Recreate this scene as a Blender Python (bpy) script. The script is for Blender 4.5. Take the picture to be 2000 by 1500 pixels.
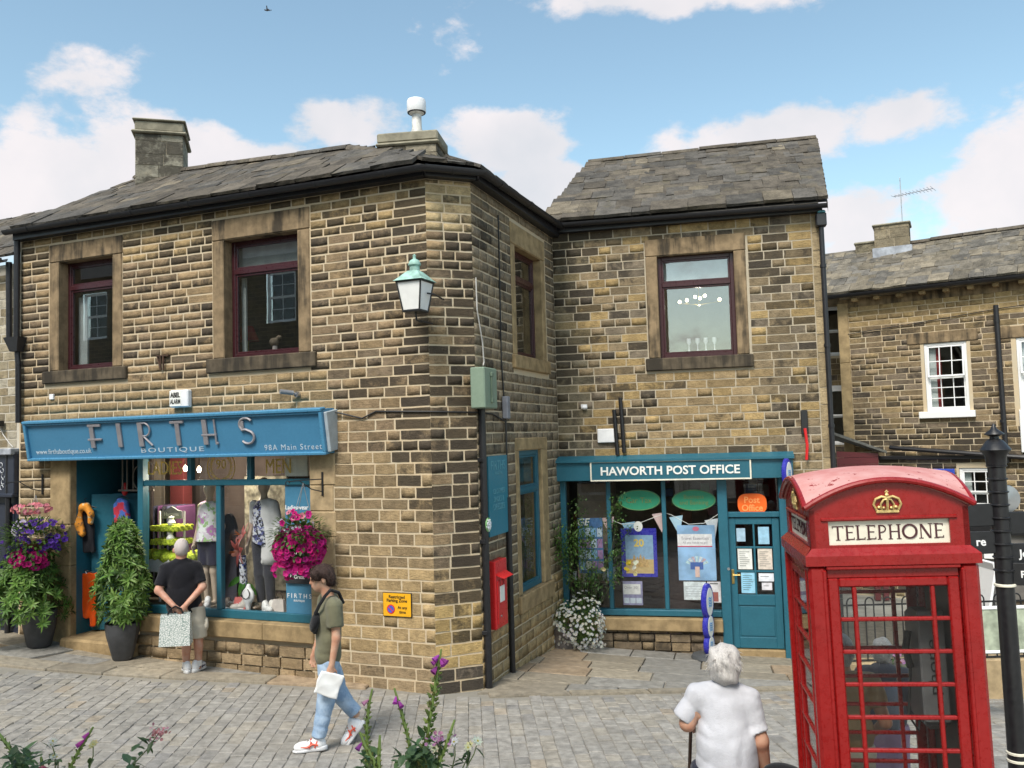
import bpy, bmesh, math, random
import numpy as np
from mathutils import Matrix, Vector
random.seed(7); rng = np.random.default_rng(11)
for o in list(bpy.data.objects): bpy.data.objects.remove(o)
sc = bpy.context.scene; COL = sc.collection
R_ = math.radians
# ---------------------------------------------------------------- camera
CAMZ = 3.0; FPX = 1690.0; PITCH = R_(3.478); ROLL = R_(1.642)
_f = Vector((0, math.cos(PITCH), math.sin(PITCH))); _u = Vector((0, -math.sin(PITCH), math.cos(PITCH))); _x = Vector((1, 0, 0))
CX = math.cos(ROLL)*_x - math.sin(ROLL)*_u; CU = math.sin(ROLL)*_x + math.cos(ROLL)*_u
CAM = Vector((0, 0, CAMZ))
cd = bpy.data.cameras.new('camera'); cd.sensor_width = 36; cd.lens = 36*FPX/2000; cd.clip_start = .05; cd.clip_end = 5000
cam = bpy.data.objects.new('camera', cd); COL.objects.link(cam)
cam.matrix_world = Matrix((( CX.x, CU.x, -_f.x, 0), (CX.y, CU.y, -_f.y, 0), (CX.z, CU.z, -_f.z, CAMZ), (0, 0, 0, 1)))
sc.camera = cam
def ray(px, py): return (_f + CX*((px-1000)/FPX) - CU*((py-750)/FPX))
def at_y(px, py, Y): d = ray(px, py); return CAM + d*(Y/d.y)
def at_z(px, py, z): d = ray(px, py); return CAM + d*((z-CAMZ)/d.z)
def proj(p):
    v = Vector(p)-CAM; w = v.dot(_f)
    return (1000+FPX*v.dot(CX)/w, 750-FPX*v.dot(CU)/w, w)
class Facade:
    """vertical wall plane: u runs to the right as seen from the street, z up, outward offset o towards the street"""
    def __init__(s, p, ang):
        s.p = Vector((p[0], p[1], 0)); s.ang = ang
        s.d = Vector((math.cos(ang), math.sin(ang), 0)); s.n = Vector((s.d.y, -s.d.x, 0))
    def uz(s, px, py, o=0.0):
        r = ray(px, py); q = s.p + s.n*o; t = (q-CAM).dot(s.n)/r.dot(s.n); w = CAM + r*t
        return ((w-s.p).dot(s.d), w.z)
    def pt(s, u, z, o=0.0): return s.p + s.d*u + s.n*o + Vector((0, 0, z))
    def mat(s, u=0, z=0, o=0.0):
        q = s.pt(u, z, o)   # local x = u, local y = into the wall, local z up
        return Matrix(((s.d.x, -s.n.x, 0, q.x), (s.d.y, -s.n.y, 0, q.y), (0, 0, 1, q.z), (0, 0, 0, 1)))
    def rel(s, p): w = Vector(p)-s.p; return (w.dot(s.d), p[2], w.dot(s.n))
_arris = at_z(853, 1352, 0.0)
FA = Facade(_arris, R_(-22.31))
_c2 = Facade(_arris, R_(22.2)); _uc = _c2.uz(938, 1100)[0]
FC = _c2                                        # chamfered corner, u from 0 to CHW
CHW = _uc
_s0 = FC.pt(CHW, 0)
FS = Facade(_s0, R_(70.0))                      # receding side wall
SL = FS.uz(1085, 700)[0]                        # its length
FP = Facade(FS.pt(SL, 0), R_(-13.05))           # post office front
# ---------------------------------------------------------------- sky, sun, exposure
SUN_EL = R_(52); SUN_AZ = R_(205)      # soft sun behind thin cloud, behind and left of the camera
w = bpy.data.worlds.new('World'); sc.world = w; w.use_nodes = True
nt = w.node_tree; nt.nodes.clear(); L = nt.links.new
def WN(t, **k):
    n = nt.nodes.new(t)
    for a, b in k.items(): setattr(n, a, b)
    return n
def wm(op, a, b=None, c=None, clamp=False):
    n = WN('ShaderNodeMath', operation=op, use_clamp=clamp)
    for i, v in enumerate((a, b, c)):
        if v is None: continue
        if hasattr(v, 'links'): L(v, n.inputs[i])
        else: n.inputs[i].default_value = v
    return n.outputs[0]
out = WN('ShaderNodeOutputWorld'); bg = WN('ShaderNodeBackground'); L(bg.outputs[0], out.inputs[0])
sky = WN('ShaderNodeTexSky', sky_type='NISHITA', sun_disc=False, sun_elevation=SUN_EL, sun_rotation=SUN_AZ, altitude=200)
sky.air_density = 1.0; sky.dust_density = 1.6; sky.ozone_density = 1.1
bg.inputs['Strength'].default_value = .13
tc = WN('ShaderNodeTexCoord'); sep = WN('ShaderNodeSeparateXYZ'); L(tc.outputs['Generated'], sep.inputs[0])
az = wm('ARCTAN2', sep.outputs[0], sep.outputs[1]); el = wm('ARCSINE', sep.outputs[2])
n1 = WN('ShaderNodeTexNoise'); n1.inputs['Scale'].default_value = 6.5; n1.inputs['Detail'].default_value = 9; n1.inputs['Roughness'].default_value = .6
mp = WN('ShaderNodeMapping'); mp.inputs['Scale'].default_value = (1, 1, 1.7); L(tc.outputs['Generated'], mp.inputs[0]); L(mp.outputs[0], n1.inputs['Vector'])
n2 = WN('ShaderNodeTexNoise'); n2.inputs['Scale'].default_value = 1.7; n2.inputs['Detail'].default_value = 3
mp2 = WN('ShaderNodeMapping'); mp2.inputs['Location'].default_value = (3.1, .7, 1.9); mp2.inputs['Scale'].default_value = (1, 1, 2.2); L(tc.outputs['Generated'], mp2.inputs[0]); L(mp2.outputs[0], n2.inputs['Vector'])
dens = None
for (bx_, by_, brx, bry) in [(350, 305, 220, 85), (650, 245, 130, 62), (90, 315, 150, 85), (230, 380, 420, 90), (-150, 330, 260, 140), (560, 330, 250, 60),
                    (1010, 275, 150, 62), (1070, 365, 110, 62), (1770, 215, 150, 62), (1500, 265, 190, 60), (1960, 380, 200, 120), (1680, 440, 150, 90), (1300, -10, 280, 42), (2200, 330, 200, 150)]:
    d_ = ray(bx_, by_).normalized(); a0 = math.atan2(d_.x, d_.y); e0 = math.asin(d_.z)
    qa = wm('DIVIDE', wm('SUBTRACT', az, a0), brx/FPX); qe = wm('DIVIDE', wm('SUBTRACT', el, e0), bry/FPX)
    ln = wm('SQRT', wm('ADD', wm('MULTIPLY', qa, qa), wm('MULTIPLY', qe, qe)))
    v = wm('SUBTRACT', 1.0, ln)
    v = wm('MAXIMUM', v, -1.0)
    dens = v if dens is None else wm('MAXIMUM', dens, v)
gen = wm('MULTIPLY_ADD', n2.outputs[0], 4.2, -2.55)     # the same broken cloud all round
dens = wm('MAXIMUM', dens, gen)
dens = wm('ADD', dens, wm('MULTIPLY_ADD', n1.outputs[0], 3.2, -1.6))
rp = WN('ShaderNodeMapRange', interpolation_type='SMOOTHSTEP'); L(dens, rp.inputs[0])
rp.inputs[1].default_value = -.06; rp.inputs[2].default_value = .36
n3 = WN('ShaderNodeTexNoise'); n3.inputs['Scale'].default_value = 7; n3.inputs['Detail'].default_value = 5; L(tc.outputs['Generated'], n3.inputs['Vector'])
cr = WN('ShaderNodeValToRGB'); L(n3.outputs[0], cr.inputs[0])
cr.color_ramp.elements[0].position = .3; cr.color_ramp.elements[0].color = (2.22, 2.24, 2.36, 1)
cr.color_ramp.elements[1].position = .62; cr.color_ramp.elements[1].color = (2.85, 2.66, 2.68, 1)
mx = WN('ShaderNodeMix', data_type='RGBA'); L(wm('MULTIPLY', rp.outputs[0], .93), mx.inputs[0]); tint = WN('ShaderNodeMix', data_type='RGBA', blend_type='MULTIPLY'); tint.inputs[0].default_value = 1; L(sky.outputs[0], tint.inputs[6]); tint.inputs[7].default_value = (.74, .765, .64, 1); L(tint.outputs[2], mx.inputs[6]); L(cr.outputs[0], mx.inputs[7])
L(mx.outputs[2], bg.inputs['Color'])
sl = bpy.data.lights.new('sun', 'SUN'); sl.energy = 1.5; sl.angle = R_(20); sl.color = (1, .95, .88)
so = bpy.data.objects.new('sun', sl); COL.objects.link(so)
_sd = Vector((math.sin(SUN_AZ)*math.cos(SUN_EL), math.cos(SUN_AZ)*math.cos(SUN_EL), math.sin(SUN_EL)))
so.rotation_euler = _sd.to_track_quat('Z', 'Y').to_euler(); so.location = _sd*60
sc.view_settings.view_transform = 'Standard'; sc.view_settings.look = 'None'; sc.view_settings.gamma = 1; sc.view_settings.exposure = 1.4
sc.cycles.max_bounces = 6; sc.cycles.transparent_max_bounces = 16; sc.cycles.caustics_reflective = False; sc.cycles.caustics_refractive = False
# ---------------------------------------------------------------- helpers
W = {}
def put(o, parent=None, M=None):
    M = Matrix() if M is None else M
    if o.name not in COL.objects: COL.objects.link(o)
    if parent is not None:
        o.parent = parent; o.matrix_local = W[parent.name].inverted() @ M
    else: o.matrix_world = M
    W[o.name] = M.copy(); return o
def tag(o, label=None, cat=None, group=None, kind=None):
    for k, v in (('label', label), ('category', cat), ('group', group), ('kind', kind)):
        if v: o[k] = v
    return o
def thing(name, label, cat, M=None, group=None):
    o = bpy.data.objects.new(name, None); o.empty_display_size = .2
    put(o, None, M); return tag(o, label, cat, group)
def T(x, y, z): return Matrix.Translation((x, y, z))
def RZ(a): return Matrix.Rotation(a, 4, 'Z')
def RX(a): return Matrix.Rotation(a, 4, 'X')
def RY(a): return Matrix.Rotation(a, 4, 'Y')
def basis(ax):
    ax = Vector(ax).normalized(); t = Vector((0, 0, 1)) if abs(ax.z) < .9 else Vector((1, 0, 0))
    a = ax.cross(t).normalized(); return a, ax.cross(a)
class MB:
    def __init__(s): s.v = []; s.f = []; s.m = []
    def add(s, vs, fs, mi=0):
        b = len(s.v); s.v += [tuple(p) for p in vs]; s.f += [[b+i for i in f] for f in fs]; s.m += [mi]*len(fs); return s
    def box(s, x0, x1, y0, y1, z0, z1, b=0, mi=0):
        if x1 < x0: x0, x1 = x1, x0
        if y1 < y0: y0, y1 = y1, y0
        if z1 < z0: z0, z1 = z1, z0
        if not b:
            return s.add([(x, y, z) for z in (z0, z1) for y in (y0, y1) for x in (x0, x1)],
                         [(0, 2, 3, 1), (4, 5, 7, 6), (0, 1, 5, 4), (2, 6, 7, 3), (0, 4, 6, 2), (1, 3, 7, 5)], mi)
        b = min(b, (x1-x0)*.45, (y1-y0)*.45, (z1-z0)*.45); X = (x0, x1); Y = (y0, y1); Z = (z0, z1); vs = []; ix = {}
        for i in (0, 1):
            for j in (0, 1):
                for k in (0, 1):
                    sx, sy, sz = 1-2*i, 1-2*j, 1-2*k
                    for a, q in enumerate(((X[i], Y[j]+sy*b, Z[k]+sz*b), (X[i]+sx*b, Y[j], Z[k]+sz*b), (X[i]+sx*b, Y[j]+sy*b, Z[k]))):
                        ix[(i, j, k, a)] = len(vs); vs.append(q)
        fs = []
        for i in (0, 1): fs.append([ix[(i, j, k, 0)] for j, k in ((0, 0), (1, 0), (1, 1), (0, 1))][::(1 if i else -1)])
        for j in (0, 1): fs.append([ix[(i, j, k, 1)] for i, k in ((0, 0), (1, 0), (1, 1), (0, 1))][::(-1 if j else 1)])
        for k in (0, 1): fs.append([ix[(i, j, k, 2)] for i, j in ((0, 0), (1, 0), (1, 1), (0, 1))][::(1 if k else -1)])
        for i in (0, 1):
            for j in (0, 1): fs.append([ix[(i, j, 0, 0)], ix[(i, j, 0, 1)], ix[(i, j, 1, 1)], ix[(i, j, 1, 0)]])
        for i in (0, 1):
            for k in (0, 1): fs.append([ix[(i, 0, k, 0)], ix[(i, 0, k, 2)], ix[(i, 1, k, 2)], ix[(i, 1, k, 0)]])
        for j in (0, 1):
            for k in (0, 1): fs.append([ix[(0, j, k, 1)], ix[(0, j, k, 2)], ix[(1, j, k, 2)], ix[(1, j, k, 1)]])
        for i in (0, 1):
            for j in (0, 1):
                for k in (0, 1): fs.append([ix[(i, j, k, 0)], ix[(i, j, k, 1)], ix[(i, j, k, 2)]])
        return s.add(vs, fs, mi)
    def obox(s, M, sx, sy, sz, b=0, mi=0):
        t = MB().box(-sx/2, sx/2, -sy/2, sy/2, -sz/2, sz/2, b)
        return s.add([M @ Vector(p) for p in t.v], t.f, mi)
    def cyl(s, p0, p1, r0, r1=None, n=12, cap=True, mi=0):
        r1 = r0 if r1 is None else r1; p0 = Vector(p0); p1 = Vector(p1); a, b = basis(p1-p0); vs = []
        for p, r in ((p0, r0), (p1, r1)):
            for i in range(n): t = 2*math.pi*i/n; vs.append(p+a*(r*math.cos(t))+b*(r*math.sin(t)))
        fs = [(i, (i+1) % n, n+(i+1) % n, n+i) for i in range(n)]
        if cap: fs += [tuple(range(n))[::-1], tuple(range(n, 2*n))]
        return s.add(vs, fs, mi)
    def lathe(s, prof, n=20, c=(0, 0, 0), mi=0, sx=1, sy=1):
        vs = []; k = len(prof)
        for r, z in prof:
            for i in range(n): t = 2*math.pi*i/n; vs.append((c[0]+r*math.cos(t)*sx, c[1]+r*math.sin(t)*sy, c[2]+z))
        fs = [(j*n+i, j*n+(i+1) % n, (j+1)*n+(i+1) % n, (j+1)*n+i) for j in range(k-1) for i in range(n)]
        if prof[0][0] > 1e-4: fs.append(tuple(range(n))[::-1])
        if prof[-1][0] > 1e-4: fs.append(tuple(range((k-1)*n, k*n)))
        return s.add(vs, fs, mi)
    def tube(s, pts, r, n=8, mi=0):
        pts = [Vector(p) for p in pts]; rs = r if isinstance(r, (list, tuple)) else [r]*len(pts); vs = []
        up = None
        for i, p in enumerate(pts):
            d = (pts[min(i+1, len(pts)-1)]-pts[max(i-1, 0)]).normalized()
            if up is None: a, b = basis(d)
            else:
                a = (up - d*up.dot(d)); a = a.normalized() if a.length > 1e-5 else basis(d)[0]; b = d.cross(a)
            up = a
            for k in range(n): t = 2*math.pi*k/n; vs.append(p+a*(rs[i]*math.cos(t))+b*(rs[i]*math.sin(t)))
        m = len(pts)
        fs = [(j*n+i, j*n+(i+1) % n, (j+1)*n+(i+1) % n, (j+1)*n+i) for j in range(m-1) for i in range(n)]
        fs += [tuple(range(n))[::-1], tuple(range((m-1)*n, m*n))]
        return s.add(vs, fs, mi)
    def prism(s, poly, y0, y1, mi=0):          # poly in (x, z), extruded along y
        n = len(poly); vs = [(x, y0, z) for x, z in poly]+[(x, y1, z) for x, z in poly]
        fs = [tuple(range(n)), tuple(range(n, 2*n))[::-1]]+[((i+1) % n, i, n+i, n+(i+1) % n) for i in range(n)]
        return s.add(vs, fs, mi)
    def ball(s, c, rx, ry=None, rz=None, n=12, mi=0):
        ry = rx if ry is None else ry; rz = rx if rz is None else rz; k = max(4, n//2)
        prof = [(max(1e-5, math.sin(math.pi*j/k)), -math.cos(math.pi*j/k)) for j in range(k+1)]
        vs = []
        for r, z in prof:
            for i in range(n): t = 2*math.pi*i/n; vs.append((c[0]+r*math.cos(t)*rx, c[1]+r*math.sin(t)*ry, c[2]+z*rz))
        fs = [(j*n+i, j*n+(i+1) % n, (j+1)*n+(i+1) % n, (j+1)*n+i) for j in range(k) for i in range(n)]
        return s.add(vs, fs, mi)
    def build(s, name, mats, parent=None, M=None, smooth=False, color=None):
        me = bpy.data.meshes.new(name); me.from_pydata(s.v, [], s.f)
        if not isinstance(mats, (list, tuple)): mats = [mats]
        for m in mats: me.materials.append(m)
        if len(mats) > 1: me.polygons.foreach_set('material_index', s.m)
        if smooth: me.polygons.foreach_set('use_smooth', [True]*len(me.polygons))
        me.update()
        if smooth and smooth != 'all':
            try: me.set_sharp_from_angle(angle=R_(38))
            except Exception: pass
        o = bpy.data.objects.new(name, me)
        if color: o.color = color
        pm_ = M if M is not None else (W[parent.name] if parent is not None else None)
        return put(o, parent, pm_)
def inst(name, me, parent, M, color=None):
    o = bpy.data.objects.new(name, me); put(o, parent, M)
    if color: o.color = color
    return o
_TXT = {}
def text_mesh(s, size=1.0, depth=.004, bold=0.0, space=1.0, align='CENTER', shear=0, word=1.0, line=1.0):
    cu = bpy.data.curves.new('txt', 'FONT'); cu.body = s; cu.size = size; cu.extrude = depth/2; cu.offset = bold
    cu.space_character = space; cu.space_word = word; cu.space_line = line; cu.align_x = align; cu.align_y = 'CENTER'; cu.shear = shear; cu.resolution_u = 3
    o = bpy.data.objects.new('txt', cu); COL.objects.link(o); bpy.context.view_layer.update()
    me = bpy.data.meshes.new_from_object(o); bpy.data.objects.remove(o); bpy.data.curves.remove(cu)
    return me
def text(name, s, width, mt, parent, M, height=None, **k):
    """flat lettering standing in the local xz plane, facing -y, scaled to the given width (and height)"""
    me = text_mesh(s, **k); co = np.zeros(len(me.vertices)*3); me.vertices.foreach_get('co', co); co = co.reshape(-1, 3)
    mn, mx_ = co.min(0), co.max(0); sx = width/(mx_[0]-mn[0]); sy = sx if height is None else height/(mx_[1]-mn[1])
    c = (mn+mx_)/2; al = k.get('align', 'CENTER')
    out = np.stack([(co[:, 0]-(c[0] if al == 'CENTER' else mn[0]))*sx, -co[:, 2], (co[:, 1]-c[1])*sy], 1)
    me.vertices.foreach_set('co', out.ravel()); me.materials.clear(); me.materials.append(mt); me.update(); me.name = name
    return inst(name, me, parent, M)
# ---------------------------------------------------------------- materials
class NT:
    def __init__(s, name):
        s.m = bpy.data.materials.new(name); s.m.use_nodes = True; s.t = s.m.node_tree; s.t.nodes.clear()
        s.o = s.n('ShaderNodeOutputMaterial'); s.p = s.n('ShaderNodeBsdfPrincipled'); s.l(s.p.outputs[0], s.o.inputs[0])
    def n(s, t, **k):
        x = s.t.nodes.new(t)
        for a, b in k.items(): setattr(x, a, b)
        return x
    def l(s, a, b): s.t.links.new(a, b)
    def val(s, sock, v):
        if hasattr(v, 'links'): s.l(v, sock)
        elif isinstance(v, (tuple, list)) and len(v) == 3 and sock.type == 'RGBA': sock.default_value = (*v, 1)
        else: sock.default_value = v
    def math(s, op, a, b=None, c=None, clamp=False):
        x = s.n('ShaderNodeMath', operation=op, use_clamp=clamp)
        for i, v in enumerate((a, b, c)):
            if v is not None: s.val(x.inputs[i], v)
        return x.outputs[0]
    def mix(s, f, a, b, mode='MIX'):
        x = s.n('ShaderNodeMix', data_type='RGBA', blend_type=mode); s.val(x.inputs[0], f); s.val(x.inputs[6], a); s.val(x.inputs[7], b); return x.outputs[2]
    def pos(s, scale=(1, 1, 1), obj=False):
        src = s.n('ShaderNodeTexCoord').outputs['Object'] if obj else s.n('ShaderNodeNewGeometry').outputs['Position']
        mp = s.n('ShaderNodeMapping'); mp.inputs['Scale'].default_value = scale; s.l(src, mp.inputs[0]); return mp.outputs[0]
    def noise(s, vec, scale, detail=4, rough=.55, dist=0):
        x = s.n('ShaderNodeTexNoise'); s.l(vec, x.inputs['Vector']); x.inputs['Scale'].default_value = scale
        x.inputs['Detail'].default_value = detail; x.inputs['Roughness'].default_value = rough; x.inputs['Distortion'].default_value = dist; return x.outputs[0]
    def ramp(s, v, lo, hi, a=0.0, b=1.0):
        x = s.n('ShaderNodeMapRange', interpolation_type='SMOOTHSTEP'); s.val(x.inputs[0], v)
        for i, q in enumerate((lo, hi, a, b)): s.val(x.inputs[1+i], q)
        return x.outputs[0]
    def bump(s, h, strength=.3, dist=.01):
        x = s.n('ShaderNodeBump'); x.inputs['Strength'].default_value = strength; x.inputs['Distance'].default_value = dist
        s.l(h, x.inputs['Height']); s.l(x.outputs[0], s.p.inputs['Normal'])
    def set(s, **k):
        for a, b in k.items(): s.val(s.p.inputs[a.replace('_', ' ')], b)
        return s
M = {}
def plain(name, col, rough=.6, var=.12, scale=9, bump=0.0, bscale=60, metal=0, spec=.5, obj=True, coat=0):
    if name in M: return M[name]
    t = NT(name); p = t.pos(obj=obj); n = t.noise(p, scale, 5)
    lo = tuple(c*(1-var) for c in col); hi = tuple(min(1, c*(1+var)) for c in col)
    t.set(Base_Color=t.mix(t.ramp(n, .3, .7), lo, hi), Roughness=rough, Metallic=metal, Specular_IOR_Level=spec)
    if coat: t.set(Coat_Weight=coat)
    if bump: t.bump(t.noise(p, bscale, 4), bump, .004)
    M[name] = t.m; return t.m
def stone_mat(name, attr=False, bed=1.0):
    t = NT(name); p = t.pos()
    if attr:
        a = t.n('ShaderNodeAttribute', attribute_name='Col'); col, al = a.outputs['Color'], a.outputs['Alpha']
    else:
        a = t.n('ShaderNodeObjectInfo'); col, al = a.outputs['Color'], a.outputs['Alpha']
    n1 = t.noise(p, 9, 6, .62); n2 = t.noise(p, 55, 4, .7); n3 = t.noise(t.pos((14, 14, 55)), 1.0, 5, .65)
    v = t.math('ADD', t.math('MULTIPLY', n1, .75), t.math('ADD', t.math('MULTIPLY', n2, .5), t.math('MULTIPLY', n3, .45*bed)))
    c = t.mix(1.0, col, t.ramp(v, .45, 1.25, .5, 1.5), 'MULTIPLY')
    # iron-yellow weathering and black soot crust with a broken edge
    c = t.mix(t.math('MULTIPLY', t.ramp(t.noise(p, 4.3, 4), .52, .72), .18), c, (.34, .235, .10))
    sm = t.noise(p, 7.5, 8, .72, .4); ms = t.noise(p, 1.1, 4, .6)
    k = t.math('ADD', t.math('MULTIPLY', sm, .5), t.math('ADD', t.math('MULTIPLY', ms, .42), t.math('MULTIPLY', t.noise(t.pos((3.2, 3.2, .45)), 1.0, 5, .6), .24)))
    s0 = t.math('SUBTRACT', 1.02, t.math('MULTIPLY', al, .88))
    soot = t.ramp(k, t.math('SUBTRACT', s0, .07), t.math('ADD', s0, .07))
    c = t.mix(t.math('MULTIPLY', soot, .80), c, (.036, .030, .024))
    c = t.mix(t.math('MULTIPLY', t.ramp(n2, .66, .74), .35), c, (.42, .37, .27))
    hs = t.n('ShaderNodeHueSaturation'); hs.inputs['Saturation'].default_value = .96; t.l(c, hs.inputs['Color']); c = hs.outputs[0]
    t.set(Base_Color=c, Roughness=.92, Specular_IOR_Level=.22)
    t.bump(t.math('ADD', t.math('MULTIPLY', n3, .8*bed), t.math('ADD', n1, t.math('MULTIPLY', n2, .6))), .75, .014)
    M[name] = t.m; return t.m
stone_mat('stone'); stone_mat('stone_mix', True)
def dressed(name, base, soot=.45, streak=True):
    t = NT(name); p = t.pos(); n1 = t.noise(p, 6, 6, .6); n2 = t.noise(p, 70, 3, .7)
    c = t.mix(t.ramp(n1, .3, .72), tuple(x*.66 for x in base), tuple(x*1.15 for x in base))
    st = t.noise(t.pos((9, 9, .9)), 1.0, 5, .6) if streak else n1
    sm = t.math('ADD', t.math('MULTIPLY', st, .65), t.math('MULTIPLY', t.noise(p, 2.2, 4, .6), .5))
    c = t.mix(t.math('MULTIPLY', t.ramp(sm, .86-soot*.5, 1.0-soot*.42), .85), c, (.03, .026, .021))
    t.set(Base_Color=c, Roughness=.9, Specular_IOR_Level=.25); t.bump(t.math('ADD', n1, t.math('MULTIPLY', n2, .5)), .4, .006)
    M[name] = t.m; return t.m
dressed('surround', (.27, .195, .115), .66); dressed('sill', (.12, .095, .065), .78); dressed('clean_stone', (.42, .31, .18), .12); dressed('pier_stone', (.37, .27, .145), .22)
dressed('sill_low', (.34, .245, .13), .3); dressed('chimney_block', (.28, .255, .19), .3, False)
def mortar(name, a, b):
    t = NT(name); p = t.pos(); n = t.noise(p, 3, 5); n2 = t.noise(p, 80, 3)
    c = t.mix(t.ramp(n, .35, .68), a, b); t.set(Base_Color=t.mix(t.math('MULTIPLY', n2, .3), c, tuple(x*.6 for x in a)), Roughness=.95, Specular_IOR_Level=.15)
    t.bump(n2, .5, .006); M[name] = t.m
mortar('mortar_warm', (.61, .485, .325), (.58, .495, .36)); mortar('mortar_grey', (.45, .385, .285), (.49, .425, .325)); mortar('mortar_light', (.62, .58, .5), (.55, .5, .4))
def slate_mat(name, attr=False):
    t = NT(name); p = t.pos()
    if attr: a = t.n('ShaderNodeAttribute', attribute_name='Col')
    else: a = t.n('ShaderNodeObjectInfo')
    n1 = t.noise(p, 5, 6, .65); n2 = t.noise(p, 40, 4, .7)
    c = t.mix(1.0, a.outputs['Color'], t.ramp(t.math('ADD', n1, t.math('MULTIPLY', n2, .5)), .4, 1.1, .45, 1.6), 'MULTIPLY')
    c = t.mix(t.math('MULTIPLY', t.ramp(t.noise(p, 3.2, 5, .6), .55, .7), .25), c, (.17, .145, .08))       # lichen
    c = t.mix(t.math('MULTIPLY', t.ramp(n2, .63, .73), .4), c, (.36, .34, .25))
    t.set(Base_Color=c, Roughness=.85, Specular_IOR_Level=.3); t.bump(t.math('ADD', n1, n2), .6, .012); M[name] = t.m
slate_mat('slate'); slate_mat('slate_mix', True)
def paint(name, col, rough=.38, chips=.0, dirt=.25, chipcol=(.6, .6, .55)):
    t = NT(name); p = t.pos(obj=True); n = t.noise(p, 3.5, 6, .6); n2 = t.noise(p, 30, 5, .7)
    c = t.mix(t.math('MULTIPLY', t.ramp(n, .4, .75), dirt), col, tuple(x*.55 for x in col))
    c = t.mix(t.math('MULTIPLY', t.ramp(n2, .35, .8), .18), c, tuple(min(1, x*1.6+.03) for x in col))
    if chips: c = t.mix(t.ramp(t.math('ADD', n2, t.math('MULTIPLY', n, .3)), .92-chips, .94-chips), c, chipcol)
    t.set(Base_Color=c, Roughness=t.ramp(n2, .2, .8, rough-.08, rough+.14), Specular_IOR_Level=.5); t.bump(t.noise(p, 14, 4), .06, .004); M[name] = t.m; return t.m
paint('teal', (.018, .115, .165), .36, .02, .3); paint('sign_blue', (.055, .20, .345), .34, 0, .12); paint('sign_edge', (.07, .24, .40), .28, 0, .1); paint('panel_blue', (.055, .19, .31), .35, 0, .1)
paint('maroon', (.045, .010, .014), .3, 0, .3); paint('black_iron', (.012, .012, .014), .35, .0, .2); paint('gutter', (.014, .014, .017), .4, 0, .4, ); paint('white_paint', (.80, .80, .80), .4, 0, .12); paint('navy', (.022, .027, .045), .4, 0, .2)
paint('phone_red', (.27, .007, .007), .27, .035, .45, (.16, .012, .012)); paint('post_red', (.62, .02, .022), .3, 0, .15); paint('porch_red', (.12, .012, .016), .45, 0, .2); paint('green_box', (.20, .27, .20), .5, .03, .3)
paint('po_blue', (.03, .03, .34), .25, 0, .05); paint('blue_board', (.03, .07, .42), .4, 0, .1)
# sun-bleached dome of the phone box: chalky pink with peeled flakes
t = NT('faded_red'); p = t.pos(obj=True); n = t.noise(p, 4, 6, .65); n2 = t.noise(p, 17, 6, .7)
c = t.mix(t.ramp(n, .35, .7), (.50, .20, .185), (.58, .32, .30)); c = t.mix(t.ramp(t.math('ADD', t.math('MULTIPLY', n2, .8), t.math('MULTIPLY', n, .3)), .655, .675), c, (.22, .01, .012))
t.set(Base_Color=c, Roughness=.8, Specular_IOR_Level=.25); t.bump(n2, .2, .004); M['faded_red'] = t.m
def glass(name, tint, f0):
    t = NT(name); t.t.nodes.remove(t.p); tr = t.n('ShaderNodeBsdfTransparent'); tr.inputs[0].default_value = (*tint, 1); gl = t.n('ShaderNodeBsdfGlossy')
    gl.inputs['Roughness'].default_value = .008; lw = t.n('ShaderNodeLayerWeight'); lw.inputs[0].default_value = .5; f = t.math('MULTIPLY_ADD', t.math('POWER', lw.outputs['Facing'], 5.0), 1-f0, f0)
    bp = t.n('ShaderNodeBump'); bp.inputs['Strength'].default_value = .012; bp.inputs['Distance'].default_value = .02; t.l(t.noise(t.pos(), 1.7, 2), bp.inputs['Height']); t.l(bp.outputs[0], gl.inputs['Normal'])
    ms = t.n('ShaderNodeMixShader'); t.l(f, ms.inputs[0]); t.l(tr.outputs[0], ms.inputs[1]); t.l(gl.outputs[0], ms.inputs[2]); t.l(ms.outputs[0], t.o.inputs[0]); M[name] = t.m
glass('glass', (.95, .965, .96), .055); glass('shop_glass', (.98, .985, .985), .04); glass('box_glass', (.98, .985, .98), .02); glass('upper_glass', (.92, .94, .94), .18)
def emit(name, col, s):
    t = NT(name); t.set(Base_Color=col, Emission_Color=col, Emission_Strength=s); M[name] = t.m
emit('bulb', (1, .85, .6), 6.0)
plain('lead', (.33, .35, .39), .6, .3, 6, .3, 20); plain('brass', (.62, .45, .16), .35, .2, 12, 0, 60, 1); plain('gold', (.70, .52, .22), .45, .3, 30, .4, 60, .6)
plain('steel', (.45, .45, .46), .38, .15, 8, 0, 60, .9); plain('letter_grey', (.36, .34, .36), .42, .12, 8, 0, 60, .5); plain('white_plastic', (.78, .78, .79), .45, .06); plain('paper', (.78, .78, .74), .8, .05); plain('cream', (.74, .70, .58), .6, .08)
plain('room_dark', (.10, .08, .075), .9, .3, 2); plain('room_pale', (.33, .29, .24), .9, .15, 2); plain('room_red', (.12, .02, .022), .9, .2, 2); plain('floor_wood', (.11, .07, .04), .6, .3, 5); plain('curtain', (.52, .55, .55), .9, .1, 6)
plain('copper_green', (.28, .46, .40), .7, .35, 9, .2, 30); plain('frosted', (.80, .80, .78), .5, .04); plain('pot_grey', (.055, .057, .062), .62, .25, 5, .15, 40)
plain('terracotta', (.16, .14, .13), .8, .3, 7, .3); plain('soil', (.03, .022, .015), .95, .4, 12, .6, 30); plain('cable', (.012, .012, .012), .5, .1); plain('cable_white', (.55, .53, .5), .5, .1)
plain('rust', (.07, .035, .02), .8, .4, 14, .4, 40)
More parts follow.
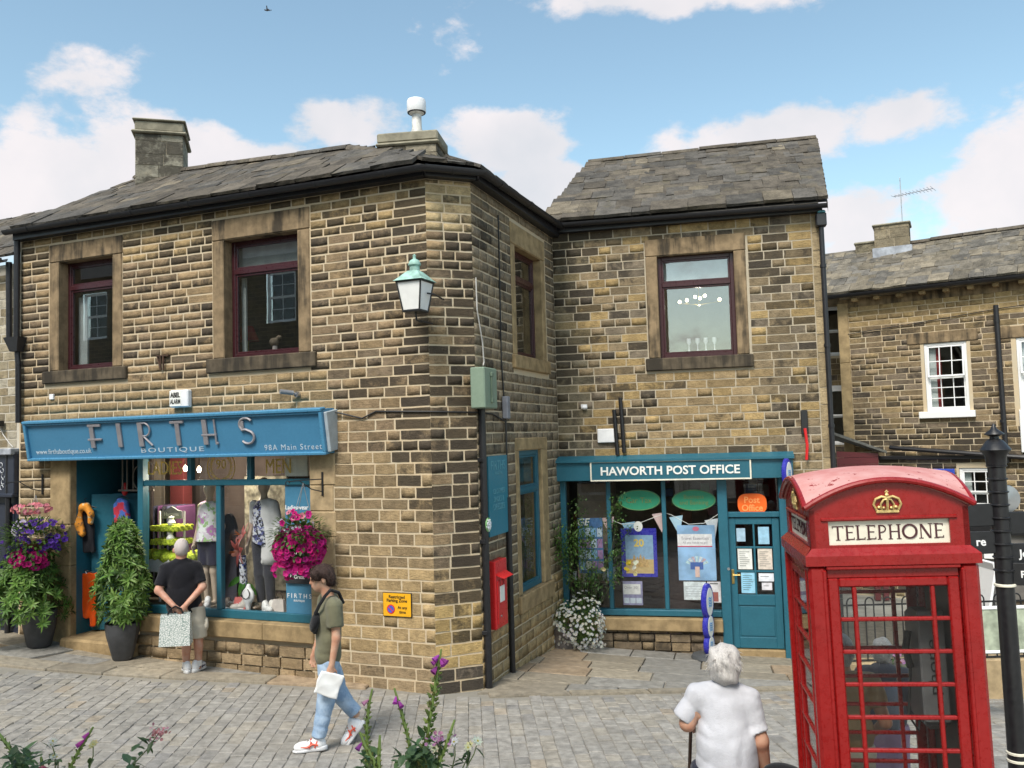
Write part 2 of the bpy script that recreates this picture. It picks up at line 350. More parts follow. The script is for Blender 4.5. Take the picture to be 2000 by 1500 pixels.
# ---------------------------------------------------------------- ground levels (the street climbs to the left and dips towards the post office)
_G = np.array([(-2, 8.7, 0), (-6.7, 11.4, .12), (-12, 14, .5), (-18, 16, .9), (-.4, 10.2, -.03), (3.4, 10.8, -.2), (8, 10, -.28), (2.3, 5, .2), (1.4, 5.8, .06), (0, 4, .1), (-5, 6, .2), (-10, 8, .5), (8, 5, -.05),
      (1.4, 13.7, -.37), (4, 13.1, -.45), (.3, 12.7, -.16), (7, 17, -.5), (12, 14, -.5), (10, 25, -.7), (-7.4, 13.1, .28), (-4.3, 11.6, .05), (-1, 10.47, -.02), (-1.7, 10.9, .0), (0, -6, .3), (-10, -2, .8), (10, -4, .1), (0, 30, -.5), (-20, 30, .5), (20, 20, -.8)])
def _ph(r): return np.where(r > 1e-9, r*r*np.log(r+1e-12), 0)
_n = len(_G); _K = _ph(np.linalg.norm(_G[:, None, :2]-_G[None, :, :2], axis=2))+np.eye(_n)*4.0
_Pm = np.c_[np.ones(_n), _G[:, :2]]; _S = np.linalg.solve(np.block([[_K, _Pm], [_Pm.T, np.zeros((3, 3))]]), np.r_[_G[:, 2], 0, 0, 0])
def gz(x, y):
    x = np.atleast_1d(np.asarray(x, float)); y = np.atleast_1d(np.asarray(y, float))
    r = np.sqrt((x[:, None]-_G[None, :, 0])**2+(y[:, None]-_G[None, :, 1])**2); v = _ph(r) @ _S[:_n]+_S[_n]+_S[_n+1]*x+_S[_n+2]*y
    v = np.clip(v, -1.2, 2.0); return v if len(v) > 1 else float(v[0])
def on_ground(px, py, lift=0):
    z = 0.0
    for _ in range(40): p = at_z(px, py, z); z = .5*z+.5*(gz(p.x, p.y)+lift)
    p = at_z(px, py, z); return Vector((p.x, p.y, z))
t = NT('road_bed'); p = t.pos(); n = t.noise(p, 6, 5); n2 = t.noise(p, 90, 3)
t.set(Base_Color=t.mix(n, (.21, .195, .165), (.29, .27, .23)), Roughness=.95); t.bump(n2, .5, .01); M['road_bed'] = t.m
def sett_mat(name, attr):
    t = NT(name); p = t.pos(); a = t.n('ShaderNodeAttribute', attribute_name='Col') if attr else t.n('ShaderNodeObjectInfo')
    n1 = t.noise(p, 11, 6, .62); n2 = t.noise(p, 80, 4, .7); n4 = t.noise(p, 1.3, 4, .6)
    c = t.mix(1.0, a.outputs['Color'], t.ramp(t.math('ADD', n1, t.math('MULTIPLY', n2, .6)), .45, 1.15, .6, 1.38), 'MULTIPLY')
    c = t.mix(t.math('MULTIPLY', t.ramp(n4, .42, .68), .28), c, (.25, .228, .19))
    c = t.mix(t.math('MULTIPLY', t.ramp(t.noise(p, 23, 3), .70, .78), .5), c, (.05, .045, .04))
    t.set(Base_Color=c, Roughness=t.ramp(n1, .3, .7, .62, .85), Specular_IOR_Level=.35); t.bump(t.math('ADD', n1, t.math('MULTIPLY', n2, .5)), .4, .008); M[name] = t.m
sett_mat('sett', False); sett_mat('sett_mix', True); sett_mat('flag', False)
# one sheet out to the horizon, finely divided near the street
def sheet(name, xs, ys, dz, mt, kind='structure'):
    X, Y = np.meshgrid(xs, ys); Z = gz(X.ravel(), Y.ravel())+dz; nx = len(xs)
    far = np.sqrt(X.ravel()**2+(Y.ravel()-9)**2); k = np.clip((far-25)/60, 0, 1); Z = Z*(1-k)+k*(-1.0)
    b = MB(); b.add(list(zip(X.ravel(), Y.ravel(), Z)), [(j*nx+i, j*nx+i+1, (j+1)*nx+i+1, (j+1)*nx+i) for j in range(len(ys)-1) for i in range(nx-1)])
    o = b.build(name, mt, None, None, smooth='all'); o['kind'] = kind; return o
_c = np.linspace(-14, 14, 57)
xs = np.r_[[-3000, -600, -150, -60, -34, -22, -17], _c, [17, 22, 34, 60, 150, 600, 3000]]; ys = np.r_[[-800, -150, -50, -20, -12, -6], np.linspace(-2, 22, 49), [26, 34, 50, 90, 200, 700, 3000]]
M['ground'] = plain('ground', (.33, .31, .27), .95, .25, 2, .4, 40, obj=False)
sheet('ground', xs, ys, -.09, M['ground'])
road = sheet('road', np.linspace(-13, 12, 91), np.linspace(1, 11.8, 45), -.011, M['road_bed'])
# kerb line, left to right (world xy)
def G2(px, py): p = on_ground(px, py); return Vector((p.x, p.y))
KERB = [FA.pt(-12, 0, 1.62).xy, FA.pt(-6.6, 0, 1.30).xy, FA.pt(-5.2, 0, 1.02).xy, FA.pt(-3.6, 0, .68).xy, FA.pt(-2.2, 0, .36).xy, FA.pt(-.9, 0, .12).xy, G2(955, 1362), G2(1570, 1347)]
KERB += [KERB[-1]+(KERB[-1]-KERB[-2])*1.5]
def kerb_y(x):
    for a, b in zip(KERB[:-1], KERB[1:]):
        if a.x <= x <= b.x: return a.y+(b.y-a.y)*(x-a.x)/(b.x-a.x)
    return KERB[0].y if x < KERB[0].x else KERB[-1].y
def clip(poly, p, n):        # keep the side (q-p).n >= 0
    o = []
    for i in range(len(poly)):
        a, b = poly[i], poly[(i+1) % len(poly)]; da = (a-p).dot(n); db = (b-p).dot(n)
        if da >= 0: o.append(a)
        if da*db < 0: o.append(a+(b-a)*(da/(da-db)))
    return o
def slab_mesh(poly, top, th=.07, bev=.008, gap=.011):
    """one paving piece: bevelled top following the ground; poly in world xy"""
    c = sum(poly, Vector((0, 0)))/len(poly); ins = lambda q, d: q+(c-q).normalized()*min(d, (c-q).length*.5)
    n = len(poly); b = MB(); z = [gz(q.x, q.y)+top for q in poly]; tl = [random.uniform(-.004, .004) for _ in poly]
    A_ = [ins(q, gap) for q in poly]; B_ = [ins(q, gap+bev) for q in poly]
    vs = [(q.x, q.y, z[i]-th) for i, q in enumerate(A_)]+[(q.x, q.y, z[i]-bev+tl[i]) for i, q in enumerate(A_)]+[(q.x, q.y, z[i]+tl[i]) for i, q in enumerate(B_)]
    fs = [tuple(range(2*n, 3*n))]+[(k*n+i, k*n+(i+1) % n, (k+1)*n+(i+1) % n, (k+1)*n+i) for k in (0, 1) for i in range(n)]
    return b.add(vs, fs)
# ---- road of stone setts running away from the camera
A_S = R_(-3); dS = Vector((math.sin(A_S), math.cos(A_S))); eS = Vector((dS.y, -dS.x))
setts = []
for i in range(-60, 62):
    x = i*.142; y = 3.9+random.uniform(0, .2)
    while y < 11.6:
        ln = random.uniform(.16, .27); q = eS*x+dS*(y+ln/2); 
        if q.y < kerb_y(q.x)-.09 and q.y > 3.9:
            px, py, d = proj((q.x, q.y, gz(q.x, q.y)))
            if -250 < px < 2250 and py < 1700: setts.append((x, y, ln, q, FPX*FPX*ln*.14*3/d**3 if -30 < px < 2030 and py < 1520 else 0))
        y += ln+.006
setts.sort(key=lambda s: -s[4])
def sett_col():
    r = random.random(); k = random.uniform(.92, 1.08)
    b = (.285, .270, .246) if r < .72 else ((.305, .28, .24) if r < .9 else ((.245, .235, .222) if r < .98 else (.31, .265, .21)))
    return tuple(x*k for x in b)
def sett_geom(w, l, j=.006):
    b = MB(); J = lambda: random.uniform(-j, j); g = .0015
    o_ = [(-w/2+g, -l/2+g), (w/2-g, -l/2+g), (w/2-g, l/2-g), (-w/2+g, l/2-g)]; o_ = [(x+J()*.5, y+J()*.5) for x, y in o_]; i_ = [(x*.9, y*.93) for x, y in o_]
    vs = [(x, y, -.06) for x, y in o_]+[(x, y, -.008) for x, y in o_]+[(x, y, J()*.7) for x, y in i_]
    return b.add(vs, [(8, 9, 10, 11)]+[(k*4+i, k*4+(i+1) % 4, (k+1)*4+(i+1) % 4, (k+1)*4+i) for k in (0, 1) for i in range(4)])
_sv = []
for k in range(14):
    o = sett_geom(.142, .215); me = bpy.data.meshes.new('sett'); me.from_pydata(o.v, [], o.f); me.materials.append(M['sett']); _sv.append(me)
def tilt(x, y):
    dx = (gz(x+.1, y)-gz(x-.1, y))/.2; dy = (gz(x, y+.1)-gz(x, y-.1))/.2; n = Vector((-dx, -dy, 1)).normalized()
    return Vector((0, 0, 1)).rotation_difference(n).to_matrix().to_4x4()
big = MB(); bigc = []
for k, (x, y, ln, q, a) in enumerate(setts):
    z = gz(q.x, q.y)+random.uniform(-.006, .006); c = sett_col()
    if k < 300 and a > 0:
        inst('sett', random.choice(_sv), road, T(q.x, q.y, z) @ tilt(q.x, q.y) @ RZ(-A_S+random.uniform(-.03, .03)) @ Matrix.Diagonal((1, ln/.215, 1, 1)), (*c, 1))
    else:
        g = sett_geom(.142, ln); Mx = T(q.x, q.y, z) @ tilt(q.x, q.y) @ RZ(-A_S); big.add([Mx @ Vector(p_) for p_ in g.v], g.f); bigc += [(*c, 1)]*len(g.f)
def set_cols(o, cols):
    me = o.data; at = me.color_attributes.new('Col', 'FLOAT_COLOR', 'CORNER'); arr = np.repeat(np.array(cols, np.float32), [p_.loop_total for p_ in me.polygons], axis=0); at.data.foreach_set('color', arr.ravel())
o = big.build('setts', M['sett_mix'], road); o['kind'] = 'stuff'; set_cols(o, bigc)
# ---- flagged pavement in front of the boutique and the post office forecourt
pave = sheet('pavement', np.linspace(-16, 13, 101), np.linspace(9.4, 16, 45), -.016, plain('bedding', (.11, .095, .072), .95, .3, 8, .4, obj=False))
def flag_col(yel=0.0):
    r = random.random(); k = random.uniform(.85, 1.18)
    b = (.27, .235, .18) if r < .45+yel else ((.235, .225, .205) if r < .8 else (.30, .225, .15))
    return (*[x*k for x in b], 1)
def flag(poly, top=.012):
    if len(poly) < 3: return
    A_ = abs(sum(poly[i].x*poly[(i+1) % len(poly)].y-poly[(i+1) % len(poly)].x*poly[i].y for i in range(len(poly))))/2
    if A_ < .02: return
    if sum(poly[i].x*poly[(i+1) % len(poly)].y-poly[(i+1) % len(poly)].x*poly[i].y for i in range(len(poly))) < 0: poly = poly[::-1]
    slab_mesh(poly, top).build('flagstone', M['flag'], pave, Matrix(), color=flag_col())
kw = .34; seg = []
for a, b in zip(KERB[:-1], KERB[1:]):
    n = max(1, round((b-a).length/1.05))
    for k in range(n): seg.append((a+(b-a)*(k/n), a+(b-a)*((k+1)/n)))
KIN = []
for a, b in seg:
    n_ = Vector((-(b-a).y, (b-a).x)).normalized()
    if proj((b.x, b.y, 0))[0] < -300 or proj((a.x, a.y, 0))[0] > 2300: continue
    wd = kw if a.x < -3 else .16
    poly = [a, b, b+n_*wd, a+n_*wd]
    if a.x < -1.9 or a.x > -.5: slab_mesh(poly, .022, .12, .014).build('kerbstone', M['flag'], pave, Matrix(), color=flag_col(.2))
# flags between kerb and boutique wall (aligned with the wall)
u = -8.4
while u < -1.7:
    wd = random.uniform(.62, 1.0); o0 = -.06
    ku = lambda uu: (Vector((FA.pt(uu, 0).x, FA.pt(uu, 0).y)))
    def kerb_o(uu):
        for oo in np.arange(2.2, 0, -.02):
            q = FA.pt(uu, 0, oo)
            if q.y > kerb_y(q.x)+.33: return oo
        return 0
    oA, oB = kerb_o(u), kerb_o(u+wd)
    sk = random.uniform(.05, .3)
    if oA > .1:
        P4 = lambda uu, oo: FA.pt(uu, 0, oo).xy
        if oA > .75: 
            m_ = random.uniform(.45, .55)
            flag([P4(u-sk*m_, oA*m_), P4(u+wd-sk*m_, oB*m_), P4(u+wd, o0), P4(u, o0)]); flag([P4(u-sk, oA), P4(u+wd-sk, oB), P4(u+wd-sk*m_, oB*m_), P4(u-sk*m_, oA*m_)])
        else: flag([P4(u-sk, oA), P4(u+wd-sk, max(oB, .05)), P4(u+wd, o0), P4(u, o0)])
    u += wd
# forecourt flags, rows parallel to the post office front
o_ = -.05; row = 0
while o_ < 4.6:
    rw = random.uniform(.48, .68); u = -2.6-random.uniform(0, .5)
    while u < 6.5:
        wd = random.uniform(.6, 1.05); poly = [FP.pt(uu, 0, oo).xy for uu, oo in ((u, o_+rw), (u+wd, o_+rw), (u+wd, o_), (u, o_))]
        poly = [Vector(q) for q in poly]
        poly = clip(poly, FS.p.xy, FS.n.xy)
        for a, b in zip(KERB[6:8], KERB[7:9]):
            n_ = Vector((-(b-a).y, (b-a).x)).normalized(); poly = clip(poly, a+n_*.165, n_) if poly else poly
        if poly and proj((poly[0].x, poly[0].y, 0))[0] < 2300: flag(poly)
        u += wd
    o_ += rw
# ---------------------------------------------------------------- masonry and roofing generators
def unit_stone(rough=1.0):
    b = MB(); nx, nz = 4, 3; idx = {}
    for j in range(nz):
        for i in range(nx):
            x = -.5+i/(nx-1); z = -.5+j/(nz-1); ed = i in (0, nx-1) or j in (0, nz-1)
            idx[i, j] = len(b.v)
            b.v.append((x+(random.uniform(-.010, .010) if ed else random.uniform(-.06, .06)), .0 if ed else random.uniform(-.055, -.01)*rough, z+random.uniform(-.03, .03)))
    n = len(b.v); ring = [(i, 0) for i in range(nx)]+[(nx-1, j) for j in range(1, nz)]+[(i, nz-1) for i in range(nx-2, -1, -1)]+[(0, j) for j in range(nz-2, 0, -1)]
    back = {}
    for r in ring: back[r] = len(b.v); v = b.v[idx[r]]; b.v.append((v[0], 1, v[2]))
    for j in range(nz-1):
        for i in range(nx-1): b.f.append([idx[i, j], idx[i+1, j], idx[i+1, j+1], idx[i, j+1]])
    for k, r in enumerate(ring): q = ring[(k+1) % len(ring)]; b.f.append([idx[q], idx[r], back[r], back[q]])
    b.m = [0]*len(b.f); return b
_US = [unit_stone(1.0) for _ in range(16)]
def _um(lst, name, mt):
    r = []
    for b in lst:
        me = bpy.data.meshes.new(name); me.from_pydata(b.v, [], b.f); me.materials.append(mt); me.polygons.foreach_set('use_smooth', [True]*len(me.polygons))
        try: me.set_sharp_from_angle(angle=R_(60))
        except Exception: pass
        r.append(me)
    return r
_UM = _um(_US, 'stone', M['stone'])
def course_fill(F, u0, u1, z0, z1, hfun, excl, colfun, lmin=.17, lmax=.46, gap=.014, depth=.05, o=0.0):
    """lay irregular coursed stone on a facade, leaving out the rectangles in excl (u0,u1,z0,z1)"""
    res = []; z = z0
    while z < z1-.02:
        h = hfun(z)*random.uniform(.93, 1.07)
        if z+h > z1-.05: h = z1-z
        zc = z+h/2; iv = [(u0, u1)]
        for a, b, c, d in excl:
            if c < zc < d:
                nv = []
                for p, q in iv:
                    if b <= p or a >= q: nv.append((p, q)); continue
                    if a > p: nv.append((p, a))
                    if b < q: nv.append((b, q))
                iv = nv
        for p, q in iv:
            u = p
            while u < q-.02:
                l = random.triangular(lmin, lmax, lmin*1.5)
                if q-(u+l) < lmin*.7: l = q-u
                if l > lmax*1.3: l *= .5
                c = colfun(u+l/2, zc)
                if c: res.append((F, u+gap/2, u+l-gap/2, z+gap/2, z+h-gap/2, c, depth*random.uniform(.8, 1.25), o+random.uniform(0, .005)))
                u += l
        z += h
    return res
def lay(stones, wall, name='stone', limit=300, mats=('stone', 'stone_mix')):
    def area(s):
        F, a, b, c, d = s[:5]; px, py, w_ = proj(F.pt((a+b)/2, (c+d)/2))
        if w_ < .1 or not (-15 < px < 2015 and -15 < py < 1515): return 0
        p1 = proj(F.pt(a, (c+d)/2)); p2 = proj(F.pt(b, (c+d)/2)); p3 = proj(F.pt((a+b)/2, c)); p4 = proj(F.pt((a+b)/2, d))
        return abs(p2[0]-p1[0])*abs(p4[1]-p3[1])
    st = sorted(((area(s), i) for i, s in enumerate(stones)), reverse=True); rest = MB(); cols = []
    for k, (ar, i) in enumerate(st):
        F, a, b, c, d, col, dep, o = stones[i]
        Mx = F.mat((a+b)/2, (c+d)/2, o) @ Matrix.Diagonal((b-a, dep, d-c, 1)); v = random.randrange(len(_US))
        if k < limit and ar > 60: inst(name, _UM[v], wall, Mx, col)
        else: rest.add([Mx @ Vector(p) for p in _US[v].v], _US[v].f); cols += [col]*len(_US[v].f)
    if rest.v:
        Wi = W[wall.name].inverted(); rest.v = [tuple(Wi @ Vector(p)) for p in rest.v]
        o = rest.build(name+'s', M[mats[1]], wall, W[wall.name], smooth='all'); o['kind'] = 'stuff'; set_cols(o, cols)
def holed(b, F, u0, u1, z0, z1, holes, o, Wi, mi=0):
    us = sorted({u0, u1, *[x for h in holes for x in h[:2] if u0 < x < u1]}); zs = sorted({z0, z1, *[x for h in holes for x in h[2:4] if z0 < x < z1]})
    for i in range(len(us)-1):
        for j in range(len(zs)-1):
            uc = (us[i]+us[i+1])/2; zc = (zs[j]+zs[j+1])/2
            if any(h[0] < uc < h[1] and h[2] < zc < h[3] for h in holes): continue
            b.add([Wi @ F.pt(us[i], zs[j], o), Wi @ F.pt(us[i+1], zs[j], o), Wi @ F.pt(us[i+1], zs[j+1], o), Wi @ F.pt(us[i], zs[j+1], o)], [(0, 1, 2, 3)], mi)
def unit_slate():
    b = MB(); J = lambda a: random.uniform(-a, a)   # x along the course, y up the slope (0 at the lower edge), z thickness
    n = 4; vs = []
    for zz in (0, 1):
        for k in range(n): vs.append((-.5+k/(n-1), J(.022), zz+J(.10)))
        for k in range(n): vs.append((.5-k/(n-1), 1, zz*.7+J(.1)))
    m = 2*n; fs = [tuple(range(m))[::-1], tuple(range(m, 2*m))]+[(i, (i+1) % m, m+(i+1) % m, m+i) for i in range(m)]
    b.add(vs, fs); return b
_USL = [unit_slate() for _ in range(10)]; _UML = []
for b in _USL:
    me = bpy.data.meshes.new('slate'); me.from_pydata(b.v, [], b.f); me.materials.append(M['slate']); _UML.append(me)
def slate_roof(part, O, ex, ey, top, u_rng, dims, colfun, limit=300, th=.04, wmin=.26, wmax=.58):
    """stone slates on the plane O + ex*u + ey*s; u_rng(s) gives the course's ends; dims(s) the exposed height"""
    ez = ex.cross(ey).normalized(); s = 0.0; lst = []
    B = Matrix(((ex.x, ey.x, ez.x, 0), (ex.y, ey.y, ez.y, 0), (ex.z, ey.z, ez.z, 0), (0, 0, 0, 1)))
    while s < top:
        h = dims(s); a, b_ = u_rng(s+h*.5)
        u = a+random.uniform(-.03, .03)
        while u < b_-.03:
            w_ = random.uniform(wmin, wmax)*(1-.35*s/top)
            if b_-(u+w_) < wmin*.5: w_ = b_-u
            P = O+ex*(u+w_/2)+ey*(s+random.uniform(-.02, .012))
            Mx = Matrix.Translation(P) @ B @ RX(R_(3.5+random.uniform(-.5, .5))) @ RY(R_(random.uniform(-.3, .3))) @ Matrix.Diagonal((w_-.008, min(h*1.75, top-s+.1), th*random.uniform(.7, 1.35), 1))
            p = proj(P); vis = -20 < p[0] < 2020 and p[2] > 0
            lst.append((w_*h if vis else 0, Mx, colfun(u+w_/2, s))); u += w_
        s += h
    lst.sort(key=lambda q: -q[0]); rest = MB(); cols = []
    for k, (ar, Mx, c) in enumerate(lst):
        v = random.randrange(len(_USL))
        if k < limit and ar > 0: inst('slate', _UML[v], part, Mx, c)
        else: rest.add([Mx @ Vector(p) for p in _USL[v].v], _USL[v].f); cols += [c]*len(_USL[v].f)
    if rest.v:
        Wi = W[part.name].inverted(); rest.v = [tuple(Wi @ Vector(p)) for p in rest.v]
        o = rest.build('slates', M['slate_mix'], part, W[part.name]); o['kind'] = 'stuff'; set_cols(o, cols)
def slate_col(warm=.5):
    k = random.uniform(.75, 1.25); b = (.095, .080, .062) if random.random() < warm else (.082, .074, .064)
    if random.random() < .05: b = (.15, .125, .09)
    return (*[x*k for x in b], 1)
def window(bld, F, u0, u1, z0, z1, rec, mt, name='window', transom=None, fw=.055, glass_='glass', label=None, inset=0.0):
    """timber window set in its opening: frame, transom, panes (children of the window)"""
    b = MB(); 
    b.box(u0, u0+fw, 0, .07, z0, z1, .006).box(u1-fw, u1, 0, .07, z0, z1, .006).box(u0+fw, u1-fw, .001, .069, z1-fw, z1, .006).box(u0+fw, u1-fw, .001, .069, z0, z0+fw*1.1, .006)
    Mx = F.mat(0, 0, -rec); o = b.build(name, mt, bld, Mx)
    rails = [z0+fw*1.1]+([] if not transom else [transom]) ; tops = ([transom-.0] if transom else [])+[z1-fw]
    if transom: MB().box(u0+fw, u1-fw, -.006, .068, transom-.035, transom+.035, .006).build('transom', mt, o, Mx)
    for i, (a, c) in enumerate(zip(rails, tops)):
        a2 = a+(.035 if (transom and i == 1) else 0); c2 = c-(.035 if (transom and i == 0) else 0)
        sb = MB(); s_ = .03; x0, x1 = u0+fw, u1-fw
        sb.box(x0, x0+s_, .012, .055, a2, c2, .004).box(x1-s_, x1, .012, .055, a2, c2, .004).box(x0+s_, x1-s_, .013, .054, c2-s_, c2, .004).box(x0+s_, x1-s_, .013, .054, a2, a2+s_, .004)
        sb.build('sash', mt, o, Mx)
        MB().box(x0+s_-.004, x1-s_+.004, .032, .036, a2+s_-.004, c2-s_+.004).build('pane', M[glass_], o, Mx)
    return o
def room(bld, F, u0, u1, z0, z1, d0, d1, wallm, floorm=None, name='room'):
    """the inside behind a window: five faces, normals inward"""
    b = MB(); q = lambda u, d, z: (u, d, z)
    b.add([q(u0, d1, z0), q(u1, d1, z0), q(u1, d1, z1), q(u0, d1, z1)], [(0, 1, 2, 3)]); b.add([q(u0, d0, z0), q(u0, d1, z0), q(u0, d1, z1), q(u0, d0, z1)], [(0, 1, 2, 3)])
    b.add([q(u1, d1, z0), q(u1, d0, z0), q(u1, d0, z1), q(u1, d1, z1)], [(0, 1, 2, 3)]); b.add([q(u0, d0, z1), q(u0, d1, z1), q(u1, d1, z1), q(u1, d0, z1)], [(0, 1, 2, 3)])
    b.add([q(u0, d0, z0), q(u1, d0, z0), q(u1, d1, z0), q(u0, d1, z0)], [(0, 1, 2, 3)], 1)
    return b.build(name, [wallm, floorm or wallm], bld, F.mat())
def stone_surround(bld, F, u0, u1, z0, z1, jw, lh, sh, rec, mt='surround', proud=.012, sill_o=.055, ext=.09, sillm='sill', jwr=None):
    """lintel, two jambs and a sill as solid blocks round the opening u0..u1 x z0..z1"""
    jwr = jw if jwr is None else jwr; Mx = F.mat()
    for a, b_, nm in ((u0-jw, u0, 'jamb'), (u1, u1+jwr, 'jamb')): MB().box(a, b_, -proud, rec+.09, z0, z1+.0, .012).build(nm, M[mt], bld, Mx)
    MB().box(u0-jw-.004, u1+jwr+.004, -proud-.004, rec+.09, z1+.003, z1+lh, .012).build('lintel', M[mt], bld, Mx)
    MB().box(u0-jw-ext, u1+jwr+ext, -sill_o, rec+.1, z0-sh, z0-.003, .014).build('sill', M[sillm], bld, Mx)
def gutter(bld, pts, r=.058, name='gutter', mt='gutter'):
    """half-round gutter along world points, with brackets"""
    b = MB(); pts = [Vector(p) for p in pts]; prof = [(r*math.cos(math.pi+math.pi*k/8), r*math.sin(math.pi+math.pi*k/8)) for k in range(9)]; prof = prof+[(x*.86, z*.86+.002) for x, z in prof[::-1]]
    rows = []
    for i, p in enumerate(pts):
        d1 = (pts[i]-pts[i-1]).normalized() if i else None; d2 = (pts[i+1]-pts[i]).normalized() if i < len(pts)-1 else None
        d = (d1 or d2) if not (d1 and d2) else (d1+d2).normalized(); sd = Vector((d.y, -d.x, 0)).normalized(); k = 1.0
        if d1 and d2: k = 1/max(.3, d.dot(d1))
        rows.append([p+sd*(x*k)+Vector((0, 0, z)) for x, z in prof])
    n = len(prof); vs = [v for r_ in rows for v in r_]
    fs = [(j*n+i, j*n+(i+1) % n, (j+1)*n+(i+1) % n, (j+1)*n+i) for j in range(len(pts)-1) for i in range(n)]+[tuple(range(n)), tuple(range((len(pts)-1)*n, len(pts)*n))[::-1]]
    Wi = W[bld.name].inverted(); b.add([Wi @ v for v in vs], fs); g = b.build(name, M[mt], bld, W[bld.name], smooth=True)
    for a, c in zip(pts[:-1], pts[1:]):
        L_ = (c-a).length; k = max(1, int(L_/.95))
        for q in range(k):
            p = a+(c-a)*((q+.5)/k); d = (c-a).normalized(); ang = math.atan2(d.y, d.x)
            rb = MB(); pr = [((r+.007)*math.cos(math.pi+math.pi*e/8), (r+.007)*math.sin(math.pi+math.pi*e/8)) for e in range(9)]
            pr2 = [(x*.93, z*.93) for x, z in pr[::-1]]; poly = [(x, z) for x, z in pr+pr2]
            m_ = len(poly); rb.add([(-.014, -x, z) for x, z in poly]+[(.014, -x, z) for x, z in poly], [tuple(range(m_)), tuple(range(m_, 2*m_))[::-1]]+[((i+1) % m_, i, m_+i, m_+(i+1) % m_) for i in range(m_)])
            rb.build('bracket', M[mt], g, T(*p) @ RZ(ang))
    return g
# ---------------------------------------------------------------- boutique building (corner shop with chamfered corner)
bq = thing('boutique_building', 'two-storey blackened stone corner shop with blue fascia sign and maroon upper windows', 'building', FA.mat())
Wi = W[bq.name].inverted()
EAVE = 6.2; ZB = -.7
def hA(z): return .15 if z < 1.0 else (.142 if z < 2.9 else (.132 if z < 3.9 else .116))
def mixc(a, b, t): return tuple(x+(y-x)*t for x, y in zip(a, b))
def cA(F, cham):
    def f(u, z):
        r = random.random(); k = random.uniform(.78, 1.22)
        x = u if F is FA else 9
        base = random.choice([(.205, .145, .087), (.23, .162, .092), (.175, .129, .083), (.265, .185, .10)]); soot = random.uniform(.12, .55)
        if F is FA and z > 2.9: soot = random.uniform(.2, .62)
        if F is FA and 3.1 < z < 3.95 and u < -1.4: base = mixc(base, (.30, .215, .105), .55); soot = random.uniform(.05, .5)
        if F is FA and z > 5.7: base = mixc(base, (.33, .23, .10), .6); soot = random.uniform(.1, .75)
        if F is FA and z < 2.9: base = mixc(base, (.30, .22, .115), .45); soot = random.uniform(.08, .45)
        if z < 1.5: base = mixc(base, (.37, .26, .125), .75); soot = random.uniform(0, .3)
        if z < .45: base = mixc(base, (.27, .20, .125), .7); soot = random.uniform(.1, .5)
        if F is FC:
            soot = random.uniform(.55, .95) if u > .18 else random.uniform(.3, .75)
            if z > 5.5: base = (.40, .30, .16); soot = random.uniform(.15, .6)
            if 1.0 > z: base = (.40, .275, .11); soot = random.uniform(.1, .7)
            if z < .3: soot = random.uniform(.5, .9); base = (.2, .16, .12)
        if F is FA and u > -.45 and z > 2.2: soot = min(1, soot+.25)
        if F is FS:
            base = mixc(base, (.20, .165, .115), .7); soot = random.uniform(.1, .55)
            if z < .9: base = mixc(base, (.37, .26, .12), .8); soot = random.uniform(.05, .4)
        return (*[x_*k for x_ in base], soot*.95)
    return f
# openings
W1 = (-6.20, -5.13, 4.17, 5.80); W2 = (-3.11, -1.90, 4.17, 5.78); SHOP = (-6.62, -1.40, -1, 2.86)
OPA = [W1, W2, (-5.95, -1.76, ZB, 2.86)]
exA = [(W1[0]-.20, W1[1]+.19, W1[2], W1[3]+.27), (W1[0]-.29, W1[1]+.28, 3.97, 4.17), (W2[0]-.19, W2[1]+.2, W2[2], W2[3]+.29), (W2[0]-.28, W2[1]+.18, 3.95, 4.17), (-6.35, -1.40, .42, 2.86), (-5.95, -4.7, ZB, .5)]
exS = [(1.40, 2.98, 4.13, 6.04), (1.40, 3.03, 3.93, 4.13), (1.36, 2.80, .80, 2.97), (1.36, 2.85, .55, .80)]
OPS = [(1.56, 2.76, 4.15, 5.72), (1.50, 2.50, .82, 2.80)]
wb = MB(); holed(wb, FA, -7.02, 0, ZB, EAVE+.1, OPA, -.003, Wi); holed(wb, FC, 0, CHW, ZB, EAVE+.1, [], -.003, Wi); holed(wb, FS, 0, SL+.1, ZB, EAVE+.1, OPS, -.003, Wi)
wall = wb.build('wall', M['mortar_warm'], bq)
sA = course_fill(FA, -7.0, .010, -.35, EAVE, hA, exA, cA(FA, 0), gap=.024) + course_fill(FC, -.010, CHW+.010, -.35, EAVE, hA, [], cA(FC, 1), .16, .36, .022) + course_fill(FS, -.010, SL+.02, -.35, EAVE, lambda z: .15 if z < 1 else .135, exS, cA(FS, 0), .18, .42, .021)
lay(sA, wall)
# window dressings
stone_surround(bq, FA, W1[0], W1[1], W1[2], W1[3], .19, .27, .19, .16, ext=.10)
stone_surround(bq, FA, W2[0], W2[1], W2[2], W2[3], .19, .29, .20, .16, ext=.09)
stone_surround(bq, FS, 1.56, 2.76, 4.15, 5.72, .16, .31, .20, .20, mt='pier_stone', ext=.05, sillm='sill_low')
stone_surround(bq, FS, 1.50, 2.50, .82, 2.80, .13, .18, .24, .20, mt='pier_stone', ext=.05, sillm='sill_low', jwr=.28)
for (a, b_, c, d), tr in ((W1, 5.42), (W2, 5.36)):
    window(bq, FA, a, b_, c, d, .16, M['maroon'], transom=tr, glass_='upper_glass')
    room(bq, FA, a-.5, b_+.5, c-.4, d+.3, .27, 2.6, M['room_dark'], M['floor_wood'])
window(bq, FS, 1.56, 2.76, 4.15, 5.72, .12, M['maroon'], transom=5.30, glass_='upper_glass'); room(bq, FS, 1.3, 3.0, 3.8, 6, .32, 1.6, M['room_dark'])
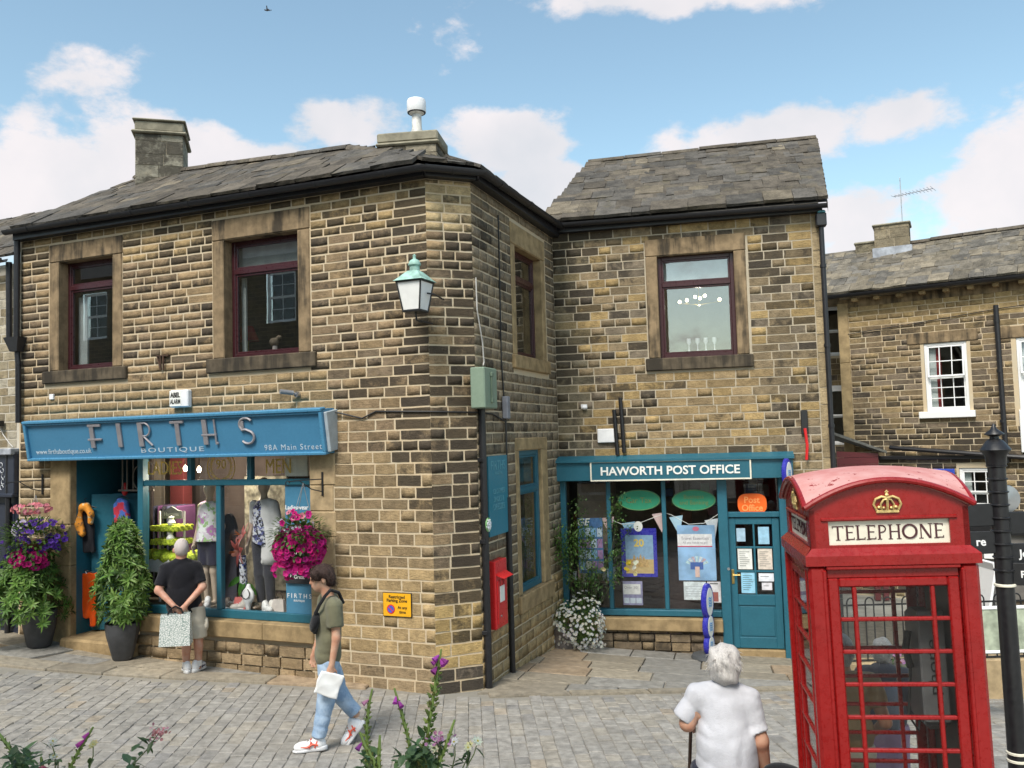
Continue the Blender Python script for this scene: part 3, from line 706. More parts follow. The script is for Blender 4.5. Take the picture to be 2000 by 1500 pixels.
window(bq, FS, 1.50, 2.50, .82, 2.80, .045, M['teal'], transom=2.24, fw=.075, glass_='glass'); room(bq, FS, 1.3, 2.7, .7, 2.95, .34, .95, M['room_pale'])
# roof --------------------------------------------------------------
TP = .575; oe = .13; ze = 6.36
def RA(u, o): return FA.pt(u, ze+TP*(oe-o), o)
rb = MB(); ridgeA = [(-7.05, -2.35), (-5.6, -2.10), (-1.95, -1.40)]
cham = FC.pt(CHW/2, 0)
eL = RA(-7.05, oe); e0 = RA(.06, oe); cE = FC.pt(CHW+.06, ze-.0, oe); sE = FS.pt(SL, ze, oe); top = RA(-1.95, -1.40); sTop = FS.pt(SL+.5, ze+1.0, -1.9)
back = [RA(-7.05, -2.35)+Vector((2.0, 5, -2.2)), top+Vector((2.0, 5, -2.0))]
for poly in ([eL, e0, top, RA(-5.6, -2.1), RA(-7.05, -2.35)], [e0, cE, top], [cE, sE, sTop, top], [RA(-7.05, -2.35), RA(-5.6, -2.1), top, back[1], back[0]]):
    rb.add([Wi @ (p+Vector((0, 0, -.03))) for p in poly], [tuple(range(len(poly)))])
M['roof_under'] = plain('roof_under', (.05, .045, .04), .95, .3)
roof = rb.build('roof', M['roof_under'], bq)
ex = FA.d.copy(); ey = (-FA.n*1+Vector((0, 0, TP))).normalized(); kl = math.sqrt(1+TP*TP)
def rngA(s):
    o_ = oe-s/kl
    r = .05+(-1.95-.05)*min(1, (oe-o_)/(oe+1.40)) if o_ > -1.40 else -1.95-3.65*min(1, (-1.40-o_)/.7)
    return (-7.06, r)
slate_roof(roof, RA(0, oe)+Vector((0, 0, .012)), ex, ey, 2.30*kl, rngA, lambda s: max(.15, .25-.03*s), lambda u, s: slate_col(.6), 230)
exC = (cE-e0).normalized(); upC = top-e0; tu = upC.dot(exC); upC = upC-exC*tu; hC = upC.length; wC = (cE-e0).length
slate_roof(roof, e0+Vector((0, 0, .015)), exC, upC.normalized(), hC*.93, lambda s: (tu*s/hC, wC+(tu-wC)*s/hC), lambda s: .26, lambda u, s: slate_col(.4), 20, wmin=.2, wmax=.5)
exS_ = (sE-cE).normalized(); upS = top-cE; tS = upS.dot(exS_); upS = upS-exS_*tS; hS = upS.length
slate_roof(roof, cE+Vector((0, 0, .02)), exS_, upS.normalized(), min(hS, 1.3), lambda s: (max(0, tS*s/hS)+.02, (sE-cE).length), lambda s: .3, lambda u, s: slate_col(.4), 40)
# mortar-bedded ridge and hip stones
def ridge_tiles(pts, r, part, mt, ln=.5):
    for a, b_ in zip(pts[:-1], pts[1:]):
        n = max(1, int((b_-a).length/ln)); d = (b_-a).normalized(); sd = d.cross(Vector((0, 0, 1))).normalized(); up = sd.cross(d)
        for k in range(n):
            p0 = a+(b_-a)*(k/n)+d*.006; p1 = a+(b_-a)*((k+1)/n)-d*.006; bb = MB(); pr = [(math.cos(t_)*r, math.sin(t_)*r*.75) for t_ in np.linspace(0, math.pi, 8)]; j = random.uniform(-.012, .012)
            Wp = W[part.name].inverted(); vs = [Wp @ (p+sd*x+up*(z+j)) for p in (p0, p1) for x, z in pr]
            bb.add(vs, [(i, i+1, 9+i, 8+i) for i in range(7)]+[tuple(range(8))[::-1], tuple(range(8, 16)), (0, 8, 15, 7)]); bb.build('ridge_stone', mt, part, W[part.name], smooth=True, color=slate_col(.9))
up_ = Vector((0, 0, .03))
ridge_tiles([RA(-7.05, -2.35)+up_, RA(-5.6, -2.1)+up_, top+up_], .12, roof, M['slate'])
ridge_tiles([top+up_, (e0+cE)/2*.25+top*.75+up_*.8, e0*.4+cE*.25+top*.35+up_*.5], .11, roof, M['slate'], .4)
# eaves board, gutter
gE = [FA.pt(-7.1, 6.335, .20), FA.pt(.083, 6.285, .20), FC.pt(CHW+.09, 6.29, .20), FS.pt(SL-.02, 6.36, .20)]
gutter(bq, gE, .062)
eb = MB(); 
for F, a, b_ in ((FA, -7.02, .03), (FC, -.03, CHW+.03), (FS, -.03, SL)): eb.add([Wi @ F.pt(u_, z_, o_) for u_, z_, o_ in ((a, 6.2, .13), (b_, 6.2, .13), (b_, 6.34, .13), (a, 6.34, .13), (a, 6.2, -.02), (b_, 6.2, -.02), (b_, 6.34, -.02), (a, 6.34, -.02))], [(0, 1, 2, 3), (4, 5, 1, 0), (7, 6, 5, 4), (3, 2, 6, 7), (0, 3, 7, 4), (1, 5, 6, 2)])
eb.build('eaves_board', M['gutter'], bq)
# chimneys
def chimney(bld, C, ang, wx, wy, z0, z1, cap, over, seed, stonec, soot, capz=.12):
    r0 = random.getstate(); random.seed(seed)
    Mx = T(C.x, C.y, 0) @ RZ(ang); b = MB(); b.box(-wx/2, wx/2, -wy/2, wy/2, z0, z1); ch = b.build('chimney', M['mortar_grey'], bld, Mx)
    for (cx, cy, a_, ln) in ((0, -wy/2, 0, wx), (wx/2, 0, math.pi/2, wy), (-wx/2, 0, -math.pi/2, wy), (0, wy/2, math.pi, wx)):
        c_ = Mx @ Vector((cx, cy, 0)); F = Facade((c_.x, c_.y), ang+a_)
        for s_ in course_fill(F, -ln/2-.006, ln/2+.006, z0, z1, lambda z: .21, [], lambda u, z: (*mixc((0, 0, 0), stonec, random.uniform(.75, 1.2)), random.uniform(*soot)), .25, .5, .01, .03):
            a1 = s_; Mm = F.mat((a1[1]+a1[2])/2, (a1[3]+a1[4])/2, .012) @ Matrix.Diagonal((a1[2]-a1[1], .03, a1[4]-a1[3], 1)); inst('block', random.choice(_UM), ch, Mm, a1[5])
    zz = z1
    for h, o_ in cap: MB().box(-wx/2-o_, wx/2+o_, -wy/2-o_, wy/2+o_, zz+.001, zz+h, .02).build('cap_course', M['chimney_block'], ch, Mx); zz += h
    random.setstate(r0); return ch, Mx, zz
c1 = at_y(322, 350, 15.0)
ch1, m1, zt = chimney(bq, Vector((FA.pt(-6.28, 0, -2.15).x, FA.pt(-6.28, 0, -2.15).y)), R_(-22.3)+R_(38), .74, .86, 6.7, 8.30, [(.05, .07), (.17, .02), (.035, .055)], .05, 3, (.27, .25, .195), (.25, .55))
c2 = FA.pt(-.86, 0, -1.30)
ch2, m2, zt = chimney(bq, Vector((c2.x, c2.y)), R_(-8), .80, .62, 6.3, 7.04, [(.05, .05), (.14, .03)], .05, 4, (.26, .225, .165), (.25, .55))
fl = MB(); fl.lathe([(.09, 0), (.085, .1), (.07, .16), (.068, .34), (.066, .36)], 16, (.06, 0, zt)); fl.build('flue_pipe', plain('flue_white', (.62, .60, .56), .5, .25, 14), ch2, m2, smooth=True)
fc = MB(); fc.lathe([(.05, .0), (.13, .03), (.135, .04), (.135, .19), (.125, .215), (.07, .225), (.0, .227)], 20, (.06, 0, zt+.35)); fc.build('flue_cowl', M['white_plastic'], ch2, m2, smooth=True)
MB().lathe([(.128, 0), (.132, .01), (.128, .02)], 20, (.06, 0, zt+.372)).build('cowl_ring', M['black_iron'], ch2, m2)
# lead flashing and mortar fillet at the chimney feet
MB().prism([(-.46, 6.58), (.46, 6.6), (.40, 6.76), (-.40, 6.76)], -.36, -.30).build('flashing', M['lead'], ch2, m2)
# ------------------------------------------------------------ shop front
SR = .10
sf = MB(); 
def sfb(b, px0, px1, py0, py1, d0=0, d1=.1): pass
# pilasters
for k, (z0, z1) in enumerate(((.18, .62), (.625, 1.30), (1.305, 1.9), (1.905, 2.86))): MB().box(-6.35, -5.952, -.015-.004*(k % 2), .45, z0, z1, .012).build('pier_block', M['pier_stone'], bq, FA.mat())
for k, (z0, z1) in enumerate(((.68, 1.06), (1.065, 1.42), (1.425, 1.80), (1.805, 2.12), (2.125, 2.45), (2.455, 2.86))): MB().box(-1.756, -1.40+(.03 if k % 2 else 0), -.012-.004*(k % 2), .30, z0, z1, .012).build('pier_block', M['clean_stone'], bq, FA.mat())
for (a, b_) in ((-4.62, -3.5), (-3.496, -2.5), (-2.496, -1.72)): MB().box(a, b_, -.05, .40, .46, .676, .012).build('sill', M['sill_low'], bq, FA.mat())
# base below the window is laid stone; recess backing under it
MB().box(-4.66, -1.42, .03, .4, ZB, .46).build('plinth_core', M['mortar_grey'], bq, FA.mat())
# doorway: step, reveal and dark lobby
MB().box(-6.0, -4.66, -.16, 1.4, -.2, .30, .03).build('door_step', M['sill_low'], bq, FA.mat())
lob = MB(); lob.add([(-5.95, .1, .3), (-5.95, 1.5, .3), (-5.95, 1.5, 2.9), (-5.95, .1, 2.9)], [(0, 1, 2, 3)]); lob.add([(-5.95, 1.5, .3), (-5.9, 1.5, .3), (-5.9, 1.5, 2.9), (-5.95, 1.5, 2.9)], [(0, 1, 2, 3)], 1)
lob.add([(-5.95, 0, 2.86), (-4.7, 0, 2.86), (-4.7, 1.5, 2.86), (-5.95, 1.5, 2.86)], [(0, 1, 2, 3)], 1); lob.build('lobby', [M['teal'], M['room_dark']], bq, FA.mat())
# open shop door folded back against the left reveal, facing the street at an angle
FD = Facade(FA.pt(-5.90, 0, -.32), FA.ang+R_(20))
db = MB(); db.box(0, .86, 0, .045, .32, 2.32, .006).build('door', M['teal'], bq, FD.mat())
# wrought fanlight over the doorway
fan = MB(); Mf = FA.mat(0, 0, -.35)
fan.box(-5.4, -4.72, 0, .02, 2.36, 2.385)
for x in (-5.33, -5.24, -5.12): fan.box(x, x+.018, .002, .018, 2.385, 2.86)
for cx, cz, r in ((-4.98, 2.56, .14), (-4.80, 2.58, .16)): fan.tube([(cx+r*math.cos(a), .01, cz+r*1.25*math.sin(a)) for a in np.linspace(.6, 5.6, 18)], .011, 6)
fan.build('fanlight_grille', plain('dull_iron', (.16, .14, .12), .6), bq, Mf)
# window frame
MF = FA.mat(0, 0, -SR); X0, X1 = -4.74, -1.765; zB, zT, zTr = .69, 2.86, 2.49
fr = MB(); fr.box(X0, X0+.10, -.03, .09, zB, zT, .008).box(X1-.06, X1, 0, .09, zB, zT, .008).box(X0+.10, X1-.06, .001, .09, zB-.012, zB+.10, .008)
shopw = fr.build('shop_window', M['teal'], bq, MF)
MB().box(X0+.1, X1-.06, -.012, .088, zTr-.04, zTr+.04, .008).build('transom', M['teal'], shopw, MF)
um = lambda px, py: FA.uz(px, py, -SR)[0]
m1_ = um(427, 1080); MB().box(m1_-.04, m1_+.04, -.006, .086, zB+.1, zTr-.04, .008).build('mullion', M['teal'], shopw, MF)
pu = um(556, 1080)
ups = [um(369, 918), um(486, 918), um(557, 918)]
for x in ups[:2]: MB().box(x-.035, x+.035, -.004, .084, zTr+.04, zT, .006).build('mullion', M['teal'], shopw, MF)
for a, b_, c, d in ((X0+.1, m1_-.04, zB+.1, zTr-.04), (m1_+.04, pu, zB+.1, zTr-.04), (X0+.1, ups[0]-.035, zTr+.04, zT), (ups[0]+.035, ups[1]-.035, zTr+.04, zT), (ups[1]+.035, X1-.06, zTr+.04, zT)):
    MB().box(a, b_, .04, .046, c, d).build('pane', M['shop_glass'], shopw, MF)
# painted board at the right of the window with lettering
brd = MB().box(pu, X1-.06, .02, .05, zB+.1, zTr-.04, .003).build('sign_panel', M['panel_blue'], shopw, MF)
pc = (pu+X1-.06)/2
text('lettering', 'Ladieswear', .36, M['white_plastic'], brd, FA.mat(pc-.02, 2.16, -SR-.018), bold=.015)
text('lettering', 'Footwear', .30, M['white_plastic'], brd, FA.mat(pc-.02, 1.86, -SR-.018), bold=.015)
text('lettering', 'F I R T H S', .37, M['white_plastic'], brd, FA.mat(pc, 1.02, -SR-.018)); text('lettering', 'BOUTIQUE', .17, M['white_plastic'], brd, FA.mat(pc, .955, -SR-.018))
ck = MB().box(pc-.19, pc+.20, -.015, .018, 1.18, 1.62, .004).build('chalkboard', plain('chalkboard', (.02, .02, .024), .8), brd, MF)
for k, (s_, w_) in enumerate((('Luxury', .16), ('Madeira  Sizes', .28), ('ZIG of Copenhagen', .34), ('to Elouch', .24), ('?  Great', .22))): text('lettering', s_, w_, M['paper'], ck, FA.mat(pc+.0, 1.57-.075*k, -SR+.017))
# white boxes on top right inside
# gold transom lettering on the glass
M['gilt'] = plain('gilt', (.55, .38, .08), .5, .2, 30)
text('lettering', 'LADIES', .62, M['gilt'], shopw, FA.mat(um(318, 915), 2.70, -SR-.037), height=.19); text('lettering', 'MEN', .40, M['gilt'], shopw, FA.mat(um(540, 912), 2.70, -SR-.037), height=.19)
em = MB(); cx90 = um(428, 915)
em.tube([(cx90+.235*math.cos(a), 0, 2.70+.235*math.sin(a)) for a in np.linspace(2.4, 7.0, 30)], .006, 5)
for s_ in (-1, 1):
    for k in range(9):
        a = -1.45+k*.27; c_ = Vector((cx90+s_*.155*math.cos(a), 0, 2.70+.155*math.sin(a))); d_ = Vector((s_*math.cos(a+.9), 0, math.sin(a+.9)))
        for sg in (-1, 1):
            n_ = Vector((-d_.z, 0, d_.x))*sg; em.prism([(c_.x, c_.z), (c_.x+d_.x*.03+n_.x*.022, c_.z+d_.z*.03+n_.z*.022), (c_.x+d_.x*.06+n_.x*.012, c_.z+d_.z*.06+n_.z*.012)], -.002, .002)
em.build('wreath_emblem', M['gilt'], shopw, FA.mat(0, 0, -SR-.037)); text('lettering', '90', .17, M['gilt'], shopw, FA.mat(cx90, 2.74, -SR-.037), height=.13)
# fascia sign, leaning out at the top
TL = .10/.585; SGM = FA.mat(0, 2.845, .15) @ RX(math.atan(TL)) ; SH = .585/math.cos(math.atan(TL))
u0, u1 = -6.60, -1.375
fs_ = MB(); fs_.box(u0+.03, u1-.03, .0, .05, .02, SH-.02).build('fascia_sign', M['sign_blue'], bq, SGM); fas = bpy.data.objects[[o.name for o in bq.children if o.name.startswith('fascia_sign')][0]]
e_ = MB(); e_.box(u0, u1, -.055, .06, SH-.045, SH, .01).box(u0+.004, u1-.004, -.035, -.0, SH-.075, SH-.045, .008).box(u0, u1, -.05, .06, 0, .04, .008).box(u0, u0+.05, -.045, .055, .04, SH-.045, .008).box(u1-.05, u1, -.045, .055, .04, SH-.045, .008).build('sign_moulding', M['sign_edge'], fas, SGM)
MB().box(u1, u1+.05, -.0, .26, .03, SH-.06, .006).build('sign_return', plain('grey_blue', (.36, .42, .46), .5), fas, SGM)
MB().prism([(0, 0)], 0, 0) if False else None
bk = MB(); bk.add([(u0, 0, 2.86), (u1, 0, 2.86), (u1, -.15, 2.86), (u0, -.15, 2.86), (u0, 0, 3.43), (u1, 0, 3.43), (u1, -.25, 3.41), (u0, -.25, 3.41)], [(0, 1, 2, 3), (4, 7, 6, 5), (0, 3, 7, 4), (1, 5, 6, 2)]); bk.build('sign_box', M['sign_edge'], fas, FA.mat())
# raised art deco letters
def sg(px, py): u_, z_ = FA.uz(px, py, .19); return u_, (z_-2.845)/math.cos(math.atan(TL))
def letter(ch, px, w_, parts):
    b = MB(); uc, _z = sg(px, 845)
    for k in parts:
        if k[0] == 'b': b.box(uc+k[1], uc+k[2], -.030-k[5], 0-.001, k[3], k[4], .004)
        else: b.tube([(uc+x, -.022, z) for x, z in k[1]], k[2], 6)
    o = b.build('raised_letter', M['letter_grey'], fas, SGM); return o
zb, zt_ = .17, .505
letter('F', 188, 0, [('b', -.075, 0.0, zb, zt_, 0), ('b', -.10, .14, zt_-.035, zt_, .004), ('b', -.12, .135, zb+.105, zb+.132, .004)])
letter('I', 237, 0, [('b', -.035, .04, zb, zt_, 0)])
arc = lambda cx, cz, rx, rz, a0, a1, n=14: [(cx+rx*math.cos(a), cz+rz*math.sin(a)) for a in np.linspace(a0, a1, n)]
letter('R', 285, 0, [('b', -.10, -.02, zb, zt_, 0), ('t', [(-.02, zt_-.012), (.02, zt_-.012)]+arc(.02, zt_-.10, .095, .09, math.pi/2, -math.pi/2)+[(-.02, zt_-.19)], .013), ('t', [(0, zt_-.20), (.135, zb+.012)], .014)])
letter('T', 351, 0, [('b', -.115, .115, zt_-.035, zt_, .003), ('b', -.035, .035, zb, zt_-.035, 0)])
letter('H', 412, 0, [('b', -.105, -.03, zb, zt_, 0), ('b', -.125, .12, zb+.115, zb+.142, .004), ('t', [(.105, zt_), (.105, zb)], .014), ('b', .095, .135, zb, zb+.03, .002)])
sp = arc(-.005, zt_-.085, .105, .085, .6, 3.4, 12)+arc(-.03, zb+.165, .05, .02, 2.6, 1.2, 4)+arc(.0, zb+.085, .105, .085, 1.3, -2.5, 14)
letter('S', 486, 0, [('t', sp, .017), ('b', -.105, -.045, zt_-.14, zt_-.04, 0), ])
for s_, px, py, wpx, h_ in (('BOUTIQUE', 334, 879, 122, .075), ('www.firthsboutique.co.uk', 122, 883, 108, None), ('98A Main Street', 570, 873, 112, None)):
    uc, zc = sg(px, py); ww = abs(sg(px+wpx/2, py)[0]-sg(px-wpx/2, py)[0])
    text('lettering', s_, ww, plain('sign_text', (.46, .55, .62), .5, .05), fas, SGM @ T(uc, -.003, zc), height=h_, space=1.25 if s_[0] in 'B9' else 1.0)
# ---------------------------------------------------------------- post office building
po = thing('post_office_building', 'stone post office with teal shop front and maroon upper window, right of the corner shop', 'building', FP.mat())
Wi = W[po.name].inverted(); PL = 4.16; PE = 6.27
def cP(u, z):
    k = random.uniform(.78, 1.25); r = random.random()
    b = (.18, .135, .08) if r < .5 else ((.28, .195, .085) if r < .78 else (.15, .12, .085)); s = random.triangular(.05, .85, .42)
    if u < .45 and z > 2.6: b = mixc(b, (.11, .10, .065), .6); s = min(1, s+.15)
    if 1.5 < u < 3.2 and 2.8 < z < 4.0: b = mixc(b, (.33, .225, .10), .5); s *= .7
    if z < 2.6 and u > 3: b = mixc(b, (.30, .22, .11), .5)
    if z < .1: b = mixc(b, (.15, .115, .08), .7); s = random.uniform(.2, .6)
    return (*[x*k*1.12 for x in b], s*.9)
PW = (1.67, 2.84, 4.16, 5.77); PS = (-.05, 3.45, -.6, 2.62)
wb = MB(); holed(wb, FP, -.02, PL, -1, PE+.1, [PW, (.0, 3.42, -1, 2.6)], -.003, Wi)
FPR = Facade(FP.pt(PL, 0), FP.ang+R_(90)); holed(wb, FPR, 0, 5.5, -1, PE+.1, [], -.003, Wi)
gab = [FPR.pt(0, PE, 0), FPR.pt(5.5, PE, 0), FPR.pt(2.9, PE+1.95, 0)]; wb.add([Wi @ p for p in gab], [(0, 1, 2)])
wall = wb.build('wall', M['mortar_grey'], po)
st = course_fill(FP, 0.0, PL-.16, -.62, PE, lambda z: .128, [(PW[0]-.19, PW[1]+.21, PW[2], PW[3]+.27), (PW[0]-.24, PW[1]+.22, 3.95, 4.16), (-.1, 3.47, .08, 2.62), (2.5, 3.47, -.7, 2.62)], cP, .16, .5, .019)
st += course_fill(FP, PL-.16, PL-.01, -.62, PE, lambda z: .26, [], lambda u, z: (*mixc((0, 0, 0), (.34, .26, .15), random.uniform(.8, 1.2)), random.uniform(.1, .4)), .14, .15, .012, .06, .006)
st += course_fill(FPR, .01, 5.4, -.62, PE, lambda z: .2, [], cP, .25, .6, .012)
lay(st, wall)
stone_surround(po, FP, *PW, .18, .27, .20, .13, mt='surround', ext=.05)
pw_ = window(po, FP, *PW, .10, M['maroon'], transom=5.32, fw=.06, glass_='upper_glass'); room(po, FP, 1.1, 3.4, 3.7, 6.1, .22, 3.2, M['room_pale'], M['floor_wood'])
# roof
TPp = .625; oeP = .13; zeP = 6.42
def RP(u, o): return FP.pt(u, zeP+TPp*(oeP-o), o)
rb = MB(); rl0, rl1, rr1, rr0 = RP(-.16, oeP), RP(.28, -2.72), RP(4.48, -2.82), RP(4.24, oeP)
dn = Vector((0, 0, -.04)); poly = [rl0, rr0, rr1, rl1]; rb.add([Wi @ (p+dn) for p in poly], [(0, 1, 2, 3)]); bk_ = [rl1, rr1, rr1+Vector((.6, 2.6, -1.8)), rl1+Vector((.6, 2.6, -1.8))]; rb.add([Wi @ (p+dn) for p in bk_], [(0, 1, 2, 3)])
roofp = rb.build('roof', M['roof_under'], po); kp = math.sqrt(1+TPp**2); eyp = (-FP.n+Vector((0, 0, TPp))).normalized(); Ls = 2.86*kp
slate_roof(roofp, RP(0, oeP)+Vector((0, 0, .012)), FP.d.copy(), eyp, Ls, lambda s: (-.16+.44*s/Ls, 4.24+.26*s/Ls), lambda s: max(.14, .235-.022*s), lambda u, s: slate_col(.5), 300, .05, .28, .62)
ridge_tiles([rl1+Vector((0, 0, .03)), rr1+Vector((0, 0, .03))], .11, roofp, M['slate'], .62)
vg = MB(); vg.add([Wi @ p for p in (rr0+Vector((0, 0, -.05)), rr1+Vector((0, 0, -.05)), rr1+Vector((0, 0, -.2)), rr0+Vector((0, 0, -.2)))], [(0, 1, 2, 3)]); vg.build('verge', M['mortar_grey'], roofp, W[po.name])
gutter(po, [FP.pt(-.02, 6.375, .20), FP.pt(4.22, 6.335, .20)], .062)
MB().box(0, PL, -.12, .02, 6.25, 6.37).build('eaves_board', M['gutter'], po, FP.mat())
# hopper and downpipe at the right corner
dp = MB(); pu_ = FP.uz(1606, 470, .08)[0]; pb = FP.uz(1634, 915, .08)[0]
dpx = 4.135; dp.cyl((dpx, -.08, 6.02), (dpx, -.08, -.5), .038, n=12); dp.box(dpx-.075, dpx+.075, -.16, -.01, 6.02, 6.22, .015)
for z in (5.4, 4.2, 3.0, 1.6): dp.cyl((dpx, -.08, z), (dpx, -.08, z+.05), .048, n=12)
dp.build('downpipe', M['gutter'], po, FP.mat(), smooth=True)
MB().box(dpx-.05, dpx+.07, -.13, -.03, 6.215, 6.27, .02).build('blue_rag', plain('blue_rag', (.12, .34, .40), .8, .4, 20), po, FP.mat())
# ---- shop front
TE = M['teal']; Mx = FP.mat()
fas = MB().box(-.05, 3.56, -.14, .02, 2.27, 2.56, .008).build('fascia', TE, po, Mx)
MB().prism([(0, 0)], 0, 0) if False else None
cr_ = MB(); cr_.add([(-.06, -.19, 2.56), (3.58, -.19, 2.56), (3.58, .0, 2.56), (-.06, .0, 2.56), (-.06, -.19, 2.595), (3.58, -.19, 2.595), (3.58, .0, 2.66), (-.06, .0, 2.66)], [(3, 2, 1, 0), (4, 5, 6, 7), (0, 1, 5, 4), (1, 2, 6, 5), (3, 0, 4, 7)]); cr_.build('cornice', TE, fas, Mx)
P2 = lambda px, py, o=.15: FP.uz(px, py, o)
a_, zl = P2(1153, 918); b2, _ = P2(1467, 910)
sbz0, sbz1 = 2.262, 2.575
sbd = MB().box(a_, b2, -.165, -.14, sbz0, sbz1, .003).build('name_board', TE, fas, Mx)
fr = MB(); w_ = .022; fr.box(a_, b2, -.178, -.160, sbz1-w_, sbz1, .003).box(a_, b2, -.178, -.160, sbz0, sbz0+w_, .003).box(a_, a_+w_, -.177, -.161, sbz0+w_, sbz1-w_).box(b2-w_, b2, -.177, -.161, sbz0+w_, sbz1-w_); fr.build('board_border', M['cream'], sbd, Mx)
text('lettering', 'HAWORTH POST OFFICE', b2-a_-.33, M['paper'], sbd, FP.mat((a_+b2)/2, (sbz0+sbz1)/2, .168), height=.135, bold=.022, depth=.012)
RCP = .09; MR = FP.mat(0, 0, -RCP); zb_, zt_ = .17, 2.27; xs_ = [.0, FP.uz(1192, 1080, -RCP)[0], FP.uz(1300, 1080, -RCP)[0], FP.uz(1404, 1080, -RCP)[0]]
x3 = 2.53
win = MB().box(-.02, .085, -.06, .08, zb_, zt_, .008).box(.085, x3-.09, -.05, .08, zb_-.01, zb_+.085, .01).build('shop_window', TE, po, MR)
dbx = MB().box(x3-.09, x3+.055, -.095, .07, -.45, zt_, .008).build('door_post', TE, po, MR)
for x in xs_[1:3]: MB().box(x-.033, x+.033, -.03, .06, zb_+.085, zt_, .008).build('mullion', TE, win, MR)
ed = [.085, xs_[1], xs_[2], x3-.09]
for i in range(3): MB().box(ed[i]+(.033 if i else 0), ed[i+1]-(.033 if i < 2 else 0), .02, .026, zb_+.085, zt_).build('pane', M['shop_glass'], win, MR)
MB().box(.0, 2.45, -.07, .2, -.05, .145, .014).build('sill', M['sill_low'], po, Mx)
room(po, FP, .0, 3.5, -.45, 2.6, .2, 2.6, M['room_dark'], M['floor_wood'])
# door
dx0, dx1 = 2.585, 3.335; dz0, dz1 = -.30, 1.66
door = MB(); st_ = .105
door.box(dx0, dx0+st_, 0, .05, dz0, dz1, .005).box(dx1-st_, dx1, 0, .05, dz0, dz1, .005).box(dx0+st_, dx1-st_, .001, .049, dz1-.10, dz1, .005).box(dx0+st_, dx1-st_, .001, .049, .34, .50, .005).box(dx0+st_, dx1-st_, .001, .049, dz0, dz0+.16, .005)
door.box(dx0+st_, dx1-st_, .018, .04, dz0+.16, .34)
do = door.build('door', TE, po, MR)
MB().box(dx0+st_+.02, dx1-st_-.02, .008, .02, dz0+.18, .32, .006).build('door_panel', TE, do, MR)
dm = (dx0+dx1)/2; zz_ = [.50, .85, 1.21, 1.56]
gb = MB(); gb.box(dm-.014, dm+.014, .004, .045, .50, 1.56, .003)
for z in zz_[1:3]: gb.box(dx0+st_, dm-.014, .005, .044, z-.014, z+.014, .003).box(dm+.014, dx1-st_, .005, .044, z-.014, z+.014, .003)
gb.build('glazing_bars', TE, do, MR)
for i in range(3):
    for a, b_ in ((dx0+st_, dm-.014), (dm+.014, dx1-st_)): MB().box(a, b_, .024, .028, zz_[i]+(.014 if i else 0), zz_[i+1]-(.014 if i < 2 else 0)).build('pane', M['shop_glass'], do, MR)
hd = MB(); hd.box(dx0+.02, dx0+.062, -.012, .0, .66, .88, .004).cyl((dx0+.04, -.05, .80), (dx0+.15, -.05, .80), .009, n=8).cyl((dx0+.04, 0, .80), (dx0+.04, -.055, .80), .010, n=8); hd.build('handle', M['brass'], do, MR)
MB().cyl((dx0-.02, -.10, .90), (dx0-.02, -.088, .90), .022, n=14).build('lock', M['steel'], do, MR)
for (k, z0, z1, a, b_, c) in ((0, 1.30, 1.50, .12, .25, (.35, .50, .62)), (1, 1.26, 1.52, .44, .60, (.30, .52, .68)), (2, .88, 1.19, .125, .335, (.72, .72, .68)), (3, .88, 1.19, .42, .63, (.66, .58, .50)), (4, .52, .83, .16, .37, (.28, .55, .72)), (5, .70, .82, .42, .64, (.74, .76, .82)), (6, .57, .68, .46, .61, (.66, .64, .68))):
    nt_ = MB().box(dx0+a, dx0+b_, .014, .018, z0, z1).build('notice', plain('notice%d' % k, c, .8, .12, 16), do, MR)
    ln = MB(); z = z1-.05
    while z > z0+.04 and k not in (0, 1): ln.box(dx0+a+.025, dx0+a+.025+(b_-a-.05)*random.uniform(.5, 1), .0128, .0135, z, z+.006); z -= .03
    if ln.v: ln.build('print_lines', M['cable'], nt_, MR)
tl = MB(); tl.box(dx0-.03, dx1+.05, -.03, .06, 1.67, 1.75, .008).build('transom', TE, do, MR); MB().box(dx0-.03, dx1+.02, .02, .026, 1.75, zt_).build('fanlight', M['shop_glass'], do, MR)
MB().box(dx1+.008, 3.47, -.095, .07, -.47, zt_, .008).build('door_post', TE, po, MR); MB().box(dx0-.03, dx1+.01, -.06, .3, -.5, -.315, .01).build('threshold', M['sill_low'], po, MR)
# oval signs in the windows and the transom
def ellipse(b, cx, cz, rx, rz, y0, y1, n=32): return b.prism([(cx+rx*math.cos(2*math.pi*k/n), cz+rz*math.sin(2*math.pi*k/n)) for k in range(n)], y0, y1)
M['green_sign'] = plain('green_sign', (.02, .24, .13), .5, .06); M['olive_line'] = plain('olive_line', (.14, .21, .07), .6); M['orange_sign'] = plain('orange_sign', (.90, .14, .01), .5, .05); M['orange_lite'] = plain('orange_lite', (1.0, .34, .10), .5, .05)
for px, lines in ((1248, ('Car Tax',)), (1355, ('Business', 'and Banking'))):
    uc, zc = FP.uz(px, 977, -RCP); e = MB(); ellipse(e, uc, zc, .335, .165, .006, .012); eo = e.build('oval_sign', M['green_sign'], win, MR)
    for k, s_ in enumerate(lines): text('lettering', s_, .40 if k == 0 and len(lines) == 1 else (.30 if k == 0 else .44), M['olive_line'], eo, FP.mat(uc, zc+(0 if len(lines) == 1 else .055-.1*k), -RCP-.004))
    rg = MB(); rg.tube([(uc+.322*math.cos(a), .004, zc+.155*math.sin(a)) for a in np.linspace(0, 2*math.pi, 41)], .005, 5); rg.build('sign_rim', M['olive_line'], eo, MR)
uc, zc = FP.uz(1469, 984, -RCP); n_ = 28
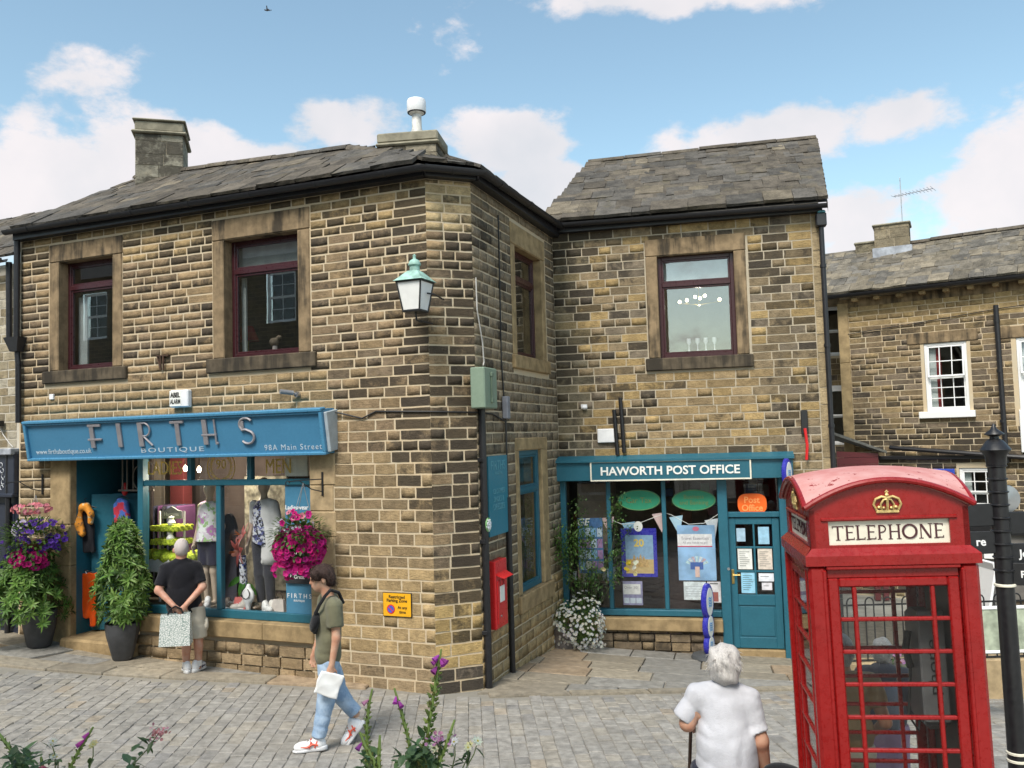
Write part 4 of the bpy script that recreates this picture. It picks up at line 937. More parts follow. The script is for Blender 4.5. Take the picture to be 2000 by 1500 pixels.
e = MB(); e.prism([(uc+.215*np.sign(math.cos(t_))*abs(math.cos(t_))**.55, zc+.155*np.sign(math.sin(t_))*abs(math.sin(t_))**.75) for t_ in np.linspace(0, 2*math.pi, 37)[:-1]], .004, .012); eo = e.build('orange_sign', M['orange_sign'], do, MR)
text('lettering', 'Post', .23, M['orange_lite'], eo, FP.mat(uc, zc+.06, -RCP-.002), height=.10, bold=.02); text('lettering', 'Office', .31, M['orange_lite'], eo, FP.mat(uc, zc-.06, -RCP-.002), height=.10, bold=.02)
# posters
def quadz(px0, px1, py0, py1, o=-RCP-.04): a, z1 = FP.uz(px0, (py0), o); b_, z0 = FP.uz(px1, py1, o); return a, b_, z0, z1
def poster(px0, px1, py0, py1, mt, nm='poster', y=.04):
    a, b_, z0, z1 = quadz(px0, px1, py0, py1); return MB().box(a, b_, y, y+.006, z0, z1).build(nm, mt, win, MR), a, b_, z0, z1
def pr(o, a, b_, z0, z1, c, f, y=.0385, nm='print'):       # printed patch as fractions of the poster
    x0, x1, y0, y1 = f; return MB().box(a+(b_-a)*x0, a+(b_-a)*x1, y, y+.001, z0+(z1-z0)*y0, z0+(z1-z0)*y1).build(nm, plain('ink_%02d%02d%02d' % tuple(int(q*99) for q in c), c, .7, .1, 20), o, MR)
o, *q = poster(1322, 1400, 1026, 1134, plain('poster_sky', (.27, .46, .70), .6, .25, 3)); pr(o, *q, (.78, .77, .78), (0, .92, .62, .84)); pr(o, *q, (.55, .05, .12), (0, .92, .605, .625), .038)
text('lettering', 'Travel Essentials', (q[1]-q[0])*.74, plain('ink_grey', (.35, .32, .36), .7), o, FP.mat((q[0]+q[1])/2-.02, q[2]+(q[3]-q[2])*.765, -RCP-.0375)); text('lettering', 'All you needs to go!', (q[1]-q[0])*.66, M['ink_grey'] if 'ink_grey' in M else None, o, FP.mat((q[0]+q[1])/2-.02, q[2]+(q[3]-q[2])*.68, -RCP-.0375))
for k in range(7):
    a0 = R_(150-20*k); c0 = Vector((q[0]+(q[1]-q[0])*.5, q[2]+(q[3]-q[2])*.24)); r1, r2 = .05, .19; pl_ = [(c0.x+r*math.cos(a0+d)*1.0, c0.y+r*math.sin(a0+d)*.9) for r, d in ((r1, -.09), (r2, -.13), (r2, .13), (r1, .09))]
    MB().prism(pl_, .0370-.0002*k, .0376-.0002*k).build('banknote_print', plain('note%d' % (k % 3), ((.45, .62, .66), (.62, .68, .70), (.55, .42, .46))[k % 3], .7, .25, 30), o, MR)
pr(o, *q, (.05, .12, .38), (.32, .66, .20, .33), .0350); pr(o, *q, (.66, .46, .40), (.44, .56, .06, .25), .0345)
e = MB(); ellipse(e, q[0]+(q[1]-q[0])*.5, q[3]-.055, .05, .035, .0378, .0385, 20); e.build('roundel_print', plain('rose', (.6, .16, .25), .6), o, MR)
o, *q = poster(1212, 1285, 1032, 1127, M['po_blue'], 'poster_frame'); pr(o, *q, (.22, .36, .52), (.12, .90, .36, .86)); pr(o, *q, (.50, .36, .16), (.12, .90, .07, .36))
text('lettering', '20', .16, plain('poster_gold', (.70, .52, .10), .6), o, FP.mat((q[0]+q[1])/2, q[2]+(q[3]-q[2])*.70, -RCP-.0375), height=.12, bold=.03)
cs = MB(); cx_, cz_ = q[0]+(q[1]-q[0])*.5, q[2]+(q[3]-q[2])*.2
for k, (dx_, h_) in enumerate(((-.13, .14), (-.08, .2), (-.03, .17), (.02, .21), (.07, .18), (.12, .13))): cs.prism([(cx_+dx_-.03, cz_), (cx_+dx_+.03, cz_), (cx_+dx_+.02, cz_+h_*.7), (cx_+dx_, cz_+h_), (cx_+dx_-.02, cz_+h_*.7)], .0372, .038)
cs.build('castle_print', plain('sand', (.46, .30, .12), .8, .3, 30), o, MR)
rd = MB(); ellipse(rd, (q[0]+q[1])/2, q[3]+.03, .07, .08, .034, .04, 24); rd.build('roundel', M['paper'], o, MR)
for px0, px1, py0, py1, c in ((1216, 1256, 1135, 1182, (.26, .25, .40)), (1335, 1380, 1136, 1172, (.66, .72, .74)), (1381, 1409, 1136, 1177, (.72, .70, .72)), (1128, 1180, 1012, 1120, (.06, .16, .36))):
    o, *q = poster(px0, px1, py0, py1, plain('leaflet%d' % px0, c, .7, .2, 14), 'leaflet')
    if px0 == 1216: pr(o, *q, (.74, .74, .72), (.02, .9, .45, .88)); text('lettering', 'Over 50?', .22, M['ink_grey'], o, FP.mat((q[0]+q[1])/2-.02, q[2]+(q[3]-q[2])*.74, -RCP-.0375)); [pr(o, *q, (.55, .62, .70), (.05+.31*k, .32+.31*k, .08, .3)) for k in range(3)]
    if px0 == 1335: [pr(o, *q, (.40, .44, .48), (.08, .92, .2+.13*k, .225+.13*k)) for k in range(5)]
    if px0 == 1381: pr(o, *q, (.35, .10, .08), (.35, .8, .05, .5)); pr(o, *q, (.1, .1, .1), (.2, .8, .88, .93))
    if px0 == 1128:
        for k in range(4):
            for j in range(4): pr(o, *q, random.choice([(.5, .6, .7), (.35, .2, .4), (.2, .4, .6), (.6, .6, .55)]), (.05+.24*k, .26+.24*k, .06+.2*j, .22+.2*j))
        text('lettering', 'GE', .2, M['paper'], o, FP.mat(q[0]+.1, q[3]-.06, -RCP-.03), shear=.2, bold=.02)
# bunting inside the glass
bt = MB(); pts = [FP.uz(px, py, -.16) for px, py in ((1185, 1012), (1215, 1024), (1248, 1022), (1300, 1002), (1312, 1006), (1345, 1024), (1375, 1022), (1405, 1003))]
bt.tube([(u_, 0, z_) for u_, z_ in pts], .005, 5); bo = bt.build('bunting', M['paper'], win, FP.mat(0, 0, -.16))
for px, py, c in ((1187, 1016, (.62, .45, .45)), (1228, 1026, (.30, .50, .66)), (1287, 1008, (.62, .46, .46)), (1321, 1014, (.40, .60, .72)), (1390, 1020, (.55, .6, .64))):
    u_, z_ = FP.uz(px, py, -.16); MB().prism([(u_-.11, z_+.03), (u_+.10, z_+.06), (u_+.04, z_-.26)], 0, .004).build('pennant', plain('pennant%d' % px, c, .8, .1), bo, FP.mat(0, 0, -.16))
# things seen behind the glass: shelf, cartons, goods
MB().box(.10, .85, .25, .55, .62, .65).build('shelf', M['floor_wood'], po, Mx)
for k in range(9): x = .12+.078*k; MB().box(x, x+.055, .32, .40, .652, .652+random.uniform(.13, .24), .006).build('packet', plain('packet%d' % (k % 4), ((.45, .5, .6), (.4, .22, .2), (.5, .5, .46), (.2, .3, .45))[k % 4], .6), po, Mx)
MB().box(.2, .75, .5, 1.3, 1.1, 2.2, .01).build('display_unit', plain('tan_unit', (.22, .17, .13), .7), po, Mx)
MB().box(1.15, 2.3, .9, 1.5, -.4, .95, .01).build('counter', plain('counter', (.07, .05, .05), .6), po, Mx)
for k in range(14): 
    x = random.uniform(.9, 3.2); z = random.uniform(1.3, 2.2); MB().box(x, x+random.uniform(.1, .3), 2.3, 2.5, z, z+random.uniform(.1, .25), .006).build('stock_box', plain('stock%d' % (k % 6), ((.3, .08, .06), (.35, .25, .05), (.1, .25, .2), (.3, .28, .25), (.05, .1, .25), (.25, .1, .2))[k % 6], .6), po, Mx)
# chandelier bulbs and glassware behind the upper window
cz = FP.uz(1365, 585, -1.2); cb = MB(); 
for dx_, dz_ in ((-.32, -.02), (-.06, .05), (.02, .02), (.1, .06), (.34, -.02), (-.2, .0)): cb.ball((cz[0]+dx_, 1.2, cz[1]+dz_), .028, n=8)
cbo = cb.build('bulbs', M['bulb'], po, Mx, smooth=True); ld = bpy.data.lights.new('chandelier_light', 'POINT'); ld.energy = 12; ld.color = (1, .86, .66); ld.shadow_soft_size = .012; put(bpy.data.objects.new('chandelier_light', ld), po, FP.mat(cz[0], cz[1]-.1, -1.2)); ca = MB(); ca.tube([(cz[0]-.34, 1.2, cz[1]-.05), (cz[0], 1.2, cz[1]-.09), (cz[0]+.36, 1.2, cz[1]-.05)], .01, 6); ca.cyl((cz[0], 1.2, cz[1]-.09), (cz[0], 1.2, 6.1), .008, n=6); ca.build('chandelier_arm', M['brass'], po, Mx)
for px in (1345, 1362, 1378, 1395): u_, z_ = FP.uz(px, 660, -.35); MB().lathe([(.02, 0), (.008, .02), (.008, .09), (.035, .14), (.03, .2)], 10, (u_, .35, 4.28)).build('glass_goblet', M['white_plastic'], po, Mx, smooth=True)
MB().box(1.5, 3.0, .3, .8, 4.2, 4.27).build('table', M['room_pale'], po, Mx)
# ---------------------------------------------------------------- stone cottage beyond the phone box
def kcol(c, a, b, al):
    k = random.uniform(a, b); return (*[x*k for x in c], al)
FF = Facade(at_y(1655, 800, 19), R_(-35))
fh = thing('far_cottage', 'stone cottage with white sash windows and slate roof, in the background behind the phone box', 'building', FF.mat())
Wi = W[fh.name].inverted(); fx = lambda px, py, o=0: FF.uz(px, py, o)
FE = 5.72; U1 = 5.6
wa = (1.60, 2.40, 3.27, 4.69); wc = (3.28, 4.1, 3.0, 4.67); wd = (2.13, 2.87, 1.10, 2.10)
op = [wa, wc, wd]
def cF(u, z):
    k = random.uniform(.75, 1.25); b = random.choice([(.165, .12, .07), (.20, .145, .075), (.13, .10, .07)]); s = random.uniform(.2, .65)
    if z > 5.2: b = mixc(b, (.33, .23, .10), .6); s *= .6
    if z < 3.0: s = min(.95, s+.2)
    return (*[x*k*1.2 for x in b], s*.8)
b = MB(); holed(b, FF, -.05, U1, -1, FE+.15, op, -.003, Wi)
FFL = Facade(FF.pt(-.05, 0), FF.ang+R_(90)); holed(b, Facade(FF.pt(0, 0, 0)-FF.n*5, FF.ang-R_(90)), 0, 5, -1, FE+.15, [], 0, Wi)
wall = b.build('wall', M['mortar_warm'], fh)
lay(course_fill(FF, .12, U1, -.6, FE, lambda z: .118, [(wa[0]-.06, wa[1]+.06, wa[2]-.16, wa[3]+.24), (wc[0]-.08, wc[1]+.08, 2.9, wc[3]+.24), (wd[0]-.04, wd[1]+.04, wd[2], wd[3]+.05)], cF, .17, .5, .017), wall)
for z0, z1 in ((-.5, 1.2), (1.205, 2.9), (2.905, 4.4), (4.405, FE)): MB().box(-.10, .12, -.03, .2, z0, z1, .01).build('quoin', M['pier_stone'], fh, FF.mat())
for a, b_, z in ((wa[0]-.32, wa[1]+.22, 4.69), (wc[0]-.3, wc[1]+.3, 4.67)): MB().box(a, b_, -.02, .15, z+.003, z+.24, .012).build('lintel', M['surround'], fh, FF.mat())
def sash(F, bld, u0, u1, z0, z1, rec, cols, rows_t, rows_b, name='sash_window', tilt=0.0, room_=True):
    WP = M['white_paint']; Mx = F.mat(0, 0, -rec); fr = MB(); w_ = .055; zm = (z0+z1)/2
    fr.box(u0, u0+w_, 0, .08, z0, z1, .005).box(u1-w_, u1, 0, .08, z0, z1, .005).box(u0+w_, u1-w_, .001, .079, z1-w_, z1, .005).box(u0+w_, u1-w_, .001, .079, z0, z0+w_, .005)
    o = fr.build(name, WP, bld, Mx)
    for half, (a, c, n, y) in enumerate(((zm, z1-w_, rows_t, .01), (z0+w_, zm, rows_b, .035))):
        s = MB(); x0, x1 = u0+w_, u1-w_; k = .035
        s.box(x0, x1, y, y+.03, c-k, c, .003).box(x0, x1, y, y+.03, a, a+k, .003).box(x0, x0+k, y+.001, y+.029, a+k, c-k).box(x1-k, x1, y+.001, y+.029, a+k, c-k)
        for i in range(1, cols): x = x0+(x1-x0)*i/cols; s.box(x-.009, x+.009, y+.004, y+.026, a+k, c-k)
        for i in range(1, n): z = a+(c-a)*i/n; s.box(x0+k, x1-k, y+.0045, y+.0255, z-.009, z+.009)
        Ms = Mx @ T(0, 0, c) @ RX(-tilt if half == 0 else 0) @ T(0, 0, -c)
        so_ = s.build('sash', WP, o, Ms); MB().box(x0+k, x1-k, y+.013, y+.016, a+k, c-k).build('pane', M['glass'], o, Ms)
    if room_:
        room(bld, F, u0-.1, u1+.1, z0-.1, z1+.1, rec+.1, 1.5, M['room_dark'])
        MB().box(u0+.04, u0+.2, rec+.12, rec+.14, z0, z1).build('curtain', M['curtain'], bld, F.mat())
    return o
sash(FF, fh, wa[0], wa[1], wa[2], wa[3], .02, 3, 2, 3, tilt=R_(7)); sash(FF, fh, wc[0], wc[1], wc[2]+.25, wc[3], .02, 3, 2, 3, tilt=R_(7)); sash(FF, fh, *wd, .03, 3, 2, 2)
MB().box(wa[0]+.2, wa[0]+.29, .15, .17, wa[2], wa[3]).build('red_curtain', plain('red_curtain', (.22, .02, .025), .9), fh, FF.mat())
MB().box(wa[0]-.15, wa[1]+.1, -.10, .03, wa[2]-.14, wa[2]-.003, .01).build('sill', M['white_paint'], fh, FF.mat()); MB().box(wc[0]-.02, wc[1]+.1, -.05, .06, 2.4, 3.245, .01).build('apron_panel', M['white_paint'], fh, FF.mat())
# roof
TF = .60; oF = .25; zF = 5.90; RF = lambda u, o: FF.pt(u, zF+TF*(oF-o), o)
rb = MB(); r4 = [RF(-.9, oF), RF(U1, oF), RF(U1, -1.85), RF(-.9, -1.85)]; rb.add([Wi @ (p+Vector((0, 0, -.04))) for p in r4], [(0, 1, 2, 3)]); rb.add([Wi @ p for p in (r4[3], r4[2], r4[2]-FF.n*3+Vector((0, 0, -1.5)), r4[3]-FF.n*3+Vector((0, 0, -1.5)))], [(0, 1, 2, 3)])
roof = rb.build('roof', M['roof_under'], fh)
slate_roof(roof, RF(0, oF)+Vector((0, 0, .012)), FF.d.copy(), (-FF.n+Vector((0, 0, TF))).normalized(), 2.1*math.sqrt(1+TF*TF), lambda s: (-.9, U1), lambda s: max(.13, .21-.03*s), lambda u, s: kcol(random.choice([(.135, .118, .092), (.16, .136, .10), (.115, .105, .09)]), .8, 1.35, 1), 300, .04, .24, .5)
ridge_tiles([RF(.9, -1.85)+up_, RF(U1, -1.85)+up_], .11, roof, M['slate'], .6)
gutter(fh, [FF.pt(-.2, 5.88, .32), FF.pt(U1, 5.86, .32)], .075)
MB().box(-.1, U1, -.02, .02, 5.62, 5.80).build('eaves_band', M['surround'], fh, FF.mat())
for k in range(12): MB().box(.25+.45*k, .36+.45*k, -.22, .0, 5.72, 5.79, .005).build('eaves_corbel', M['pier_stone'], fh, FF.mat())
cc = RF(.78, -1.75); chimney(fh, Vector((cc.x, cc.y)), FF.ang+R_(8), .72, .6, 6.7, 7.62, [(.05, .05)], .05, 9, (.24, .20, .135), (.25, .55))
cc2 = RF(.2, -1.9); chimney(fh, Vector((cc2.x, cc2.y)), FF.ang+R_(8), .5, .5, 6.7, 7.3, [(.06, .04)], .05, 10, (.22, .19, .13), (.25, .55))
MB().box(-.42, .42, -.42, -.31, 6.85, 7.1, .01).build('flashing', M['lead'], fh, T(cc.x, cc.y, 0) @ RZ(FF.ang+R_(8)))
# pipes on its wall
pp = MB(); u_, z1 = fx(1944, 590, .1); pp.cyl((u_, -.08, 5.35), (u_+.02, -.08, 2.2), .05, n=10); 
for z in (5.0, 4.0, 3.0): pp.cyl((u_, -.08, z), (u_, -.08, z+.06), .06, n=10)
pp.build('soil_pipe', M['gutter'], fh, FF.mat(), smooth=True)
a = fx(1738, 874, .12); c = fx(1950, 887, .12); ps = MB(); ps.tube([(a[0], -.1, a[1]), (a[0]+.1, -.14, a[1]-.01), (c[0]+.6, -.14, c[1]-.08)], .045, 8); ps.build('waste_pipe', M['gutter'], fh, FF.mat(), smooth=True)
wr = MB(); wr.tube([(0.1, -.03, 5.03), (1.5, -.025, 5.14), (3, -.03, 5.28), (5, -.03, 5.4)], .009, 5); wr.build('wire', M['cable'], fh, FF.mat())
# dark shop front at street level: black fascia, blue board, notice
MB().box(-.1, U1, -.10, .02, 2.28, 2.36, .01).build('shop_cornice', M['black_iron'], fh, FF.mat())
a = fx(1768, 916, .1); c = fx(1866, 948, .1); MB().box(a[0], c[0], -.13, -.03, 1.55, a[1]+.0, .012).build('blue_board', M['blue_board'], fh, FF.mat())
MB().box(2.0, U1, -.14, -.02, .78, 1.06, .01).build('shop_sill', M['black_iron'], fh, FF.mat())
MB().box(2.05, U1, -.06, .0, -.5, .78, .01).build('stall_riser', plain('riser', (.13, .12, .11), .6), fh, FF.mat())
MB().box(2.5, 3.1, -.13, -.065, .3, .62, .008).build('white_notice', M['white_paint'], fh, FF.mat())
# television aerial on the chimney
ar = thing('television_aerial', 'thin television aerial on a mast above the background cottage chimney', 'aerial', T(cc.x+.25, cc.y, 7.3))
b = MB(); b.cyl((0, 0, 0), (0, 0, 1.5), .011, n=6); d0 = at_y(1745, 384, cc.y); d1 = at_y(1822, 368, cc.y); m0 = Vector((cc.x+.25, cc.y, 7.3)); q0, q1 = d0-m0, d1-m0
b.cyl((0, 0, -.0), (0, 0, (q0.z+q1.z)/2), .010, n=6); b.build('mast', M['steel'], ar)
b = MB(); b.cyl(q0, q1, .009, n=6)
for k in range(12):
    p = q0+(q1-q0)*(k/11); h_ = .05+.035*(k/11); b.cyl(p+Vector((0, -.12, -h_)), p+Vector((0, .12, h_)), .006, n=5)
b.build('elements', M['steel'], ar)
# ---- the wing to the left of it with a small window, gable and red porch
FW = Facade(at_y(1690, 800, 20.6), R_(-12))
wg = thing('gabled_wing', 'narrow stone gable wing with white-framed windows between post office and background cottage', 'building', FW.mat())
Wi = W[wg.name].inverted(); u0, u1 = -2.2, .3
wv = lambda px0, px1, py0, py1: (FW.uz(px0, py0)[0], FW.uz(px1, py1)[0], FW.uz(px1, py1)[1], FW.uz(px0, py0)[1])
s1 = wv(1600, 1652, 600, 694); s2 = wv(1590, 1670, 758, 868)
b = MB(); holed(b, FW, u0, u1, -1, 6.2, [s1, s2], -.003, Wi); b.add([Wi @ FW.pt(u0, 6.2, -.012), Wi @ FW.pt(u1, 6.2, -.012), Wi @ FW.pt((u0+u1)/2, 7.0, -.012)], [(0, 1, 2)]); wall = b.build('wall', M['mortar_warm'], wg)
lay(course_fill(FW, u0, u1, .5, 6.5, lambda z: .14, [(s1[0]-.1, s1[1]+.16, s1[2]-.1, s1[3]+.25), (s2[0]-.05, s2[1]+.05, s2[2]-.05, s2[3]+.05)], cF, .2, .5, .013), wall)
MB().box(s1[1], s1[1]+.14, -.03, .15, s1[2]-.1, s1[3]+.2, .01).build('jamb', M['surround'], wg, FW.mat()); MB().box(s1[0]-.1, s1[1], -.03, .15, s1[3]+.003, s1[3]+.2, .01).build('lintel', M['surround'], wg, FW.mat())
sash(FW, wg, s1[0], s1[1]-.0, s1[2], s1[3], .03, 1, 1, 1); sash(FW, wg, s2[0], s2[1], s2[2], s2[3], -.02, 1, 1, 1); MB().box(s2[1]-.16, s2[1], -.06, .0, s2[2]-.1, s2[3]+.04, .008).build('architrave', M['white_paint'], wg, FW.mat()); MB().box(s2[0], s2[1]-.161, -.06, .0, s2[3]-.10, s2[3]+.04, .008).build('architrave', M['white_paint'], wg, FW.mat())
rb = MB(); rb.add([Wi @ FW.pt(u1+.15, 6.1, .1), Wi @ FW.pt((u0+u1)/2, 7.06, .1), Wi @ FW.pt((u0+u1)/2, 7.06, -3), Wi @ FW.pt(u1+.15, 6.1, -3)], [(0, 1, 2, 3)]); rb.build('roof', M['slate'], wg, color=(.16, .15, .12, 1))
# red boarded porch
FO = Facade(at_y(1690, 900, 18.2), R_(-8)); pc_ = thing('red_porch', 'dark red boarded lean-to porch with sloping slate roof beside the background cottage', 'porch', FO.mat())
pz = lambda px, py: FO.uz(px, py); xa, za = pz(1632, 850); xb, zb2 = pz(1722, 882)
for k in range(5):
    z0 = 1.55+.14*k+.25; top_ = lambda x: za+(zb2-za)*(x-xa)/(xb-xa)
    MB().prism([(xa, z0), (xb-.08, z0), (xb-.08, min(z0+.134, top_(xb)-.03)), (xa, min(z0+.134, top_(xa)-.03))], -.012-.003*k, .03).build('board', M['porch_red'], pc_, FO.mat())
for x in (xb-.12, xa+.62): MB().box(x, x+.11, -.04, .08, -.6, 1.9, .006).build('post', M['porch_red'], pc_, FO.mat())
MB().prism([(xa-.1, za+.02), (xb+.06, zb2-.03), (xb+.06, zb2+.02), (xa-.1, za+.08)], -.15, 1.3).build('porch_roof', M['slate'], pc_, FO.mat(), color=(.13, .13, .12, 1))
a = pz(1640, 930); MB().box(xa+.0, xa+.42, .25, .3, 1.2, 1.62, .01).build('blue_panel', M['blue_board'], pc_, FO.mat())
MB().box(xa-.1, xb, .9, 1.0, -.6, 1.9).build('back_wall', M['room_dark'], pc_, FO.mat())
# ---- neighbouring house at the left edge
FN = Facade(FA.pt(-7.02, 0, -.05), FA.ang-R_(2))
nh = thing('neighbour_house', 'pale stone house with dark navy shop front, cut off at the left edge', 'building', FN.mat())
Wi = W[nh.name].inverted(); b = MB(); holed(b, FN, -4, .0, -1, 5.9, [(-4, -.02, -1, 2.95)], -.003, Wi); wall = b.build('wall', M['mortar_light'], nh)
def cN(u, z): k = random.uniform(.8, 1.2); return (*[x*k for x in random.choice([(.34, .29, .20), (.27, .22, .14), (.40, .36, .28)])], random.uniform(.05, .4))
lay(course_fill(FN, -4, -.12, 3.05, 5.75, lambda z: .135, [], cN, .17, .4, .022), wall)
SN = M['navy']; MN = FN.mat()
MB().box(-4, -.02, -.12, .1, 2.35, 3.0, .01).build('fascia', SN, nh, MN); MB().box(-4, -.02, -.18, .0, 2.94, 3.04, .012).build('cornice', M['lead'], nh, MN); MB().box(-4, -.02, -.15, .0, 2.30, 2.36, .012).build('moulding', SN, nh, MN)
MB().box(-4, -.02, -.02, .1, .1, 2.3).build('shop_panel', SN, nh, MN)
for a, c in ((-.62, -.12), (-1.3, -.74)): 
    q = MB(); 
    for z0, z1 in ((.35, 1.15), (1.25, 2.2)): q.box(a, c, -.045, -.019, z0, z1, .018)
    q.build('raised_panel', SN, nh, MN)
text('lettering', 'RIE', .30, M['cream'], nh, FN.mat(-.62, 2.56, .122), bold=.03, height=.11)
cl = plain('chalk_line', (.55, .57, .60), .7); q = MB(); q.tube([(-.62+.24*math.cos(a), 0, 2.68+.11*math.sin(a)+.05*math.cos(a)) for a in np.linspace(-.9, 3.3, 22)], .009, 5); q.tube([(-.62+.15*math.cos(a), 0, 2.69+.06*math.sin(a)) for a in np.linspace(.3, 3.4, 14)], .007, 5)
for k in range(5): q.tube([(-.28+.03*math.sin(k)+.035*math.cos(a), 0, 2.45+.085*k+.035*math.sin(a)) for a in np.linspace(k, k+4.4, 10)], .006, 4)
q.tube([(-.9, 0, 2.43), (-.7, 0, 2.46), (-.5, 0, 2.43), (-.35, 0, 2.47)], .007, 4); q.build('scroll_ornament', cl, nh, FN.mat(0, 0, .125))
# its roof and eaves
TN = .62; RN = lambda u, o: FN.pt(u, 5.98+TN*(.15-o), o); rb = MB(); rb.add([Wi @ p for p in (RN(-4, .15), RN(.0, .15), RN(0, -2.3), RN(-4, -2.3))], [(0, 1, 2, 3)]); roof = rb.build('roof', M['roof_under'], nh)
slate_roof(roof, RN(0, .15)+Vector((0, 0, .012)), FN.d.copy(), (-FN.n+Vector((0, 0, TN))).normalized(), 2.4*math.sqrt(1+TN*TN), lambda s: (-4, -.02), lambda s: .2, lambda u, s: slate_col(.7), 90)
gutter(nh, [FN.pt(-4, 5.90, .22), FN.pt(-.12, 5.93, .22)], .055)
# ---- row of houses across the street (behind the camera), seen in the window panes
FB = Facade((-2.0, -2.4), R_(157.7))
ob = thing('opposite_house', 'stone house across the street seen only as reflection in the upper panes', 'building', FB.mat())
Wi = W[ob.name].inverted(); ops = [(2.2+2.6*k, 3.3+2.6*k, z0, z0+1.6) for k in range(9) for z0 in (.9, 4.0, 6.75)]
b = MB(); holed(b, FB, 0, 26, -1, 8.9, ops, 0, Wi); b.add([Wi @ FB.pt(0, z_, o_) for z_, o_ in ((-1, 0), (8.9, 0), (10.9, -3), (8.9, -6), (-1, -6))], [(0, 1, 2, 3, 4)]); b.add([Wi @ FB.pt(u_, z_, o_) for u_, z_, o_ in ((-.1, 8.85, .15), (26, 8.85, .15), (26, 10.95, -3), (-.1, 10.95, -3))], [(0, 1, 2, 3)], 1)
t = NT('coursed_wall'); p = t.pos(); br = t.n('ShaderNodeTexBrick'); t.l(t.pos((1, 1, 1), True), br.inputs['Vector']); br.inputs['Scale'].default_value = 4; br.inputs['Color1'].default_value = (.16, .12, .07, 1); br.inputs['Color2'].default_value = (.09, .07, .05, 1); br.inputs['Mortar'].default_value = (.32, .26, .17, 1); br.inputs['Brick Width'].default_value = 1.3; br.inputs['Row Height'].default_value = .5
mp = t.n('ShaderNodeMapping'); mp.inputs['Rotation'].default_value = (R_(90), 0, 0); tc_ = t.n('ShaderNodeTexCoord'); t.l(tc_.outputs['Object'], mp.inputs[0]); t.l(mp.outputs[0], br.inputs['Vector']); t.set(Base_Color=br.outputs[0], Roughness=.9); M['coursed_wall'] = t.m
b.build('wall', [M['coursed_wall'], M['roof_under']], ob)
for k in range(9):
    for z0 in (.9, 4.0, 6.75): sash(FB, ob, 2.2+2.6*k, 3.3+2.6*k, z0, z0+1.6, .05, 2, 2, 2, room_=False); MB().box(2.2+2.6*k, 3.3+2.6*k, .3, .32, z0, z0+1.6).build('dark_interior', M['room_dark'], ob, FB.mat())
# ---------------------------------------------------------------- smooth bodies: signed distance fields meshed with surface nets
def A3(p): return np.array(p, float)
def cone(P, a, b, ra, rb):
    a = A3(a); b = A3(b); ba = b-a; t = np.clip(((P-a) @ ba)/(ba @ ba), 0, 1); return np.linalg.norm(P-a-t[..., None]*ba, axis=-1)-(ra+t*(rb-ra))
def ell(P, c, r, R=None):
    q = P-A3(c)
    if R is not None: q = q @ R
    r = A3(r); k0 = np.linalg.norm(q/r, axis=-1); k1 = np.linalg.norm(q/(r*r), axis=-1)+1e-9; return k0*(k0-1)/k1
def rot3(rx=0, ry=0, rz=0): return np.array((RZ(rz) @ RY(ry) @ RX(rx)).to_3x3())
def smin(a, b, k): h = np.clip(.5+.5*(b-a)/k, 0, 1); return b+(a-b)*h-k*h*(1-h)
def U(k, *fs):
    r = fs[0]
    for f in fs[1:]: r = smin(r, f, k)
    return r
def chain(P, pts, rs, k=.02): return U(k, *[cone(P, pts[i], pts[i+1], rs[i], rs[i+1]) for i in range(len(pts)-1)]) if len(pts) > 2 else cone(P, pts[0], pts[1], rs[0], rs[1])
def half(P, p, n): n = A3(n)/np.linalg.norm(n); return (P-A3(p)) @ n       # > 0 on the side n points to
def nets(f, lo, hi, h):
    lo = A3(lo); hi = A3(hi); n = np.ceil((hi-lo)/h).astype(int)+1
    g = np.stack(np.meshgrid(*[lo[i]+h*np.arange(n[i]) for i in range(3)], indexing='ij'), -1); v = f(g); s = v < 0
    nx, ny, nz = n; c = np.zeros((nx-1, ny-1, nz-1), int)
    off = [(i, j, k) for i in (0, 1) for j in (0, 1) for k in (0, 1)]
    for i, j, k in off: c += s[i:nx-1+i, j:ny-1+j, k:nz-1+k]
    act = (c > 0) & (c < 8); idx = -np.ones(act.shape, int); ids = np.argwhere(act); idx[act] = np.arange(len(ids))
    acc = np.zeros((len(ids), 3)); cnt = np.zeros(len(ids))
    for a in off:
        for ax in range(3):
            if a[ax] == 0:
                b = list(a); b[ax] = 1; va = v[tuple((ids+A3(a).astype(int)).T)]; vb = v[tuple((ids+np.array(b)).T)]; m = (va < 0) != (vb < 0)
                t = np.where(m, va/(va-vb+1e-12), 0); p = ids+A3(a); p[:, ax] += t; acc[m] += p[m]; cnt[m] += 1
    V = lo+h*(acc/cnt[:, None]); F = []
    for ax in range(3):
        o1, o2 = [(1, 2), (2, 0), (0, 1)][ax]; sl = [slice(None)]*3; sl[ax] = slice(0, n[ax]-1); sh = [slice(None)]*3; sh[ax] = slice(1, n[ax])
        ch = np.argwhere(s[tuple(sl)] != s[tuple(sh)])
        ch = ch[(ch[:, o1] > 0) & (ch[:, o2] > 0) & (ch[:, o1] < n[o1]-1) & (ch[:, o2] < n[o2]-1)]
        if not len(ch): continue
        d1 = np.zeros(3, int); d1[o1] = 1; d2 = np.zeros(3, int); d2[o2] = 1
        q = np.stack([idx[tuple((ch-d1-d2).T)], idx[tuple((ch-d2).T)], idx[tuple(ch.T)], idx[tuple((ch-d1).T)]], 1); ins = s[tuple(ch.T)]
        q[~ins] = q[~ins][:, ::-1]; F.append(q)
    return V, np.concatenate(F)
